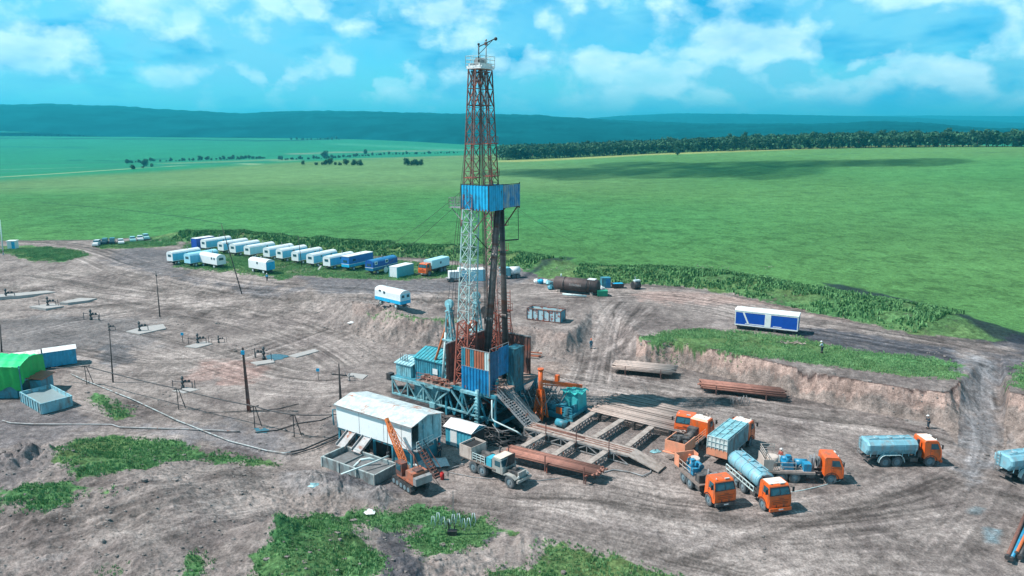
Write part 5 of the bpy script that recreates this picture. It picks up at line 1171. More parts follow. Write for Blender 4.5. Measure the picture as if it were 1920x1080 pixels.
f.build('frame', M_DRUST, t)
MB().b2((-L_/2+0.1, -W+0.1, 1.3), (L_/2-0.1, W-0.1, 1.7)).build('cuttings', mat('soil_fill', (0.24, 0.22, 0.2), 0.95, var=0.3, bump=0.1), t)
f = MB(); rr = random.Random(8)
for k in range(9): x = -L_/2+0.4+k*0.7; f.tube([(x, W, 2.1), (x+0.2, W-0.1, 2.5), (x+0.5, W, 2.35)], 0.03)
f.build('bent_wire', M_DRUST, t)
# blue container and small open tank at left, tarp-covered house
m, h, L_ = flank((137, 687), (50, 700), -1, 1.25); print('bluecont', L_, math.degrees(h))
t = thing('storage_container', 'blue container with a dirty white roof behind the green tarpaulin shelter', 'container', m+Vector((-1.6, 0, 0)), h)
MB().corr((-5.2, -1.25), (5.2, -1.25), 0.2, 2.7, 0.5, 0.03).corr((5.2, -1.25), (5.2, 1.25), 0.2, 2.7, 0.5, 0.03).corr((5.2, 1.25), (-5.2, 1.25), 0.2, 2.7, 0.5, 0.03).corr((-5.2, 1.25), (-5.2, -1.25), 0.2, 2.7, 0.5, 0.03).build('walls', mat('strong_cyan_blue', (0.03, 0.36, 0.58), 0.45, var=0.15, dirt=0.25, dirtcol=(0.05, 0.15, 0.2)), t)
MB().prism([(-1.4, 2.7), (1.4, 2.7), (0, 3.05)], -5.3, 0.4, 'x').build('roof', mat('dirty_white_roof', (0.7, 0.66, 0.64), 0.6, var=0.15, dirt=0.4, dirtcol=(0.5, 0.38, 0.34)), t)
MB().prism([(-1.4, 2.72), (1.4, 2.72), (0, 3.15)], 0.6, 5.35, 'x').build('roof', M_WHITE, t)
# green tarp shelter
a = at(40, 745); t = thing('tarpaulin_shelter', 'bright green tarpaulin shelter over blue tanks at the left edge', 'shelter', (a.x-4.2, a.y+1.8, z_at(a.x, a.y)), R(3))
M_GT = mat('green_tarp', (0.02, 0.62, 0.22), 0.55, var=0.15, nscale=0.8); M_GT2 = mat('green_tarp_side', (0.015, 0.42, 0.09), 0.6, var=0.15)
n = 26; vs = []; fs = []; rr = random.Random(2)
for i in range(n+1):
    for j in range(15):
        x = -7+12*i/n; v = j/14; y = -3+6.0*v; z = 5.0+0.9*math.sin(v*PI)*(0.8)+0.12*math.sin(i*1.9+j*0.4)+0.10*math.sin(j*2.4)-0.25*abs(x+1)/6
        vs.append((x, y, z))
for i in range(n):
    for j in range(14): fs.append((i*15+j, (i+1)*15+j, (i+1)*15+j+1, i*15+j+1))
MB().add(vs, fs, True).build('roof_sheet', M_GT, t)
b = MB(); n = 40; vs = []; fs = []
path = [(-7, -3.0), (5, -3.0), (5.0, 3.0)]
for i in range(n+1):
    s_ = i/n*18; p = (-7+s_, -3.0) if s_ <= 12 else (5.0, -3.0+(s_-12)); fold = 0.10*math.sin(i*2.1)
    zb = 1.6+0.35*math.sin(i*0.9)+(0.9 if 26 < i < 31 else 0); zt = 5.05-0.25*abs(p[0]+1)/6
    if s_ > 12: zt = 4.95+0.9*math.sin((s_-12)/6*PI)*0.8-0.1
    for k, (z, o) in enumerate(((zt, 0), ((zt+zb)/2, fold), (zb, fold*1.6))): vs.append((p[0]+(o if s_ > 12 else 0), p[1]-(0 if s_ > 12 else o), z))
for i in range(n):
    for k in range(2): fs.append((i*3+k, i*3+k+1, (i+1)*3+k+1, (i+1)*3+k))
b.add(vs, fs, True); b.build('side_sheet', M_GT2, t)
f = MB()
for x in (-6.8, -3, 1, 4.9):
    for y in (-2.9, 2.9): f.bar((x, y, 0), (x, y, 5), 0.14)
f.b2((-6.8, -2.6, 0.1), (4.0, 2.6, 1.9)); f.build('frame', M_TEAL, t)
b = MB(); b.box((5.9, 0.2, 2.6), (2.4, 3.6, 0.1), ry=0.12); b.build('side_roof', M_STRIPE, t); MB().b2((5.2, -1.4, 0.3), (6.7, 1.8, 2.3)).build('side_tank', M_TEAL, t)
# small open tank beside the shelter
def open_tank(name, label, loc, h, L_, W, Hh, m, fill=None, fillz=0.6, cat='tank', posts=True):
    t = thing(name, label, cat, loc, h); k = 0.08
    MB().b2((-L_/2, -W/2, 0), (L_/2, -W/2+k, Hh)).b2((-L_/2, W/2-k, 0), (L_/2, W/2, Hh)).b2((-L_/2, -W/2+k, 0), (-L_/2+k, W/2-k, Hh)).b2((L_/2-k, -W/2+k, 0), (L_/2, W/2-k, Hh)).b2((-L_/2+k, -W/2+k, 0), (L_/2-k, W/2-k, 0.08)).build('walls', m, t)
    f = MB()
    for a_, b_ in (((-L_/2, -W/2), (L_/2, -W/2)), ((L_/2, -W/2), (L_/2, W/2)), ((L_/2, W/2), (-L_/2, W/2)), ((-L_/2, W/2), (-L_/2, -W/2))): f.bar((*a_, Hh), (*b_, Hh), 0.16, 0.12)
    if posts:
        for x in np.arange(-L_/2, L_/2+.1, 0.9): f.box((x, -W/2-0.05, Hh/2), (0.1, 0.1, Hh)).box((x, W/2+0.05, Hh/2), (0.1, 0.1, Hh))
    f.build('rim', m, t)
    if fill: MB().b2((-L_/2+k, -W/2+k, fillz-0.1), (L_/2-k, W/2-k, fillz)).build('contents', fill, t)
    return t
a = at(84, 773); p1 = at(84, 775); p2 = at(45, 752); h = math.atan2(p1.y-p2.y, p1.x-p2.x); c = (at(45, 752)+at(133, 764))/2
M_SLUR = mat('grey_slurry', (0.26, 0.32, 0.33), 0.35, var=0.1)
open_tank('open_tank', 'small open pale blue tank of grey slurry beside the green shelter', (c.x, c.y, z_at(c.x, c.y)), h, (p1-p2).length, 3.9, 1.5, mat('pale_blue_tank_side', (0.25, 0.52, 0.60), 0.5, var=0.15, dirt=0.4, rust=0.2), M_SLUR, 1.05)
# cars
def car(label, loc, h, m, suv=0.0, group='cars parked beside the field at upper left'):
    t = thing('parked_car', label, 'car', loc, h, group); z = 0.32
    def sec(y, k): return [(x, y*(k if zz > 0.95 else 1), zz) for x, zz in [(-2.1, z), (-2.15, 0.85+suv), (-1.95, 1.0+suv), (-1.55, 1.45+suv), (0.35, 1.47+suv), (1.05, 1.0+suv*0.7), (2.0, 0.86+suv*0.5), (2.15, 0.6), (2.1, z)]]
    b = MB().loft([sec(-0.86, 0.8), sec(-0.8, 0.86), sec(0.8, 0.86), sec(0.86, 0.8)]).build('body', m, t)
    g = MB(); yy = 0.80
    for s in (-1, 1): g.add([(-1.75, s*yy, 1.05+suv), (0.85, s*yy, 1.05+suv), (0.3, s*0.735, 1.38+suv), (-1.45, s*0.735, 1.38+suv)], [(0, 1, 2, 3)])
    g.add([(0.42, -0.66, 1.43+suv), (0.42, 0.66, 1.43+suv), (1.0, 0.7, 1.05+suv*.75), (1.0, -0.7, 1.05+suv*.75)], [(3, 2, 1, 0)]); g.v = [(v[0]+(0.03 if abs(v[1]) < 0.72 else 0), v[1]*1.03, v[2]+0.012) for v in g.v]
    g.add([(-1.62, -0.62, 1.42+suv), (-1.62, 0.62, 1.42+suv), (-2.0, 0.68, 1.05+suv), (-2.0, -0.68, 1.05+suv)], [(0, 1, 2, 3)]); g.build('windows', M_GLASS, b)
    for x in (-1.35, 1.35):
        for s in (-1, 1): MB().cyl((x, s*0.68, 0.34), (x, s*0.9, 0.34), 0.34, 14).build('wheel', M_TYRE, t)
    return t
M_CW = mat('white_car_paint', (0.8, 0.8, 0.8), 0.2, var=0.02, coat=0.5); M_CD = mat('dark_car_paint', (0.02, 0.06, 0.08), 0.2, var=0.02, coat=0.5); M_CL = mat('pale_teal_car_paint', (0.35, 0.62, 0.62), 0.2, var=0.02, coat=0.5)
for px, py, hd, m, suv, lab in [(182, 461, -75, M_CW, .3, 'white off road car nearest the junction, leftmost of the parked cars'), (197, 458, -70, M_CD, .35, 'dark off road car beside the leftmost white one'), (211, 457, -65, M_CD, .3, 'second dark car, left of a low white car'), (227, 457, -60, M_CW, 0, 'low white saloon between the dark cars and the pale ones'), (249, 453, -60, M_CL, .1, 'pale teal car with a long roof, third from the right of the parked cars'), (263, 451, -60, M_CW, .1, 'small white car second from the right of the parked cars'), (274, 449, -55, M_CL, .3, 'rightmost pale van of the parked cars')]:
    a = at(px, py); car(lab, a, R(hd), m, suv)
# booth, things behind the rig
a = at(25, 466); t = thing('guard_booth', 'small white booth with a blue side by the field road at far left', 'booth', a, R(10)); MB().b2((-1.1, -1, 0), (1.1, 1, 2.3)).build('walls', M_WHITE, t); MB().b2((-1.25, -1.15, 2.3), (1.25, 1.15, 2.42)).build('roof', M_WHITE, t); MB().b2((0.05, -1.03, 0.1), (0.95, -1.0, 2.1)).build('door', M_CYAN, t)
a = at(886, 527); container('storage_container', 'pale blue container seen through the mast, right of the white tank trailer', a+Vector((0, 1, 0)), R(12), 5.4, 2.4, 2.6, M_SKY, M_WHITE, M_WHITE)
a = at(856, 527); t = thing('water_trailer', 'small dirty white machine on wheels left of the container behind the mast', 'trailer', a, R(15))
MB().b2((-1.8, -1, 0.9), (0.4, 1, 2.4)).b2((0.4, -0.9, 0.9), (1.7, 0.9, 3.1)).build('housing', M_WHITE, t); MB().b2((1.0, -0.92, 2.2), (1.72, 0.92, 2.9)).build('window', M_GLASS, t); MB().b2((-2.4, -0.9, 0.5), (1.8, 0.9, 0.88)).build('frame', M_GREY, t)
for x in (-1.3, 1.1):
    for s in (-1, 1): MB().cyl((x, s*0.8, 0.55), (x, s*1.15, 0.55), 0.55, 14).build('wheel', M_TYRE, t)
a = at(957, 521); t = thing('fuel_trailer', 'white and teal tank trailer just right of the mast by the dark track', 'trailer', a, R(20))
MB().cyl((-0.2, 0, 1.7), (2.2, 0, 1.7), 0.95, 20).build('tank', M_WHITE, t); MB().b2((-2.4, -1, 0.7), (-0.3, 1, 2.6)).build('cab', mat('dull_teal', (0.15, 0.4, 0.45), 0.4), t); MB().b2((-2.45, -0.8, 1.7), (-2.4, 0.8, 2.4)).build('windscreen', M_GLASS, t)
for x in (-1.5, 0.6, 1.7):
    for s in (-1, 1): MB().cyl((x, s*0.75, 0.5), (x, s*1.1, 0.5), 0.5, 14).build('wheel', M_TYRE, t)
# dark cylinder tank and its clutter
m, h, L_ = flank((1116, 556), (1038, 548), -1, 1.4); print('tank', L_)
t = thing('storage_tank', 'long dark rusty cylindrical tank lying at the foot of the grassy berm', 'tank', m, h); Lt = 9.6
secs = []
for x, k in ((-Lt/2-0.35, 0.35), (-Lt/2-0.2, 0.75), (-Lt/2, 1), (Lt/2, 1), (Lt/2+0.2, 0.75), (Lt/2+0.35, 0.35)): secs.append([(x, 1.45*k*math.cos(2*PI*i/28), 1.85+1.45*k*math.sin(2*PI*i/28)) for i in range(28)])
MB().loft(secs, smooth=True).build('shell', mat('dark_rusty_shell', (0.085, 0.062, 0.06), 0.65, 0.2, var=0.3, rust=0.3, rustcol=(0.16, 0.08, 0.06)), t)
rb = MB()
for x in (-2.6, 2.6, 3.4):
    pts = [(x, 1.5*math.cos(2*PI*i/28), 1.85+1.5*math.sin(2*PI*i/28)) for i in range(29)]
    for p, q in zip(pts, pts[1:]): rb.bar(p, q, 0.12)
rb.build('hoop', M_DARK, t)
MB().b2((2.6, -0.7, 3.25), (4.3, 0.7, 3.4)).build('top_plate', M_WHITE, t)
MB().bar((-3.6, 0, 3.2), (-3.6, 0, 3.9), 0.25, n=10).build('vent', M_WSTEEL, t)
cu = bpy.data.curves.new('painted_letters', 'FONT'); cu.body = 'ПЛАЗМА'; cu.size = 0.62; cu.extrude = 0.01
o = bpy.data.objects.new('painted_letters', cu); COL.objects.link(o)
dg_ = bpy.context.evaluated_depsgraph_get(); me = bpy.data.meshes.new_from_object(o.evaluated_get(dg_)); bpy.data.objects.remove(o)
me.materials.clear(); me.materials.append(mat('faded_white_lettering', (0.5, 0.47, 0.46), 0.8))
for v in me.vertices:
    y = v.co.y; ang = (y-0.1)/1.47-0.05; v.co = Vector((v.co.x-1.2, -1.47*math.cos(ang)-v.co.z, 1.85+1.47*math.sin(ang)+0.1))
o = bpy.data.objects.new('painted_letters', me); COL.objects.link(o); o.parent = t
MB().b2((-4, -1.1, 0), (-3.4, 1.1, 0.75)).b2((3.4, -1.1, 0), (4, 1.1, 0.75)).build('cradle', M_WOOD, t)

# ------------------------------------------------------------ mud cabin, tanks, shed, crane
def uvthing(name, label, cat, u, v, z=0.0, rot=0, group=None): return thing(name, label, cat, UV(u, v, z), RTH+rot, group)
t = uvthing('mud_cabin', 'long white cabin with a rust stained roof raised over the mud tanks', 'cabin', -0.9, -17.6)
L2, W2 = 6.1, 2.6; z0, z1, zr = 2.5, 5.3, 5.9
M_CABW = mat('cabin_white_sheet', (0.88, 0.93, 0.93), 0.5, var=0.03, dirt=0.05, dirtcol=(0.5, 0.52, 0.5))
b = MB().b2((-L2, -W2, z0), (L2-1.4, -W2+0.08, z1)).b2((L2-1.4, -W2, z0), (L2, -W2+0.08, z1)).b2((-L2, W2-0.08, z0), (L2, W2, z1)).b2((-L2, -W2+0.08, z0), (-L2+0.08, W2-0.08, z1)).b2((-L2, -W2, z0-0.12), (L2, W2, z0-0.01))
b.build('wall', M_CABW, t)
s = MB()
for x in (-2.2, 1.8, 4.6): s.box((x, -W2-0.012, 3.9), (0.03, 0.02, 2.8))
s.build('panel_seam', M_GREY, t)
e = MB().b2((L2-0.08, -W2+1.25, z0), (L2, W2-0.08, z1)); e.add([(L2, -W2, z1), (L2, W2, z1), (L2, 0, zr)], [(0, 1, 2)]); e.build('end_wall', M_LTEAL, t); MB().add([(-L2, -W2, z1), (-L2, W2, z1), (-L2, 0, zr)], [(2, 1, 0)]).build('end_gable', M_LTEAL, t)
MB().box((L2+0.03, 1.1, 4.0), (0.04, 0.05, 2.7)).build('door_seam', M_TEAL, t); MB().box((L2+0.03, -0.6, 4.0), (0.04, 0.05, 2.7)).box((L2+0.03, -0.6, 4.6), (0.05, 0.3, 0.5)).build('door_seam', M_TEAL, t)
MB().b2((-L2-0.9, -1.6, z0), (-L2, 1.2, z1-0.7)).build('porch', M_CABW, t)
r = MB(); o = 0.25
for sg in (-1, 1): r.add([(-L2-o, sg*(W2+o), z1-0.02), (L2+o, sg*(W2+o), z1-0.02), (L2+o, 0, zr+0.06), (-L2-o, 0, zr+0.06), (-L2-o, sg*(W2+o), z1-0.1), (L2+o, sg*(W2+o), z1-0.1), (L2+o, 0, zr-0.02), (-L2-o, 0, zr-0.02)], [(0, 1, 2, 3), (7, 6, 5, 4), (0, 4, 5, 1), (1, 5, 6, 2), (3, 7, 4, 0)])
ro = r.build('roof', M_ROOF, t)
MB().b2((-L2-o, -W2-o-0.03, z1-0.14), (L2+o, -W2-o-0.005, z1+0.05)).build('gutter', M_GREY, ro)
rl = MB(); rail(rl, [(L2+0.8, -W2, z0), (L2+0.8, 0.2, z0)], 1.1, 0.05, 0.8, 2); rl.build('landing_railing', M_WSTEEL, t)
MB().b2((L2, -W2, z0-0.1), (L2+0.85, 0.3, z0)).build('landing', M_GREY, t)
st = MB(); a = Vector((L2+0.8, -1.9, z0)); q = Vector((L2+3.6, -2.3, 0.05)); dd = (q-a); sd_ = dd.cross(Vector((0, 0, 1))).normalized()*0.42
for sg in (-1, 1): st.bar(a+sd_*sg, q+sd_*sg, 0.1, 0.24); st.bar(a+sd_*sg+Vector((0, 0, 1)), q+sd_*sg+Vector((0, 0, 1)), 0.06)
for k in range(10): c = a.lerp(q, (k+0.5)/10); st.bar(c-sd_, c+sd_, 0.3, 0.05)
st.build('staircase', M_DRUST, t)
lg = MB()
for x in (-5.9, -3, 0, 3, 5.9):
    for y in (-2.4, 2.4): lg.bar((x, y, 0), (x, y, z0-0.1), 0.24)
for y in (-2.4, 2.4): lg.bar((-L2, y, z0-0.25), (L2, y, z0-0.25), 0.22, 0.3)
lg.build('support_frame', M_TEAL, t)
for k, x in enumerate((-4.2, 0.0, 4.0)): MB().b2((x-1.7, -1.7, 0), (x+1.7, 2.2, 2.1)).build('mud_bin', M_DARK if k != 2 else M_TEAL, t)
for k, x in enumerate((-3.6, -1.0)):
    c = MB(); c.box((x, -3.3, 1.7), (1.5, 2.6, 0.12), rx=0.55).box((x-0.75, -3.3, 1.85), (0.08, 2.6, 0.35), rx=0.55).box((x+0.75, -3.3, 1.85), (0.08, 2.6, 0.35), rx=0.55); c.build('shaker_chute', M_GREY, t)
pp = MB().tube([(-L2-0.4, -W2+0.3, 4.4), (-L2-0.4, -W2-0.2, 4.6), (-L2-0.3, -W2-0.3, 3.4), (-L2-0.3, -W2-0.2, 2.6)], 0.1).build('elbow_pipe', M_TEAL, t)
# settling tank
t = uvthing('settling_tank', 'long open grey settling tank full of drying mud beside the white cabin', 'tank', 0.2, -23.4)
M_TG = mat('muddy_grey_steel', (0.24, 0.30, 0.31), 0.6, var=0.25, dirt=0.5, dirtcol=(0.13, 0.13, 0.13))
M_MUD = mat('drying_mud', (0.15, 0.155, 0.16), 0.8, var=0.3, bump=0.08)
MB().b2((-4.2, -1.9, 0), (4.2, -1.8, 1.2)).b2((-4.2, 1.6, 0), (4.2, 1.7, 1.2)).b2((-4.2, -1.8, 0), (-4.1, 1.6, 1.2)).b2((4.1, -1.8, 0), (4.2, 1.6, 1.2)).b2((-1.2, -1.8, 0), (-1.12, 1.6, 1.0)).b2((-4.1, -1.8, 0), (4.1, 1.6, 0.1)).build('walls', M_TG, t)
f = MB()
for p, q in (((-4.2, -1.85), (4.2, -1.85)), ((4.15, -1.85), (4.15, 1.65)), ((4.2, 1.65), (-4.2, 1.65)), ((-4.15, 1.65), (-4.15, -1.85))): f.bar((*p, 1.22), (*q, 1.22), 0.13, 0.1)
for x in (-4.2, -1.4, 1.4, 4.2): f.box((x, -1.95, 0.6), (0.14, 0.12, 1.2)); f.box((x, 1.75, 0.6), (0.14, 0.12, 1.2))
f.build('rim', mat('pale_rim', (0.42, 0.5, 0.5), 0.6, var=0.2, dirt=0.4), t)
MB().b2((-4.1, -1.8, 0.3), (-1.2, 1.6, 0.62)).b2((-1.12, -1.8, 0.3), (4.1, 1.6, 0.82)).build('mud', M_MUD, t)
t = uvthing('discharge_pipe', 'pale crooked pipe laid over the rim of the settling tank', 'pipe', 0.2, -23.4)
MB().tube([(0.6, -3.4, 0.95), (1.6, -1.9, 1.35), (2.2, 0.2, 1.5), (2.7, 1.9, 1.7)], 0.1).build('pipe_run', M_WSTEEL, t); MB().tube([(0.3, -1.2, 0.9), (0.6, -0.4, 1.5), (1.3, 0.3, 1.6), (1.9, 0.9, 1.2)], 0.15).build('bent_hose', M_WSTEEL, t); MB().bar((0.7, -3.3, 0), (0.7, -3.3, 0.9), 0.08).build('prop', M_DARK, t)
# small shed
t = uvthing('tool_shed', 'small turquoise shed with a white roof between the mud cabin and the grey truck', 'shed', 5.7, -11.2)
M_SHED = mat('shed_turquoise', (0.07, 0.38, 0.50), 0.5, var=0.15)
w = MB(); w.corr((-2, -1.3), (2, -1.3), 0.1, 2.5, 0.5, 0.03).corr((2, 1.3), (-2, 1.3), 0.1, 2.5, 0.5, 0.03).corr((-2, 1.3), (-2, -1.3), 0.1, 2.5, 0.5, 0.03); w.add([(2, -1.3, 2.5), (2, 1.3, 2.5), (2, 0, 3.0)], [(0, 1, 2)]).add([(-2, -1.3, 2.5), (-2, 1.3, 2.5), (-2, 0, 3.0)], [(2, 1, 0)]); w.build('walls', M_SHED, t)
MB().b2((1.95, -1.3, 0.1), (2.02, 1.3, 2.5)).build('door', M_BLACK, t)  # no door leaf: black sheet stands for the dark open front
MB().add([(-2.2, -1.5, 2.45), (2.2, -1.5, 2.45), (2.2, 0, 3.06), (-2.2, 0, 3.06), (-2.2, 1.5, 2.45), (2.2, 1.5, 2.45), (-2.2, -1.5, 2.38), (2.2, -1.5, 2.38), (-2.2, 1.5, 2.38), (2.2, 1.5, 2.38)], [(0, 1, 2, 3), (3, 2, 5, 4), (6, 7, 1, 0), (4, 5, 9, 8), (7, 6, 8, 9)]).build('roof', mat('shed_white_roof', (0.78, 0.78, 0.78), 0.5, var=0.1, rust=0.2, rustcol=(0.4, 0.25, 0.18)), t)
MB().b2((-1.2, -1.36, 0.2), (-0.2, -1.33, 2.3)).build('white_panel', M_WHITE, t)
# crawler crane
p = at(752, 917); tp = at(737, 901)
h0 = math.atan2(at(731, 897).y-at(771, 923).y, at(731, 897).x-at(771, 923).x); print('crane', math.degrees(h0))
t = thing('crawler_crane', 'orange lattice boom crawler crane standing by the settling tank', 'crane', (p.x+0.9, p.y+0.9, z_at(p.x, p.y)), h0); t.scale = (0.9, 0.85, 0.9)
for s in (-1, 1):
    pr = [(2.0*math.cos(a)*1.0+(1.2 if math.cos(a) > 0 else -1.2)*0+0, 0) for a in (0,)]
    prof = [(-1.9, 0.1), (-2.2, 0.45), (-1.9, 0.85), (1.9, 0.85), (2.2, 0.45), (1.9, 0.1)]
    tr = MB().prism(prof, s*0.85, s*1.4, 'y')
    for k in range(15): x = -1.9+k*0.27; tr.box((x, s*1.125, 0.88), (0.16, 0.6, 0.06)); tr.box((x, s*1.125, 0.07), (0.16, 0.6, 0.06))
    o = tr.build('track', M_CHAS, t)
    for x in (-1.6, -0.8, 0, 0.8, 1.6): MB().cyl((x, s*1.4, 0.45), (x, s*1.46, 0.45), 0.28, 12).build('road_wheel', M_RIM, o)
MB().b2((-1.4, -0.85, 0.3), (1.4, 0.85, 0.9)).cyl((0, 0, 0.9), (0, 0, 1.15), 0.7, 20).build('undercarriage', M_CHAS, t)
M_CRO = mat('crane_orange', (0.42, 0.14, 0.08), 0.6, var=0.25, rust=0.5, dirt=0.4)
up = MB().b2((-2.3, -1.15, 1.15), (1.3, 1.15, 1.4)).b2((-2.2, -1.1, 1.4), (-0.6, 1.1, 2.5)).prism([(-0.6, 1.4), (0.1, 1.4), (0.1, 2.0), (-0.6, 2.5)], -1.1, 0.1, 'y').build('upper_body', M_CRO, t)
MB().b2((-3.0, -1.2, 1.3), (-2.35, 1.2, 2.2)).build('counterweight', M_GREY, t)
MB().b2((-2.1, -0.6, 2.5), (-1.2, 0.5, 2.7)).build('engine_cover', M_DRUST, up)
cbn = MB().b2((0.15, 0.25, 1.4), (1.5, 1.15, 3.0)).build('operator_cab', M_DRUST, t)
MB().box((1.52, 0.7, 2.4), (0.04, 0.75, 0.9)).build('windscreen', M_GLASS, cbn); MB().box((0.85, 1.17, 2.4), (1.0, 0.04, 0.8)).build('side_window', M_GLASS, cbn); MB().box((0.85, 0.24, 2.4), (1.0, 0.03, 0.8)).build('side_window', M_GLASS, cbn)
bm = MB(); A0 = Vector((1.2, -0.3, 1.5)); A1 = Vector((5.4, -0.3, 6.6)); d = (A1-A0).normalized(); n1 = Vector((0, 1, 0)); n2 = d.cross(n1)
def sq(c, w): return [c+n1*a*w+n2*b_*w for a, b_ in ((-1, -1), (1, -1), (1, 1), (-1, 1))]
m1, m2 = A0.lerp(A1, 0.2), A0.lerp(A1, 0.75)
lattice(bm, sq(A0, 0.15), sq(m1, 0.3), 2, 0.06, True, 0.12); lattice(bm, sq(m1, 0.3), sq(m2, 0.3), 6, 0.05, True, 0.1); lattice(bm, sq(m2, 0.3), sq(A1, 0.12), 3, 0.07, True, 0.11); bm.box(A1, (0.5, 0.4, 0.5), ry=-0.9); bm.build('boom', mat('crane_boom_orange', (0.78, 0.22, 0.06), 0.45, var=0.15, rust=0.2), t)
ln = MB().bar(A1, (A1.x+0.1, -0.3, 2.2), 0.05); ln.build('hoist_rope', M_TUBE, t)
MB().box((A1.x+0.1, -0.3, 2.0), (0.3, 0.3, 0.6)).build('hook', M_DARK, t)
ag = MB().bar((-1.2, -0.6, 2.4), (-0.4, -0.3, 4.0), 0.12).bar((-1.2, 0.1, 2.4), (-0.4, -0.3, 4.0), 0.12).bar((-0.4, -0.3, 4.0), A1, 0.04).bar((-0.4, -0.1, 4.0), m2, 0.04); ag.build('gantry', M_CRO, t)
# rubbish between crane and stairs
a = at(805, 873); t = thing('torn_sheeting', 'crumpled pale plastic sheeting heaped between the crane and the cabin stairs', 'plastic sheet', (a.x, a.y, z_at(a.x, a.y)), 0.3)
n = 12; vs = [((i-6)*0.36, (j-6)*0.2, 0.15+0.55*abs(vn(i*0.9, j*0.9, 3))*math.exp(-((i-6)**2+(j-6)**2)/40)) for i in range(13) for j in range(13)]
MB().add(vs, [(i*13+j, (i+1)*13+j, (i+1)*13+j+1, i*13+j+1) for i in range(12) for j in range(12)]).build('sheet', mat('dirty_plastic', (0.55, 0.62, 0.64), 0.4, var=0.2), t)
a = at(829, 899); t = thing('red_canister', 'red canister standing at the foot of the cabin stairs', 'canister', a); MB().cyl((0, 0, 0), (0, 0, 0.8), 0.2, 14).box((0, 0, 0.85), (0.12, 0.12, 0.14)).build('body', mat('signal_red', (0.5, 0.02, 0.02), 0.4), t); MB().box((0.22, 0, 0.4), (0.05, 0.2, 0.6)).build('bracket', M_DARK, t)

# ------------------------------------------------------------ walkway, rack girders, pipes
t = uvthing('walkway', 'long plank topped steel walkway running from the rig stairs towards the trucks', 'walkway', 0, -3.9)
k0, k1, k2 = 10.2, 24.6, 28.4
MB().b2((k0, -1.1, 1.15), (k1, 1.1, 1.27)).add([(k1, -1.1, 1.15), (k1, 1.1, 1.15), (k2, 1.0, 0.1), (k2, -1.0, 0.1), (k1, -1.1, 1.27), (k1, 1.1, 1.27), (k2, 1.0, 0.22), (k2, -1.0, 0.22)], [(0, 1, 2, 3), (7, 6, 5, 4), (0, 4, 5, 1), (1, 5, 6, 2), (2, 6, 7, 3), (3, 7, 4, 0)]).build('deck', M_WOOD, t)
f = MB()
for y in (-1.0, 1.0):
    f.bar((k0, y, 1.08), (k1, y, 1.08), 0.16); f.bar((k0, y, 0.12), (k1, y, 0.12), 0.12)
    n = 8
    for k in range(n): x = k0+(k1-k0)*k/n; x2 = k0+(k1-k0)*(k+1)/n; f.bar((x, y, 1.05), (x, y, 0.12), 0.1); f.bar(*(((x, y, 1.05), (x2, y, 0.12)) if k % 2 else ((x, y, 0.12), (x2, y, 1.05))), 0.1)
f.build('truss', M_GREY, t)
f = MB()
for y in (-0.55, 0.0, 0.5): f.bar((k0, y, 1.31), (k1, y, 1.31), 0.07)
f.bar((k0+1, 0.25, 1.36), (k0+8, 0.25, 1.36), 0.14, n=8); f.build('deck_rail', M_RPIPE, t)
for x in (13.0, 17.3, 21.7): MB().bar((x+0.5, -1.15, 0.3), (x+0.5, -1.15, 2.6), 0.09).build('upright', M_DRUST, t)
gd = None
spots = [(13.2, -7.3, 4.6, 'left of the three girders on the near side of the walkway'), (17.4, -7.3, 4.6, 'middle one of the three girders on the near side of the walkway'), (21.8, -7.3, 4.6, 'right of the three girders on the near side of the walkway'), (14.8, 1.2, 7.2, 'left of the three girders on the far side of the walkway'), (18.9, 1.2, 7.2, 'middle one of the three girders on the far side of the walkway'), (23.2, 1.2, 7.2, 'right of the three girders on the far side of the walkway')]
def girder(L_):
    t = thing('rack_girder', 'girder', 'girder', group='lattice rack girders set square to the walkway')
    MB().b2((-0.38, -L_/2, 1.02), (0.38, L_/2, 1.14)).build('top_plate', M_WOOD, t)
    f = MB(); n = int(L_/0.8)
    for x in (-0.3, 0.3):
        f.bar((x, -L_/2, 0.98), (x, L_/2, 0.98), 0.1); f.bar((x, -L_/2, 0.1), (x, L_/2, 0.1), 0.1)
        for k in range(n): y = -L_/2+L_*k/n; y2 = y+L_/n; f.bar((x, y, 0.1), (x, (y+y2)/2, 0.95), 0.07); f.bar((x, (y+y2)/2, 0.95), (x, y2, 0.1), 0.07)
    f.build('lattice', M_GREY, t)
    return t
g46, g72 = girder(4.4), girder(7.2); used = {4.6: 0, 7.2: 0}
for u, v, L_, lab in spots:
    src = g46 if L_ < 5 else g72; o = src if not used[L_] else copy_tree(src); used[L_] = 1
    o.location = UV(u, v); o.rotation_euler = (0, 0, RTH+random.uniform(-.03, .03)); o['label'] = lab
def pipes(n, u0, v0, dv, L_, r, z, m, label, group, jitter=0.3, layers=1, rot=0.0, name='drill_pipe', cat='pipe', per=None):
    t0 = None; c = 0
    for k in range(layers):
        nn = (per or n)-k
        for i in range(nn):
            if name == 'drill_pipe' and m is M_GPIPE and random.random() < 0.16: continue
            if t0 is None:
                t0 = thing(name, label, cat, (0, 0, 0), 0, group)
                MB().cyl((-L_/2, 0, 0), (L_/2, 0, 0), r, 8).build('pipe_body', m, t0); MB().cyl((L_/2, 0, 0), (L_/2+0.25, 0, 0), r*1.35, 8).build('coupling', m, t0); o = t0
            else: o = copy_tree(t0)
            p = UV(u0+random.uniform(-jitter, jitter), v0+dv*(i+0.5*k), z+k*r*1.7); o.location = p
            o.rotation_euler = (0, random.uniform(-.004, .004), RTH+rot+random.uniform(-.006, .006))
            c += 1
    return c
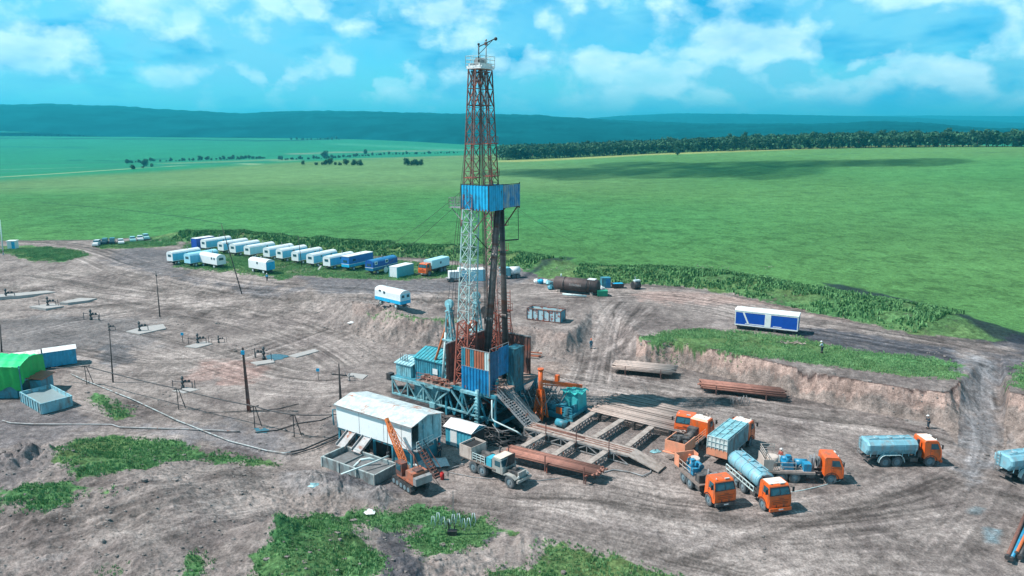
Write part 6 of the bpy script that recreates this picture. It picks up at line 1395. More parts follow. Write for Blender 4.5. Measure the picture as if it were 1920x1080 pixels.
# rusty bundle on the near side, on its own rack
t = uvthing('pipe_rack', 'low steel rack carrying the rusty pipe bundle on the near side of the walkway', 'rack', 18.0, -10.9)
MB().bar((-5, -1.3, 0.95), (-5, 1.3, 0.95), 0.2).bar((-5, -1, 0), (-5, -1, 0.9), 0.14).bar((-5, 1, 0), (-5, 1, 0.9), 0.14).build('trestle', M_DRUST, t)
MB().bar((0, -1.3, 0.95), (0, 1.3, 0.95), 0.2).bar((0, -1, 0), (0, -1, 0.9), 0.14).bar((0, 1, 0), (0, 1, 0.9), 0.14).build('trestle', M_DRUST, t)
MB().bar((5, -1.3, 0.95), (5, 1.3, 0.95), 0.2).bar((5, -1, 0), (5, -1, 0.9), 0.14).bar((5, 1, 0), (5, 1, 0.9), 0.14).build('trestle', M_DRUST, t)
for x in (-5, 0, 5): MB().bar((x, -1.4, 0.3), (x, -1.4, 2.2), 0.1).build('upright', M_DRUST, t)
pipes(15, 18.0, -12.1, 0.165, 11.6, 0.075, 1.14, M_RPIPE, 'rusty red pipe in the tight bundle on the near side of the walkway', 'rusty pipes in the near bundle', layers=2, rot=0.09)
# grey pipe deck beyond the girders
pipes(44, 20.6, 4.9, 0.185, 13.0, 0.07, 1.2, M_GPIPE, 'greyish pipe on the wide deck beyond the far girders', 'grey pipes on the far deck', jitter=0.6)
t = uvthing('pipe_rack', 'wide low rack under the deck of greyish pipes beyond the girders', 'rack', 20.6, 8.9)
for x in (-5, 0, 5): MB().bar((x, -4.3, 0.95), (x, 4.3, 0.95), 0.3).bar((x, -4, 0), (x, -4, 0.9), 0.3).bar((x, 0, 0), (x, 0, 0.9), 0.3).bar((x, 4, 0), (x, 4, 0.9), 0.3).build('trestle', M_DARK, t)
# two stacks at the foot of the right hand bank
def stack(pa, pb, label, plabel, group, n, layers, m, wv, r, L_, m2=None):
    a, b_ = at(*pa), at(*pb); h = math.atan2(b_.y-a.y, b_.x-a.x); d = Vector((math.cos(h), math.sin(h), 0)); nn = Vector((-d.y, d.x, 0)); c = (a+b_)/2+nn*wv/2; c.z = z_at(c.x, c.y)
    t = thing('pipe_rack', label, 'rack', c, h)
    for x in (-L_*0.3, L_*0.3):
        MB().bar((x, -wv/2-0.2, 0.6), (x, wv/2+0.2, 0.6), 0.22).bar((x, -wv/2, 0), (x, -wv/2, 0.55), 0.16).bar((x, wv/2, 0), (x, wv/2, 0.55), 0.16).build('trestle', M_DRUST, t)
        MB().bar((x, -wv/2-0.25, 0), (x, -wv/2-0.25, 1.5), 0.11).build('upright', M_DRUST, t)
    proto = None
    for k in range(layers):
        for i in range(n-k):
            if proto is None:
                proto = o = thing('stored_pipe', plabel, 'pipe', group=group); MB().cyl((-L_/2, 0, 0), (L_/2, 0, 0), r, 8).build('pipe_body', m, o)
            else: o = copy_tree(proto)
            y = -wv/2+wv*(i+0.5*k+0.5)/n; x = random.uniform(-.5, .5)
            o.location = c+d*x+nn*y+Vector((0, 0, 0.71+r+k*r*1.75)); o.rotation_euler = (0, 0, h+random.uniform(-.01, .01))
stack((1150, 700), (1262, 712), 'low rack under the bleached pipes at the left foot of the clay bank', 'bleached grey pipe in the left stack at the foot of the clay bank', 'bleached pipes at the foot of the bank', 17, 4, M_GPIPE, 3.4, 0.1, 9.2)
stack((1318, 738), (1462, 754), 'low rack under the brown pipes at the right foot of the clay bank', 'thick rusty brown pipe in the right stack below the clay bank', 'brown pipes at the foot of the bank', 9, 3, M_RPIPE, 2.6, 0.14, 11.5)
# fallen pipes in front of the brown stack, long poles on the soil
def ground_pipe(name, label, cat, pts, r, m, up=0.1, n=6, part='pipe_run', group=None, samples=5):
    P = []
    for a_, b_ in zip(pts, pts[1:]):
        for k in range(samples): P.append((a_[0]+(b_[0]-a_[0])*k/samples, a_[1]+(b_[1]-a_[1])*k/samples))
    P.append(pts[-1]); Q = [at(*p) for p in P]; Q = [Vector((q.x, q.y, z_at(q.x, q.y)+r+up)) for q in Q]; o0 = Q[0].copy()
    o = MB().tube([q-o0 for q in Q], r, n).build(name, m); o.location = o0; tag(o, label, cat, group); return o
ground_pipe('loose_pole', 'long thin pole lying on the soil in front of the brown pipe stack', 'pole', [(1292, 727), (1380, 739), (1466, 752)], 0.07, M_PIPE)
# orange column crane on its teal base machine
t = uvthing('column_crane', 'orange column crane with a slewing jib beside the rig stairs', 'crane', 8.8, 1.0)
lattice(c := MB(), [(-0.7, -0.7, 0.2), (0.7, -0.7, 0.2), (0.7, 0.7, 0.2), (-0.7, 0.7, 0.2)], [(-0.28, -0.28, 4.2), (0.28, -0.28, 4.2), (0.28, 0.28, 4.2), (-0.28, 0.28, 4.2)], 3, 0.09, True, 0.2); c.build('lattice_base', M_ORN, t)
MB().cyl((0, 0, 2.4), (0, 0, 6.9), 0.3, 16).cyl((0, 0, 6.9), (0, 0, 7.1), 0.42, 16).build('column', M_ORN, t)
MB().bar((0.2, 0, 5.4), (3.9, 4.2, 4.2), 0.22, 0.4).bar((0.2, 0, 4.9), (3.0, 3.2, 4.25), 0.14).build('jib', M_ORN, t)
MB().bar((0, 0, 6.9), (3.7, 4.0, 4.4), 0.05).build('tie_rope', M_TUBE, t); MB().box((1.5, 1.7, 5.6), (0.5, 0.5, 0.8)).build('winch', M_ORN, t)
t = uvthing('service_unit', 'teal skid machine with a sheeted cab below the orange jib', 'machine', 10.6, 4.0)
MB().b2((-3.0, -1.5, 0.5), (2.2, 2.6, 0.9)).b2((-3, -1.4, 0), (2.2, -1.2, 0.5)).b2((-3, 2.3, 0), (2.2, 2.5, 0.5)).build('skid', M_TEAL, t)
b = MB(); b.box((0.6, 1.8, 2.0), (2.6, 2.4, 2.3), taper=(0.9, 0.9)); b.build('cab', mat('turquoise_cover', (0.06, 0.46, 0.48), 0.45, var=0.2, nscale=1), t)
n = 10; vs = [(-0.9+3.0*i/9, 0.4+2.8*j/9, 3.18+0.16*math.sin(i*1.6+j)+0.1*math.sin(j*2.1)) for i in range(10) for j in range(10)]
MB().add(vs, [(i*10+j, (i+1)*10+j, (i+1)*10+j+1, i*10+j+1) for i in range(9) for j in range(9)]).build('cover_sheet', mat('turquoise_tarp', (0.05, 0.50, 0.46), 0.4, var=0.2), t)
MB().box((-0.72, 1.8, 2.3), (0.05, 1.5, 1.0)).build('window', M_GLASS, t)
b = MB(); rr = random.Random(5)
for k in range(12): b.box((rr.uniform(-2.6, 1.6), rr.uniform(-1.2, 0.3), 1.3), (rr.uniform(.3, 1), rr.uniform(.3, .9), rr.uniform(.4, 1.2)))
b.cyl((-2.4, -1.0, 1.3), (0.8, -1.0, 1.3), 0.4, 14); b.build('engine', M_TEAL, t)
MB().box((0.2, -1.55, 1.2), (0.9, 0.06, 0.9)).build('orange_panel', M_ORN, t); r_ = MB(); rail(r_, [(-3, -1.55, 0.9), (2.2, -1.55, 0.9)], 1.0, 0.05, 0.9, 2); r_.build('railing', M_TEAL, t)
a = UV(12.6, 0.4); t = thing('oil_drum', 'teal drum lying by the skid machine', 'drum', a, RTH); MB().cyl((-0.9, 0, 0.5), (0.9, 0, 0.5), 0.5, 16).build('body', M_TEAL, t); MB().cyl((0.9, 0, 0.5), (0.95, 0, 0.5), 0.42, 16).build('lid', M_DARK, t)
# black boom sticking out behind the engine deck
t = uvthing('flare_nozzle', 'black iron nozzle on a stand left of the engine deck', 'machine', -15.6, -1.6); MB().bar((0, 0, 0), (0, 0, 1.5), 0.3, n=8).bar((-0.7, 0, 1.9), (2.0, 0.3, 1.9), 0.5).box((-0.5, 0, 1.9), (0.8, 0.9, 1.0)).build('nozzle', M_DARK, t)
# pump gear under and around the engine deck
t = uvthing('hose_tangle', 'tangle of black hoses and mud between the cabin and the engine deck', 'hoses', -3, -8.2); b = MB(); rr = random.Random(11)
for k in range(70):
    x, y = rr.uniform(-9, 9), rr.uniform(-3.2, 2.6); pts = [(x+0.7*q+rr.uniform(-.5, .5), y+rr.uniform(-.7, .7)+0.1*q, 0.12+abs(rr.gauss(0, .28))) for q in range(7)]; b.tube(pts, rr.uniform(.05, .13))
b.build('hoses', M_DARK, t)
t = uvthing('boom_barrier', 'white tubular barrier hanging over the dark cellar pit by the stairs', 'barrier', 7.2, -6.6); MB().bar((-1.6, 1.2, 0.7), (0.6, -0.4, 0.6), 0.08).bar((0.6, -0.4, 0.6), (1.9, 1.2, 1.0), 0.08).bar((0.6, -0.4, 0), (0.6, -0.4, 0.9), 0.07).build('tubes', M_GREY, t)
# planks and beams behind the doghouse
a = at(985, 668); t = thing('timber_pile', 'small pile of orange and grey beams behind the doghouse', 'beams', a, R(-15))
for k in range(6): MB().box((random.uniform(-.3, .3), 0.35*k-0.9, 0.2+0.16*(k % 3)), (5.2, 0.22, 0.18), rz=random.uniform(-.05, .05)).build('beam', M_STRIPE if k % 2 else M_WOOD, t)

# ------------------------------------------------------------ poles, wellheads, lines, odds and ends
M_POLE = mat('tarred_pole', (0.07, 0.06, 0.06), 0.85, var=0.3)
def line_pole(label, pb, pt_, arm=None, r=0.14, m=None, blue=False, lat=False, name='utility_pole'):
    a = at(*pb); D = math.hypot(a.x, a.y); d = ray(*pt_)
    # top found at the same distance as the foot
    k = D/math.hypot(d.x, d.y); top = Vector((d.x*k, d.y*k, CAMH+d.z*k)); v = top-a
    t = thing(name, label, 'pole', a)
    mb = MB()
    if lat:
        w = 0.17; lattice(mb, [(-w, -w, 0), (w, -w, 0), (w, w, 0), (-w, w, 0)], [tuple(v+Vector((x*0.3, y*0.3, 0))) for x, y in ((-w, -w), (w, -w), (w, w), (-w, w))], 9, 0.06, True, 0.09)
    else: mb.bar((0, 0, -0.3), v, 2*r, n=8, r2=r*0.9)
    mb.build('shaft', m or M_POLE, t)
    if arm: 
        c = v*arm[0]; w = arm[1]; MB().bar((c.x-w, c.y, c.z+0.15), (c.x+w, c.y, c.z-0.1), 0.14).build('crossarm', m or M_POLE, t)
        for s in (-1, 1): MB().bar((c.x+s*w*0.8, c.y, c.z), (c.x+s*w*0.8, c.y, c.z+0.35), 0.1, n=8).build('insulator', M_GREY, t)
    if blue: MB().box((v.x*0.93, v.y*0.93-0.15, v.z*0.93), (0.42, 0.3, 0.5)).build('lamp_box', M_CYAN, t)
    return a, v
line_pole('tall thin pole standing left of the caravan row, slanting', (454, 551), (415, 420), (0.72, 0.25), 0.13)
line_pole('thin mast with stays rising between the middle caravans', (566, 500), (559, 442), None, 0.1)
line_pole('bare dark pole beside the dirt road junction', (300, 595), (292, 508), (0.9, 0.2), 0.13)
line_pole('bare dark pole right of the blue container', (212, 718), (204, 606), None, 0.12)
line_pole('red rusty lattice pole with a small blue lamp near the cable trestles', (467, 772), (455, 652), None, 0.2, M_DRUST, True, True)
line_pole('dark pole with a crossarm behind the white mud cabin', (639, 757), (635, 682), (0.72, 1.1), 0.2)
line_pole('dark pole at the left photo edge above the green shelter', (3, 660), (0, 608), None, 0.15)
line_pole('tall pale lamp post at the left photo edge', (6, 478), (0, 412), None, 0.22, M_WSTEEL, name='lamp_post')
# concrete pads and wellheads
M_CONC = mat('pale_concrete', (0.36, 0.35, 0.34), 0.85, var=0.12, dirt=0.4, dirtcol=(0.35, 0.33, 0.32))
def slab(label, pts, hgt=0.18):
    P = [at(*p) for p in pts]; c = sum(P, Vector())/len(P); z = max(z_at(p.x, p.y) for p in P)
    vs = [Vector((p.x-c.x, p.y-c.y, -0.5)) for p in P]+[Vector((p.x-c.x, p.y-c.y, hgt)) for p in P]; n = len(P)
    mb = MB().add(vs, [tuple(range(n))[::-1], tuple(range(n, 2*n))]+[(i, (i+1) % n, n+(i+1) % n, n+i) for i in range(n)])
    o = mb.build('concrete_pad', M_CONC); o.location = (c.x, c.y, z); tag(o, label, 'concrete pad'); return o
slab('long pale concrete slab running back from the leftmost wellhead', [(-20, 563), (0, 563), (35, 560), (104, 549), (88, 546), (20, 554), (-20, 558)])
slab('broken pale slab around the second wellhead', [(55, 577), (86, 582), (120, 576), (100, 570)])
slab('pale slab behind the second wellhead, right of the first', [(112, 572), (128, 573), (166, 567), (182, 561), (150, 560)])
slab('pale strip of concrete between the two poles at left', [(236, 623), (262, 628), (312, 617), (306, 609), (268, 614)])
slab('narrow grey slab beside the wellhead with dark valves', [(346, 651), (368, 654), (398, 646), (386, 641)])
slab('slab edge right of the wellhead by the blue puddle', [(470, 681), (482, 686), (515, 681), (512, 675)])
slab('long thin slab running right from the blue puddle', [(540, 668), (555, 671), (598, 659), (590, 655)], 0.1)
slab('small broken slab beside the dark pole near the cabin', [(650, 705), (680, 712), (690, 704), (660, 700)], 0.1)
slab('pale broken slab under the wellhead below the red soil', [(322, 734), (345, 738), (374, 731), (350, 727)], 0.1)
M_WELL = mat('wellhead_paint', (0.06, 0.075, 0.085), 0.6, 0.2, var=0.3)
def wellhead(label, p, sc=1.0, rot=0, arms=1, m=M_WELL):
    a = at(*p); t = thing('wellhead', label, 'wellhead', a, rot, 'wellheads along the left of the pad'); t.scale = (sc*0.78,)*3
    b = MB().cyl((0, 0, 0), (0, 0, 2.2), 0.14, 12).cyl((0, 0, 0.1), (0, 0, 0.5), 0.3, 12).cyl((0, 0, 0.9), (0, 0, 1.3), 0.26, 12).cyl((0, 0, 1.7), (0, 0, 2.0), 0.24, 12); b.build('spool', m, t)
    b = MB().bar((0, 0, 1.1), (1.6, 0, 1.1), 0.14, n=8).bar((1.6, 0, 1.1), (1.6, 0, 0.05), 0.14, n=8); b.build('flow_arm', m, t)
    for x, z in ((0.5, 1.1), (1.1, 1.1)): MB().cyl((x, -0.05, z+0.2), (x, 0.05, z+0.2), 0.24, 14).bar((x, 0, z), (x, 0, z+0.3), 0.2).build('valve_wheel', m, t)
    if arms > 1:
        MB().bar((-1.8, 0.4, 0), (-1.8, 0.4, 1.4), 0.09).bar((-1.8, 0.4, 1.2), (0, 0, 1.2), 0.07).bar((2.2, -0.5, 0), (2.2, -0.5, 1.6), 0.09).build('guard_post', m, t)
    return t
wellhead('dark wellhead at the left edge on the longest slab', (12, 560), 1.35, 0.3)
wellhead('dark wellhead on the broken pale slab, second from the left edge', (90, 575), 1.3, 0.2, 2)
wellhead('dark wellhead with a side arm standing on bare soil below the slabs', (171, 600), 1.3, -0.1, 2)
wellhead('slim wellhead at the left end of the pale concrete strip', (262, 622), 1.2, 0.3)
wellhead('short slim wellhead post left of the concrete strip', (205, 620), 0.9, 0.1)
wellhead('dark wellhead left of the cluster of valves near the blue sign', (371, 645), 1.15, 0.2, 2)
wellhead('dark valve cluster lying low right of the blue sign', (410, 643), 0.8, 0.5, 2)
wellhead('wellhead beside the blue puddle', (495, 674), 1.3, 2.8, 2)
wellhead('wellhead pipes below the patch of red soil', (343, 728), 1.1, 0.1, 2, M_WELL)
wellhead('pale valve lying by the dark pole near the cabin', (655, 714), 0.7, 0.3, 1, M_GREY)
def sign_post(label, p, rot=0):
    a = at(*p); t = thing('sign_post', label, 'sign', a, rot); MB().bar((0, 0, 0), (0, 0, 1.7), 0.08).build('post', M_DARK, t); MB().box((0, -0.05, 1.6), (0.5, 0.08, 0.5)).build('plate', M_CYAN, t)
sign_post('blue sign on a post near the valve cluster', (343, 642)); sign_post('blue sign on a post left of the dark pole, on bare soil', (597, 712))
# pipelines, cables and trestles
ground_pipe('pipeline', 'long pale pipe running over the ground towards the mud cabin', 'pipeline', [(132, 703), (160, 716), (250, 752), (330, 790), (430, 830), (500, 848), (533, 853), (545, 851)], 0.08, mat('dull_pipe_steel', (0.40, 0.45, 0.46), 0.5, dirt=0.5), 0.15, 8)
ground_pipe('pipeline', 'short dark pipe from the end of the pale pipeline towards the tanks', 'pipeline', [(538, 852), (570, 845), (600, 832), (640, 815)], 0.1, M_DARK, 0.1)
ground_pipe('pipeline', 'second dark pipe beside the first, running to the tanks', 'pipeline', [(545, 856), (590, 842), (640, 822)], 0.08, M_DARK, 0.1)
ground_pipe('hose', 'grey hose winding along the soil above the grass patch', 'hose', [(4, 790), (20, 795), (60, 797), (210, 798), (225, 803), (290, 805), (330, 806), (390, 808), (450, 811)], 0.09, M_GREY, 0.06)
ground_pipe('hose', 'pale looping hose on the soil in front of the walkway ramp', 'hose', [(1130, 888), (1150, 882), (1180, 886), (1205, 894), (1220, 887), (1222, 872), (1216, 862)], 0.07, M_GREY, 0.03)
ground_pipe('hose', 'hose curving from the tool shed past the grey truck', 'hose', [(842, 880), (870, 872), (850, 868)], 0.07, M_GREY, 0.03)
ground_pipe('hose', 'thin hose on the ground beside the grey truck', 'hose', [(840, 886), (890, 896), (940, 900), (1000, 903), (1060, 896), (1090, 890)], 0.04, M_GREY, 0.02)
ground_pipe('tow_cable', 'pale cable stretched on the soil from the bumper of the right pump truck', 'cable', [(1575, 902), (1540, 912), (1505, 920), (1480, 924)], 0.04, M_WSTEEL, 0.02)
ground_pipe('drain_line', 'dark hose sweeping from the blue puddle to the cabin', 'hose', [(478, 812), (520, 808), (560, 795), (600, 790), (625, 780)], 0.07, M_DARK, 0.05)
ground_pipe('pipeline', 'thin dark pipe curving through the left wellheads', 'pipeline', [(380, 775), (450, 772), (520, 768), (560, 758)], 0.05, M_DARK, 0.03)
tr = None; tp = []
for i, (px, py) in enumerate([(163, 722), (335, 768), (478, 803), (552, 820)]):
    a = at(px, py)
    if tr is None:
        tr = thing('cable_trestle', 'x', 'trestle', a, 0.6, 'trestles carrying the overhead cable'); MB().bar((0, 0, 0), (0, 0, 3.0), 0.1).build('front_leg', M_DARK, tr); MB().bar((0.9, 0, 0), (0.2, 0, 3.0), 0.1).build('back_leg', M_DARK, tr); MB().bar((-0.4, 0, 2.95), (0.7, 0, 2.95), 0.12).build('cross_beam', M_DARK, tr); o = tr
    else: o = copy_tree(tr)
    o.location = a; o['label'] = ['trestle with the overhead cable nearest the green shelter', 'trestle in the cable line left of the red lattice pole', 'trestle in the cable line at the foot of the red lattice pole', 'trestle in the cable line nearest the white cabin'][i]; tp.append(a+Vector((0.1, 0, 3.05)))
def hang(name, label, cat, pts, r, m, sag=0.2):
    P = []
    for a, b_ in zip(pts, pts[1:]):
        for k in range(8): q = a.lerp(b_, k/8); q.z -= sag*4*(k/8)*(1-k/8); P.append(q)
    P.append(pts[-1]); o0 = P[0].copy(); o = MB().tube([p-o0 for p in P], r, 5).build(name, m); o.location = o0; tag(o, label, cat)
e0 = at(100, 715); e1 = UV(-7.6, -18.5, 3.4)
hang('overhead_cable', 'dark cable carried on trestles from the green shelter to the white cabin', 'cable', [e0+Vector((0, 0, 2.2))]+tp+[e1], 0.08, M_DARK, 0.15)
# derrick guy lines
for k, (z, p) in enumerate([(30, (1085, 455)), (31, (700, 475)), (30, (640, 555)), (30, (1020, 420))]):
    a = at(*p); a.z = z_at(a.x, a.y)
    hang('guy_line', ['thin guy line falling right from the racking board into the field', 'thin guy line falling left from the racking board to the berm', 'thin guy line falling left from the racking board to the bare soil', 'short thin guy line falling behind the mast into the field'][k], 'cable', [UV(0, -2.4 if k in (1, 2) else 2.4, z), a], 0.025, M_TUBE, 1.0)
# clutter round the dark tank
def junk(name, label, cat, p, parts, rot=0.0):
    a = at(*p); t = thing(name, label, cat, a, rot)
    for nm, mb, m in parts: mb.build(nm, m, t)
    return t
junk('skip_bin', 'small green bin at the right end of the dark tank', 'bin', (1129, 555), [('bin', MB().box((0, 0, 0.6), (2.0, 1.4, 1.1), taper=(1.1, 1.1)), mat('bin_green', (0.02, 0.30, 0.17), 0.5)), ('lid', MB().box((0, 0, 1.2), (2.25, 1.6, 0.08)), mat('bin_green', (0, 0, 0)))])
junk('equipment_box', 'teal upright box standing behind the dark tank by the grass', 'box', (1135, 539), [('box', MB().b2((-1, -0.8, 0), (1, 0.8, 2.3)), M_TEAL), ('door', MB().b2((-0.1, -0.84, 0.2), (0.8, -0.8, 2.1)), M_BLUE)], 0.15)
junk('tipped_tank', 'dark blue open half tank lying right of the teal box', 'tank', (1158, 540), [('shell', MB().box((0, 0, 0.6), (2.2, 1.3, 0.9), taper=(1.2, 1.2)), M_DARK), ('contents', MB().box((0, 0, 1.07), (2.2, 1.2, 0.06)), M_CYAN)], 0.1)
junk('cable_drum', 'dark round machine with pale bits at the grass edge right of the half tank', 'machine', (1192, 542), [('drum', MB().cyl((-0.8, 0, 0.9), (0.8, 0, 0.9), 0.9, 18), M_DARK), ('frame', MB().box((0.2, 0, 1.9), (1.4, 0.9, 0.3)).bar((0, 0, 1.5), (-0.3, 0, 2.8), 0.1), M_WSTEEL)], 0.4)
junk('pipe_offcut', 'pale length of pipe leaning on the front of the dark tank', 'pipe', (1078, 558), [('tube', MB().cyl((-2.6, 0, 0.7), (2.4, 0, 0.35), 0.22, 12), M_WSTEEL)], -0.1)
for k, (p, c) in enumerate([((1006, 531), M_WHITE), ((1014, 532), M_CYAN), ((1022, 532), M_WHITE), ((1030, 534), M_LTEAL), ((1033, 543), M_TEAL), ((1127, 545), M_WHITE)]):
    a = at(*p); t = thing('rubbish_bag', ['white bag leftmost in the heap left of the dark tank', 'blue bag second from the left in the heap by the dark tank', 'white bag third in the heap by the dark tank', 'pale teal bag touching the left end of the dark tank', 'dark teal crate in front of the left end of the dark tank', 'white bag between the dark tank and the teal box'][k], 'bag', a); MB().ball((0, 0, 0.5), 0.75, 9, (1, 0.8, 0.75), 0.5).build('sack', c, t); MB().ball((0.5, 0.3, 0.4), 0.45, 8, (1, 1, 0.8), 0.5).build('sack', c, t)
def white_bit(label, p, s=0.8, m=None):
    a = at(*p); o = MB().ball((0, 0, 0.12), s, 7, (1, 0.6, 0.28), 0.6).build('scrap_sheet', m or M_WHITE); o.location = a; tag(o, label, 'scrap')
white_bit('white rag on the hummocky soil left of the lone caravan', (659, 606), 0.8); white_bit('small white rag at the edge of the grass below the spoil heap', (693, 962), 0.7)
white_bit('turquoise scrap lying on the grey spoil heap', (592, 912), 0.8, M_LTEAL); white_bit('crumpled turquoise plastic on the walkway ramp', (1228, 848), 0.7, M_LTEAL); white_bit('bright blue plastic beside the end of the walkway ramp', (1226, 880), 0.45, M_CYAN)
white_bit('pale stone at the edge of the far grass bank', (1548, 541), 0.9, M_CONC)
# crossed sticks on the grass and the lower right pipes
a = at(1486, 646); t = thing('stick_pile', 'pile of crossed pale sticks on the grass below the blue caravan', 'sticks', a)
for k in range(16): x = random.uniform(-1.8, 1.8); MB().bar((x, random.uniform(-.8, .8), 0.15), (x+random.uniform(-1.1, 1.1), random.uniform(-.9, .9), random.uniform(.3, .7)), 0.09).build('stick', M_GPIPE, t)
pl = [((1888, 1052), (1925, 965), 0.17, M_RPIPE, 'orange pipe, uppermost of the pipes at the lower right corner'), ((1896, 1056), (1932, 975), 0.15, M_MBLUE, 'blue pipe beside the orange one at the lower right corner'), ((1904, 1046), (1935, 985), 0.16, M_RORN, 'second orange pipe, shorter, at the lower right corner'), ((1912, 1052), (1945, 985), 0.17, M_DARK, 'dark pipe nearest the edge at the lower right corner')]
for p, q, r_, m, lab in pl:
    a, b_ = at(*p), at(*q); a.z = z_at(a.x, a.y)+0.5; b_.z = z_at(b_.x, b_.y)+0.5; o = thing('casing_pipe', lab, 'pipe', a); MB().cyl((0, 0, 0), b_-a, r_, 12).build('pipe_body', m, o); MB().cyl((b_-a)*-0.0, (a-b_).normalized()*0.35, r_*1.25, 12).build('thread_protector', M_DARK, o)
a = at(1904, 1035); t = thing('pipe_sleeper', 'timber sleeper under the pipes at the lower right corner', 'sleeper', a, 0.1); MB().box((0.3, 0, 0.15), (2.6, 0.3, 0.3)).build('timber', M_WOOD, t)
# bent metal grille on the foreground mound
a = at(846, 1004); t = thing('bent_fence', 'zigzag of pale bent wire frames on posts in the foreground grass', 'wire fence', a)
for k in range(9):
    x = -1.9+k*0.48; z = 1.1+0.35*math.sin(k*1.7); f = MB().tube([(x, 0, z), (x+0.12, 0.05, z+0.9), (x+0.3, 0, z+0.95), (x+0.42, -0.05, z+0.1), (x+0.24, 0, z-0.35)], 0.045); f.build('wire_frame', M_WSTEEL, t)
MB().bar((-0.2, 0, 0), (-0.2, 0, 1.4), 0.12).bar((0.3, 0.2, 0), (0.3, 0.2, 1.2), 0.1).box((0.1, 0, 0.3), (0.9, 0.5, 0.5)).build('post', M_DARK, t)
MB().bar((0.2, 0, 1.2), (0.25, 0, 4.6), 0.06).build('rod', M_GREY, t)
a = at(1386, 760); t = thing('reed_bundle', 'clump of thin bent rods on the soil between the pipe stacks and trucks', 'rods', a)
for k in range(22): x, y = random.uniform(-1.2, 1.2), random.uniform(-.6, .6); MB().tube([(x, y, 0), (x+random.uniform(-.3, .3), y, 0.7), (x+random.uniform(-.5, .5), y, 1.3)], 0.035, 5).build('rod', M_GREY, t)
# puddles
def puddle(label, pts, col, z=0.05):
    P = [at(*p) for p in pts]; c = sum(P, Vector())/len(P); n = len(P); Q = []
    for i in range(n):
        for k in range(6): q = P[i].lerp(P[(i+1) % n], k/6); w = (q-c); q = c+w*(1+0.35*(vn(q.x*1.5, q.y*1.5, 7)-0.5)); Q.append(q)
    zz = max(z_at(q.x, q.y) for q in Q)+z
    o = MB().add([(q.x-c.x, q.y-c.y, 0) for q in Q], [tuple(range(len(Q)))]).build('puddle', mat('puddle_%g' % col[2], col, 0.12, var=0.2)); o.location = (c.x, c.y, zz); tag(o, label, kind='structure')
puddle('blue puddle by the wellhead', [(500, 667), (522, 664), (541, 668), (530, 674), (505, 678), (498, 672)], (0.05, 0.11, 0.14))
puddle('blue puddle under the cable trestle', [(476, 804), (492, 801), (504, 806), (498, 812), (482, 813)], (0.05, 0.14, 0.18))


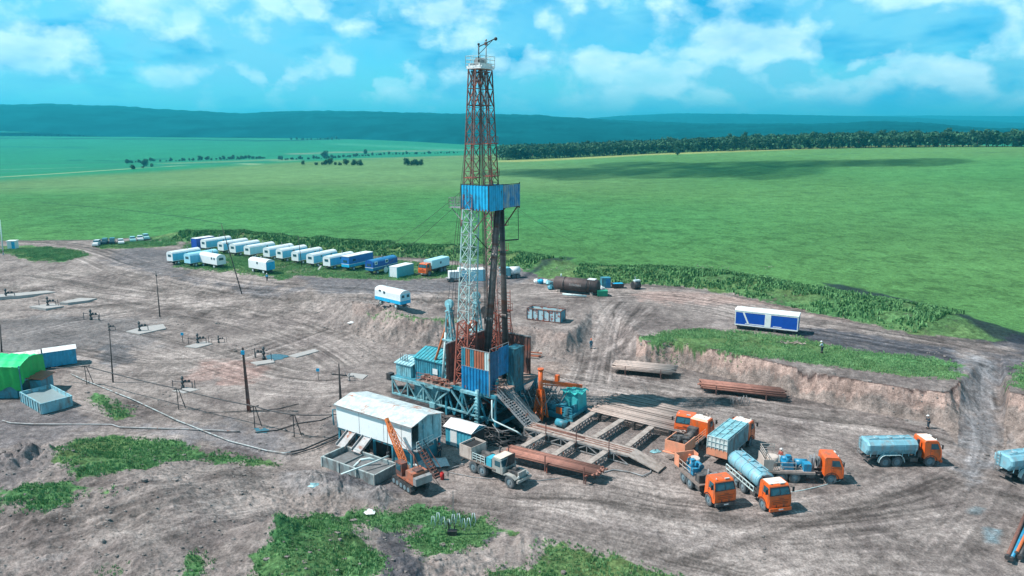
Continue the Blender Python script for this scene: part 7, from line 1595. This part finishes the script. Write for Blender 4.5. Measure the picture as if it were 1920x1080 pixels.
# ------------------------------------------------------------ people
def person(label, p, rz, shirt, trousers, helmet, pose='stand', z=None, hold=False, skin=(0.5, 0.3, 0.22)):
    a = Vector(p) if z is not None else at(*p)
    if z is not None: a.z = z
    t = thing('person', label, 'person', a, rz)
    J = {'pel': (0, 0, 0.95), 'spn': (0.01, 0, 1.2), 'chs': (0.0, 0, 1.38), 'nck': (0.01, 0, 1.52), 'hd0': (0.02, 0, 1.6), 'hd1': (0.02, 0, 1.72)}
    lean = 0.12 if pose == 'lean' else 0.0
    V = []; E = []; Rr = []
    def add(pt, r, par=None):
        V.append((pt[0]+lean*max(0, pt[2]-0.9)*2, pt[1], pt[2])); Rr.append(r)
        if par is not None: E.append((par, len(V)-1))
        return len(V)-1
    pel = add(J['pel'], 0.15); spn = add(J['spn'], 0.135, pel); chs = add(J['chs'], 0.15, spn); nck = add(J['nck'], 0.06, chs); h0 = add(J['hd0'], 0.085, nck); add(J['hd1'], 0.09, h0)
    for s in (-1, 1):
        sh = add((0, s*0.19, 1.42), 0.07, chs); el = add((0.05 if pose == 'stand' else 0.12, s*0.25, 1.14), 0.05, sh)
        wr = add((0.12, s*0.25, 0.9) if pose == 'stand' else (0.32, s*0.16, 1.12), 0.036, el); add((0.15, s*0.25, 0.82) if pose == 'stand' else (0.4, s*0.12, 1.14), 0.04, wr)
        st = (0.07*s if pose != 'walk' else 0.2*s)
        hp = add((0, s*0.1, 0.88), 0.1, pel); kn = add((0.03+st*0.5, s*0.12, 0.5), 0.075, hp); an = add((st*0.6, s*0.13, 0.1), 0.055, kn); add((st*0.6+0.16, s*0.14, 0.045), 0.045, an)
    def skinned(name, vid, m, grow=0.0):
        ids = {k: i for i, k in enumerate(vid)}; me = bpy.data.meshes.new(name); me.from_pydata([V[k] for k in vid], [(ids[a_], ids[b_]) for a_, b_ in E if a_ in ids and b_ in ids], []); o = bpy.data.objects.new(name, me); COL.objects.link(o)
        md = o.modifiers.new('s', 'SKIN'); o.modifiers.new('u', 'SUBSURF').levels = 1; o.modifiers['u'].render_levels = 1
        for i, k in enumerate(vid): me.skin_vertices[0].data[i].radius = (Rr[k]+grow,)*2; me.skin_vertices[0].data[i].use_root = (i == 0)
        dg = bpy.context.evaluated_depsgraph_get(); m2 = bpy.data.meshes.new_from_object(o.evaluated_get(dg)); bpy.data.objects.remove(o)
        m2.materials.clear(); m2.materials.append(m); m2.name = name; q = bpy.data.objects.new(name, m2); COL.objects.link(q); q.parent = t; return q
    n = len(V); body = skinned('body', list(range(n)), mat('skin_tone', skin, 0.6))
    skinned('jacket', [1, 2]+[6, 7, 8, 14, 15, 16][:0]+[6, 7, 8]+[14, 15, 16][:0]+[k for k in (14, 15, 16)], shirt, 0.022) if False else None
    # arms are vertices 6..9 and 14..17, legs 10..13 and 18..21
    j = skinned('jacket', [0, 1, 2, 6, 7, 8, 14, 15, 16], shirt, 0.02); skinned('trousers', [0, 10, 11, 12, 18, 19, 20], trousers, 0.018)
    hz_ = V[5]; MB().ball((hz_[0], 0, hz_[2]+0.05), 0.14, 12, (1.1, 1, 0.75)).box((hz_[0]+0.03, 0, hz_[2]+0.03), (0.34, 0.28, 0.02)).build('helmet', helmet, t)
    MB().box((hz_[0]+0.1, -0.035, hz_[2]-0.04), (0.012, 0.03, 0.015)).box((hz_[0]+0.1, 0.035, hz_[2]-0.04), (0.012, 0.03, 0.015)).build('eyes', M_BLACK, t)
    for s in (-1, 1): MB().box((V[13][0]-0.06, s*0.135, 0.05), (0.28, 0.11, 0.1)).build('boot', M_BLACK, t)
    return t
M_WB = mat('work_blue', (0.02, 0.16, 0.25), 0.8); M_WD = mat('work_dark', (0.03, 0.05, 0.07), 0.8); M_WH = mat('helmet_white', (0.8, 0.8, 0.8), 0.3); M_HO = mat('helmet_orange', (0.8, 0.16, 0.04), 0.3); M_WL = mat('work_light', (0.45, 0.6, 0.66), 0.8)
person('person in blue overalls and orange helmet standing on the dirt ramp', (1108, 654), -1.2, M_WB, M_WB, M_HO)
person('person in a pale jacket and white helmet on the grass by the blue caravan', (1541, 661), 2.2, M_WL, M_WD, M_WH, 'lean')
person('person in dark clothes bending slightly beyond the lone tank truck', (1740, 803), 3.3, M_WD, M_WD, M_WH, 'lean')
person('person in pale blue standing in front of the lone white caravan', (501, 527), -1.5, M_CYAN, M_WD, M_WH)
person('person in blue with orange helmet working on the nearest pump truck bed', tuple(tA.matrix_basis @ Vector((-2.9, -0.5, 0)))[:2]+(0,), -0.8, M_WB, M_WB, M_HO, 'lean', z=tA.location.z+1.33)
person('person in dark blue with a red helmet at the door below the white cabin', (824, 858), -0.9, M_WD, M_WD, mat('helmet_red', (0.5, 0.03, 0.02), 0.3))
person('person in teal working at the corner of the drill floor', tuple(UV(5.3, -4.2))[:2]+(0,), -0.6, mat('work_teal', (0.05, 0.3, 0.33), 0.8), M_WB, mat('helmet_teal', (0.1, 0.45, 0.42), 0.3), 'lean', z=4.62)
person('person in red and grey beside the rails of the right pump truck', (1463, 868), -2.5, mat('work_red', (0.4, 0.1, 0.08), 0.8), M_WL, M_WH)

# ------------------------------------------------------------ vegetation
def foliage_mat(name, c1, c2, ns=0.35):
    m = bpy.data.materials.new(name); m.use_nodes = True; N = m.node_tree.nodes; L = m.node_tree.links; b = N['Principled BSDF']; b.inputs['Roughness'].default_value = 0.75; b.inputs['Specular IOR Level'].default_value = 0.2
    g = N.new('ShaderNodeNewGeometry'); n = N.new('ShaderNodeTexNoise'); n.inputs['Scale'].default_value = ns; n.inputs['Detail'].default_value = 5; L.new(g.outputs['Position'], n.inputs['Vector'])
    a = N.new('ShaderNodeMath'); a.operation = 'MULTIPLY_ADD'; L.new(g.outputs['Random Per Island'], a.inputs[0]); a.inputs[1].default_value = 0.5; L.new(n.outputs[0], a.inputs[2])
    r = N.new('ShaderNodeMapRange'); L.new(a.outputs[0], r.inputs[0]); r.inputs[1].default_value = 0.45; r.inputs[2].default_value = 1.05
    x = N.new('ShaderNodeMix'); x.data_type = 'RGBA'; L.new(r.outputs[0], x.inputs[0]); x.inputs[6].default_value = (*c1, 1); x.inputs[7].default_value = (*c2, 1); L.new(x.outputs[2], b.inputs['Base Color']); return m
M_WEED = foliage_mat('weed_green', (0.035, 0.12, 0.045), (0.19, 0.40, 0.16))
M_WEED2 = foliage_mat('bright_grass', (0.06, 0.19, 0.065), (0.30, 0.52, 0.24))
def tri_mesh(name, P, Hh, Wd, m, label, blades=5, lean=0.6):
    n = len(P)*blades; base = np.repeat(P, blades, 0); hh = np.repeat(Hh, blades)*rng.uniform(0.5, 1.15, n); w = Wd*rng.uniform(0.6, 1.4, n)
    a = rng.uniform(0, 2*PI, n); off = rng.uniform(-1, 1, (n, 2))*np.repeat(Hh, blades)[:, None]*0.45; le = rng.uniform(0, lean, n)*hh; a2 = rng.uniform(0, 2*PI, n)
    V = np.zeros((n, 4, 3)); c = base.copy(); c[:, :2] += off
    V[:, 0] = c; V[:, 0, 0] -= np.cos(a)*w; V[:, 0, 1] -= np.sin(a)*w; V[:, 1] = c; V[:, 1, 0] += np.cos(a)*w; V[:, 1, 1] += np.sin(a)*w
    V[:, 0, 2] -= 0.1; V[:, 1, 2] -= 0.1
    t = c.copy(); t[:, 0] += np.cos(a2)*le; t[:, 1] += np.sin(a2)*le; t[:, 2] += hh
    V[:, 2] = t; V[:, 2, 0] += np.cos(a)*w*0.7; V[:, 2, 1] += np.sin(a)*w*0.7; V[:, 3] = t; V[:, 3, 0] -= np.cos(a)*w*0.7; V[:, 3, 1] -= np.sin(a)*w*0.7; V[:, 3, 2] -= hh*0.15
    me = bpy.data.meshes.new(name); me.vertices.add(n*4); me.vertices.foreach_set('co', V.astype(np.float32).ravel()); me.loops.add(n*4); me.loops.foreach_set('vertex_index', np.arange(n*4, dtype=np.int32)); me.polygons.add(n); me.polygons.foreach_set('loop_start', np.arange(0, n*4, 4, dtype=np.int32)); me.update(calc_edges=True); me.materials.append(m)
    o = bpy.data.objects.new(name, me); COL.objects.link(o); tag(o, label, 'grass', kind='stuff'); del o['category']; return o
def scatter(poly, dens, keep=None):
    a = np.array(poly); area = (a[:, 0].max()-a[:, 0].min())*(a[:, 1].max()-a[:, 1].min()); n = int(min(area*dens, 60000))
    x = rng.uniform(a[:, 0].min(), a[:, 0].max(), n); y = rng.uniform(a[:, 1].min(), a[:, 1].max(), n); d = sdf(x, y, poly)+(fbm(x*0.5, y*0.5, 87, 4)-0.5)*1.2
    k = (d > rng.uniform(-1.1, 0.4, n)) & (fbm(x*0.35, y*0.35, 131, 3) > 0.30); x, y = x[k], y[k]; return np.stack([x, y, H(x, y, True)], 1)
pts = np.concatenate([scatter(poly, 11*s if s > 0.6 else 3) for poly, s in GREENS])
pts = pts[np.hypot(pts[:, 0], pts[:, 1]) < 260]
hh = 0.10+0.40*np.clip(fbm(pts[:, 0]*0.25, pts[:, 1]*0.25, 141, 3)-0.2, 0, 1)
tri_mesh('grass', pts, hh, 0.03, M_WEED2, 'green grass patches on the mound, the bank tops and around the caravans', 7)
B = []
for k in range(len(BERM)-1):
    if BERM[k] is None or BERM[k+1] is None: continue
    a, b_ = BERM[k], BERM[k+1]; L_ = math.hypot(b_[0]-a[0], b_[1]-a[1]); n = int(L_*75); t_ = rng.uniform(0, 1, n); nx, ny = -(b_[1]-a[1])/L_, (b_[0]-a[0])/L_; o_ = rng.normal(0, 1, n)*a[2]*0.75; o_ = np.clip(o_, -a[2]*1.6, a[2]*1.6)
    B.append(np.stack([a[0]+(b_[0]-a[0])*t_+nx*o_, a[1]+(b_[1]-a[1])*t_+ny*o_], 1))
B = np.concatenate(B); B = B[fbm(B[:, 0]*0.25, B[:, 1]*0.25, 151, 3) > 0.36]; B = np.column_stack([B, H(B[:, 0], B[:, 1], True)])
tri_mesh('weeds', B, 0.35+1.0*np.clip(fbm(B[:, 0]*0.18, B[:, 1]*0.18, 153, 3)-0.25, 0, 1), 0.13, M_WEED, 'tall weeds along the berms behind the pad', 4)
# stones and clods
n = 9000; x = rng.uniform(-70, 70, n); y = rng.uniform(52, 190, n); q = fbm(x*0.08, y*0.08, 161, 3); md = sdf(x, y, MOUND)
zone_ = (md > 1) | (np.abs(sdf(x, y, TERR)-1.5) < 2.5); k = (zone_ & (q > 0.35)) | (q > 0.68); x, y = x[k], y[k]; z = H(x, y, True); cl = MB(); rr = random.Random(9)
for i in range(len(x)): s = rr.uniform(0.04, 0.16)*(1.9 if rr.random() < 0.08 else 1); cl.ball((x[i], y[i], z[i]+s*0.3), s, 5, (rr.uniform(.8, 1.5), 1, rr.uniform(.5, .8)), 0.5)
cl.smooth = [False]*len(cl.f); o = cl.build('clods', mat('stone_clods', (0.22, 0.195, 0.185), 0.95, var=0.4, nscale=0.3)); tag(o, 'loose stones and clods on the soil', kind='stuff')

# ------------------------------------------------------------ trees
M_TREE = foliage_mat('tree_green', (0.012, 0.05, 0.03), (0.06, 0.16, 0.08), 0.08)
M_BARK = mat('bark', (0.10, 0.08, 0.065), 0.9)
def tree(seed, h, w, kind, lowest=0.28):
    rr = np.random.default_rng(seed); t = thing('tree', 'tree', 'tree')
    tk = MB().bar((0, 0, -0.5), (0.1*w, 0, h*0.55), 0.09*w+0.25, n=7, r2=0.12)
    for k in range(6): a = rr.uniform(0, 2*PI); z = h*rr.uniform(0.3, 0.5); tk.bar((0, 0, z), (math.cos(a)*w*0.5, math.sin(a)*w*0.5, z+h*0.22), 0.16, n=5, r2=0.05)
    tk.build('trunk', M_BARK, t)
    n = 900; C = []; nb = 11
    for _ in range(nb):
        a = rr.uniform(0, 2*PI); zz = rr.uniform(lowest, 0.86); r_ = w*0.5*(1-abs(zz-0.5)*0.9)*rr.uniform(0.2, 0.8); C.append((math.cos(a)*r_, math.sin(a)*r_, zz*h, w*rr.uniform(0.2, 0.34)))
    V = []; F = []
    for i in range(n):
        c = C[rr.integers(nb)]; d = rr.normal(0, 1, 3); d /= np.linalg.norm(d)+1e-6; p = np.array(c[:3])+d*c[3]*rr.uniform(0.55, 1.1)*np.array((1, 1, 0.9))
        s = w*rr.uniform(0.03, 0.07); u = rr.normal(0, 1, 3); u /= np.linalg.norm(u); v = np.cross(u, d+0.01); v /= np.linalg.norm(v)+1e-6; o = len(V)
        V += [tuple(p-u*s), tuple(p+v*s), tuple(p+u*s), tuple(p-v*s)]; F.append((o, o+1, o+2, o+3))
    MB().add(V, F).build('crown', M_TREE, t); return t
T = [tree(s, h, w, 0, 0.1) for s, h, w in ((1, 15, 9), (2, 17, 10), (3, 13, 9), (4, 18, 8))]
S = [tree(s, h, w, 1) for s, h, w in ((11, 7, 8), (12, 5, 7), (13, 9, 8))]
usedT = set()
def put(src, x, y, sc, lab, group):
    o = src if id(src) not in usedT else copy_tree(src); usedT.add(id(src)); o.location = (x, y, z_at(x, y)-0.3); o.rotation_euler = (0, 0, random.uniform(0, 6.28)); o.scale = (sc*random.uniform(.9, 1.15), sc, sc*random.uniform(.85, 1.1)); o['label'] = lab; o['group'] = group
# the wood along the crest at right: front rows as trees, the body behind as one wood
edge = [(936, 301), (1000, 299), (1100, 295), (1200, 290), (1300, 286), (1400, 283), (1500, 280.5), (1600, 279), (1700, 277.5), (1800, 276.5), (1920, 276), (2050, 276)]
E_ = [at(*p) for p in edge]; seg = [(E_[i+1]-E_[i]).length for i in range(len(E_)-1)]; tot = sum(seg); n1 = 230
print('wood edge', [tuple(round(c) for c in e) for e in E_])
def along(s):
    for i, l in enumerate(seg):
        if s <= l: return E_[i].lerp(E_[i+1], s/l)
        s -= l
    return E_[-1]
for i in range(n1):
    p = along(tot*(i+random.random())/n1); o = Vector((p.x, p.y, 0)).normalized()*(10+random.uniform(0, 26)); put(T[random.randrange(4)], p.x+o.x, p.y+o.y, random.uniform(0.6, 1.15), 'dark tree in the front rows of the wood along the field crest', 'trees of the wood along the crest')
rr = np.random.default_rng(5); nq = 36000; s_ = rr.uniform(0, tot, nq); V = np.zeros((nq, 4, 3))
pr = np.array([tuple(along(v)) for v in np.linspace(0, tot, 400)]); px_ = np.interp(s_, np.linspace(0, tot, 400), pr[:, 0]); py_ = np.interp(s_, np.linspace(0, tot, 400), pr[:, 1]); rd = np.hypot(px_, py_); dd = 8+rr.uniform(0, 150, nq)**1.0; X_ = px_+px_/rd*dd; Y_ = py_+py_/rd*dd; Zg = H(X_, Y_, False)
hz3 = (9+7*fbm(X_/9, Y_/9, 171, 3))*rr.uniform(0.75, 1, nq); hz3 = np.where(rr.random(nq) < 0.4, hz3*rr.uniform(0.2, 1, nq), hz3)
c = np.stack([X_, Y_, Zg+hz3], 1); u = rr.normal(0, 1, (nq, 3)); u[:, 2] *= 0.4; u /= np.linalg.norm(u, axis=1)[:, None]; v = rr.normal(0, 1, (nq, 3)); v -= (v*u).sum(1)[:, None]*u; v /= np.linalg.norm(v, axis=1)[:, None]; s = rr.uniform(0.7, 1.7, nq)[:, None]
V[:, 0] = c-u*s; V[:, 1] = c+v*s; V[:, 2] = c+u*s; V[:, 3] = c-v*s
me = bpy.data.meshes.new('woodland'); me.vertices.add(nq*4); me.vertices.foreach_set('co', V.astype(np.float32).ravel()); me.loops.add(nq*4); me.loops.foreach_set('vertex_index', np.arange(nq*4, dtype=np.int32)); me.polygons.add(nq); me.polygons.foreach_set('loop_start', np.arange(0, nq*4, 4, dtype=np.int32)); me.update(calc_edges=True); me.materials.append(M_TREE)
o = bpy.data.objects.new('woodland', me); COL.objects.link(o); tag(o, 'dark mass of the wood behind its front rows', kind='stuff')
# scattered trees in the valley at left
solo = [(238, 307, 0.9, 'bushy tree at the left end of the valley hedge'), (272, 313, 1.3, 'single rounded tree standing below the left end of the hedge'), (376, 301, 1.25, 'upright tree taller than the hedge, above the middle of the left field'), (609, 297, 1.9, 'large broad tree standing out of the valley hedge'), (685, 290, 1.4, 'lone tree at the right end of the valley hedge'), (1270, 291, 1.0, 'single tree in front of the wood along the crest'), (568, 309, .6, 'small bush on the field edge below the large tree')]
for px, py, sc, lab in solo: a = at(px, py); put(S[2], a.x, a.y, sc*0.85, lab, 'single trees in the valley')
hed = [((240, 306), (292, 302), 12), ((300, 303), (400, 300), 16), ((405, 300), (500, 297), 22), ((520, 300), (600, 298), 14), ((600, 298), (700, 292), 22), ((700, 291), (860, 287), 26), ((590, 309), (680, 310), 10), ((760, 310), (790, 310), 6), ((40, 255), (160, 255), 12), ((545, 262), (640, 262), 14), ((240, 318), (285, 313), 3)]
for (p, q, n) in hed:
    for i in range(n):
        k = (i+random.random())/n; a = at(p[0]+(q[0]-p[0])*k, p[1]+(q[1]-p[1])*k+random.uniform(-.5, .5)); far_ = p[1] < 270
        put(S[random.randrange(3)], a.x, a.y, random.uniform(0.35, 0.9)*(1.5 if far_ else 1), 'low bushy tree in the hedges across the valley', 'hedge trees across the valley')
for g in T+S: 
    pass
# a cloud high outside the picture that shades a strip of the field
def cloud():
    CM = bpy.data.materials.new('thin_cloud'); CM.use_nodes = True; N = CM.node_tree.nodes; L = CM.node_tree.links; N.remove(N['Principled BSDF'])
    tr_, df, mx = N.new('ShaderNodeBsdfTransparent'), N.new('ShaderNodeBsdfDiffuse'), N.new('ShaderNodeMixShader'); mx.inputs[0].default_value = 0.32
    L.new(tr_.outputs[0], mx.inputs[1]); L.new(df.outputs[0], mx.inputs[2]); L.new(mx.outputs[0], N['Material Output'].inputs[0])
    a, b_ = at(960, 318), at(1740, 297); c = (a+b_)/2; h = 900.0; off = -SUNV*(h/abs(SUNV.z)); d = (b_-a); L_ = d.length
    for k, (p, q, w) in enumerate([((950, 322), (1480, 322), 60), ((1150, 310), (1760, 304), 40)]):
        a, b_ = at(*p), at(*q); c = (a+b_)/2+off; ang = math.atan2(b_.y-a.y, b_.x-a.x); L_ = (b_-a).length
        vs = []; n, m = 60, 8; mb = MB()
        for i in range(9): x = (i/8-0.5)*L_*0.95; mb.ball((x, random.uniform(-.3, .3)*w, 0), w*random.uniform(.7, 1.2), 12, (L_/w/9*1.0, 1.0, 0.35), 0.25)
        o = mb.build('cloud', CM); o.location = c; o.rotation_euler = (0, 0, ang); tag(o, 'high cloud whose shadow darkens a strip of the far field', kind='stuff')
cloud()

# ------------------------------------------------------------ air between here and the hills
def haze():
    mb = MB().b2((-15500, -400, -120), (15500, 13600, 300)); m = bpy.data.materials.new('haze'); m.use_nodes = True; N = m.node_tree.nodes; L = m.node_tree.links
    for n in list(N): N.remove(n)
    o = N.new('ShaderNodeOutputMaterial'); v = N.new('ShaderNodeVolumePrincipled'); v.inputs['Color'].default_value = (0.06, 0.78, 1.0, 1); v.inputs['Density'].default_value = 0.00015
    v.inputs['Anisotropy'].default_value = 0.2
    L.new(v.outputs[0], o.inputs['Volume'])
    tag(mb.build('haze', m), 'thin blue air over the valley', kind='stuff')
haze()
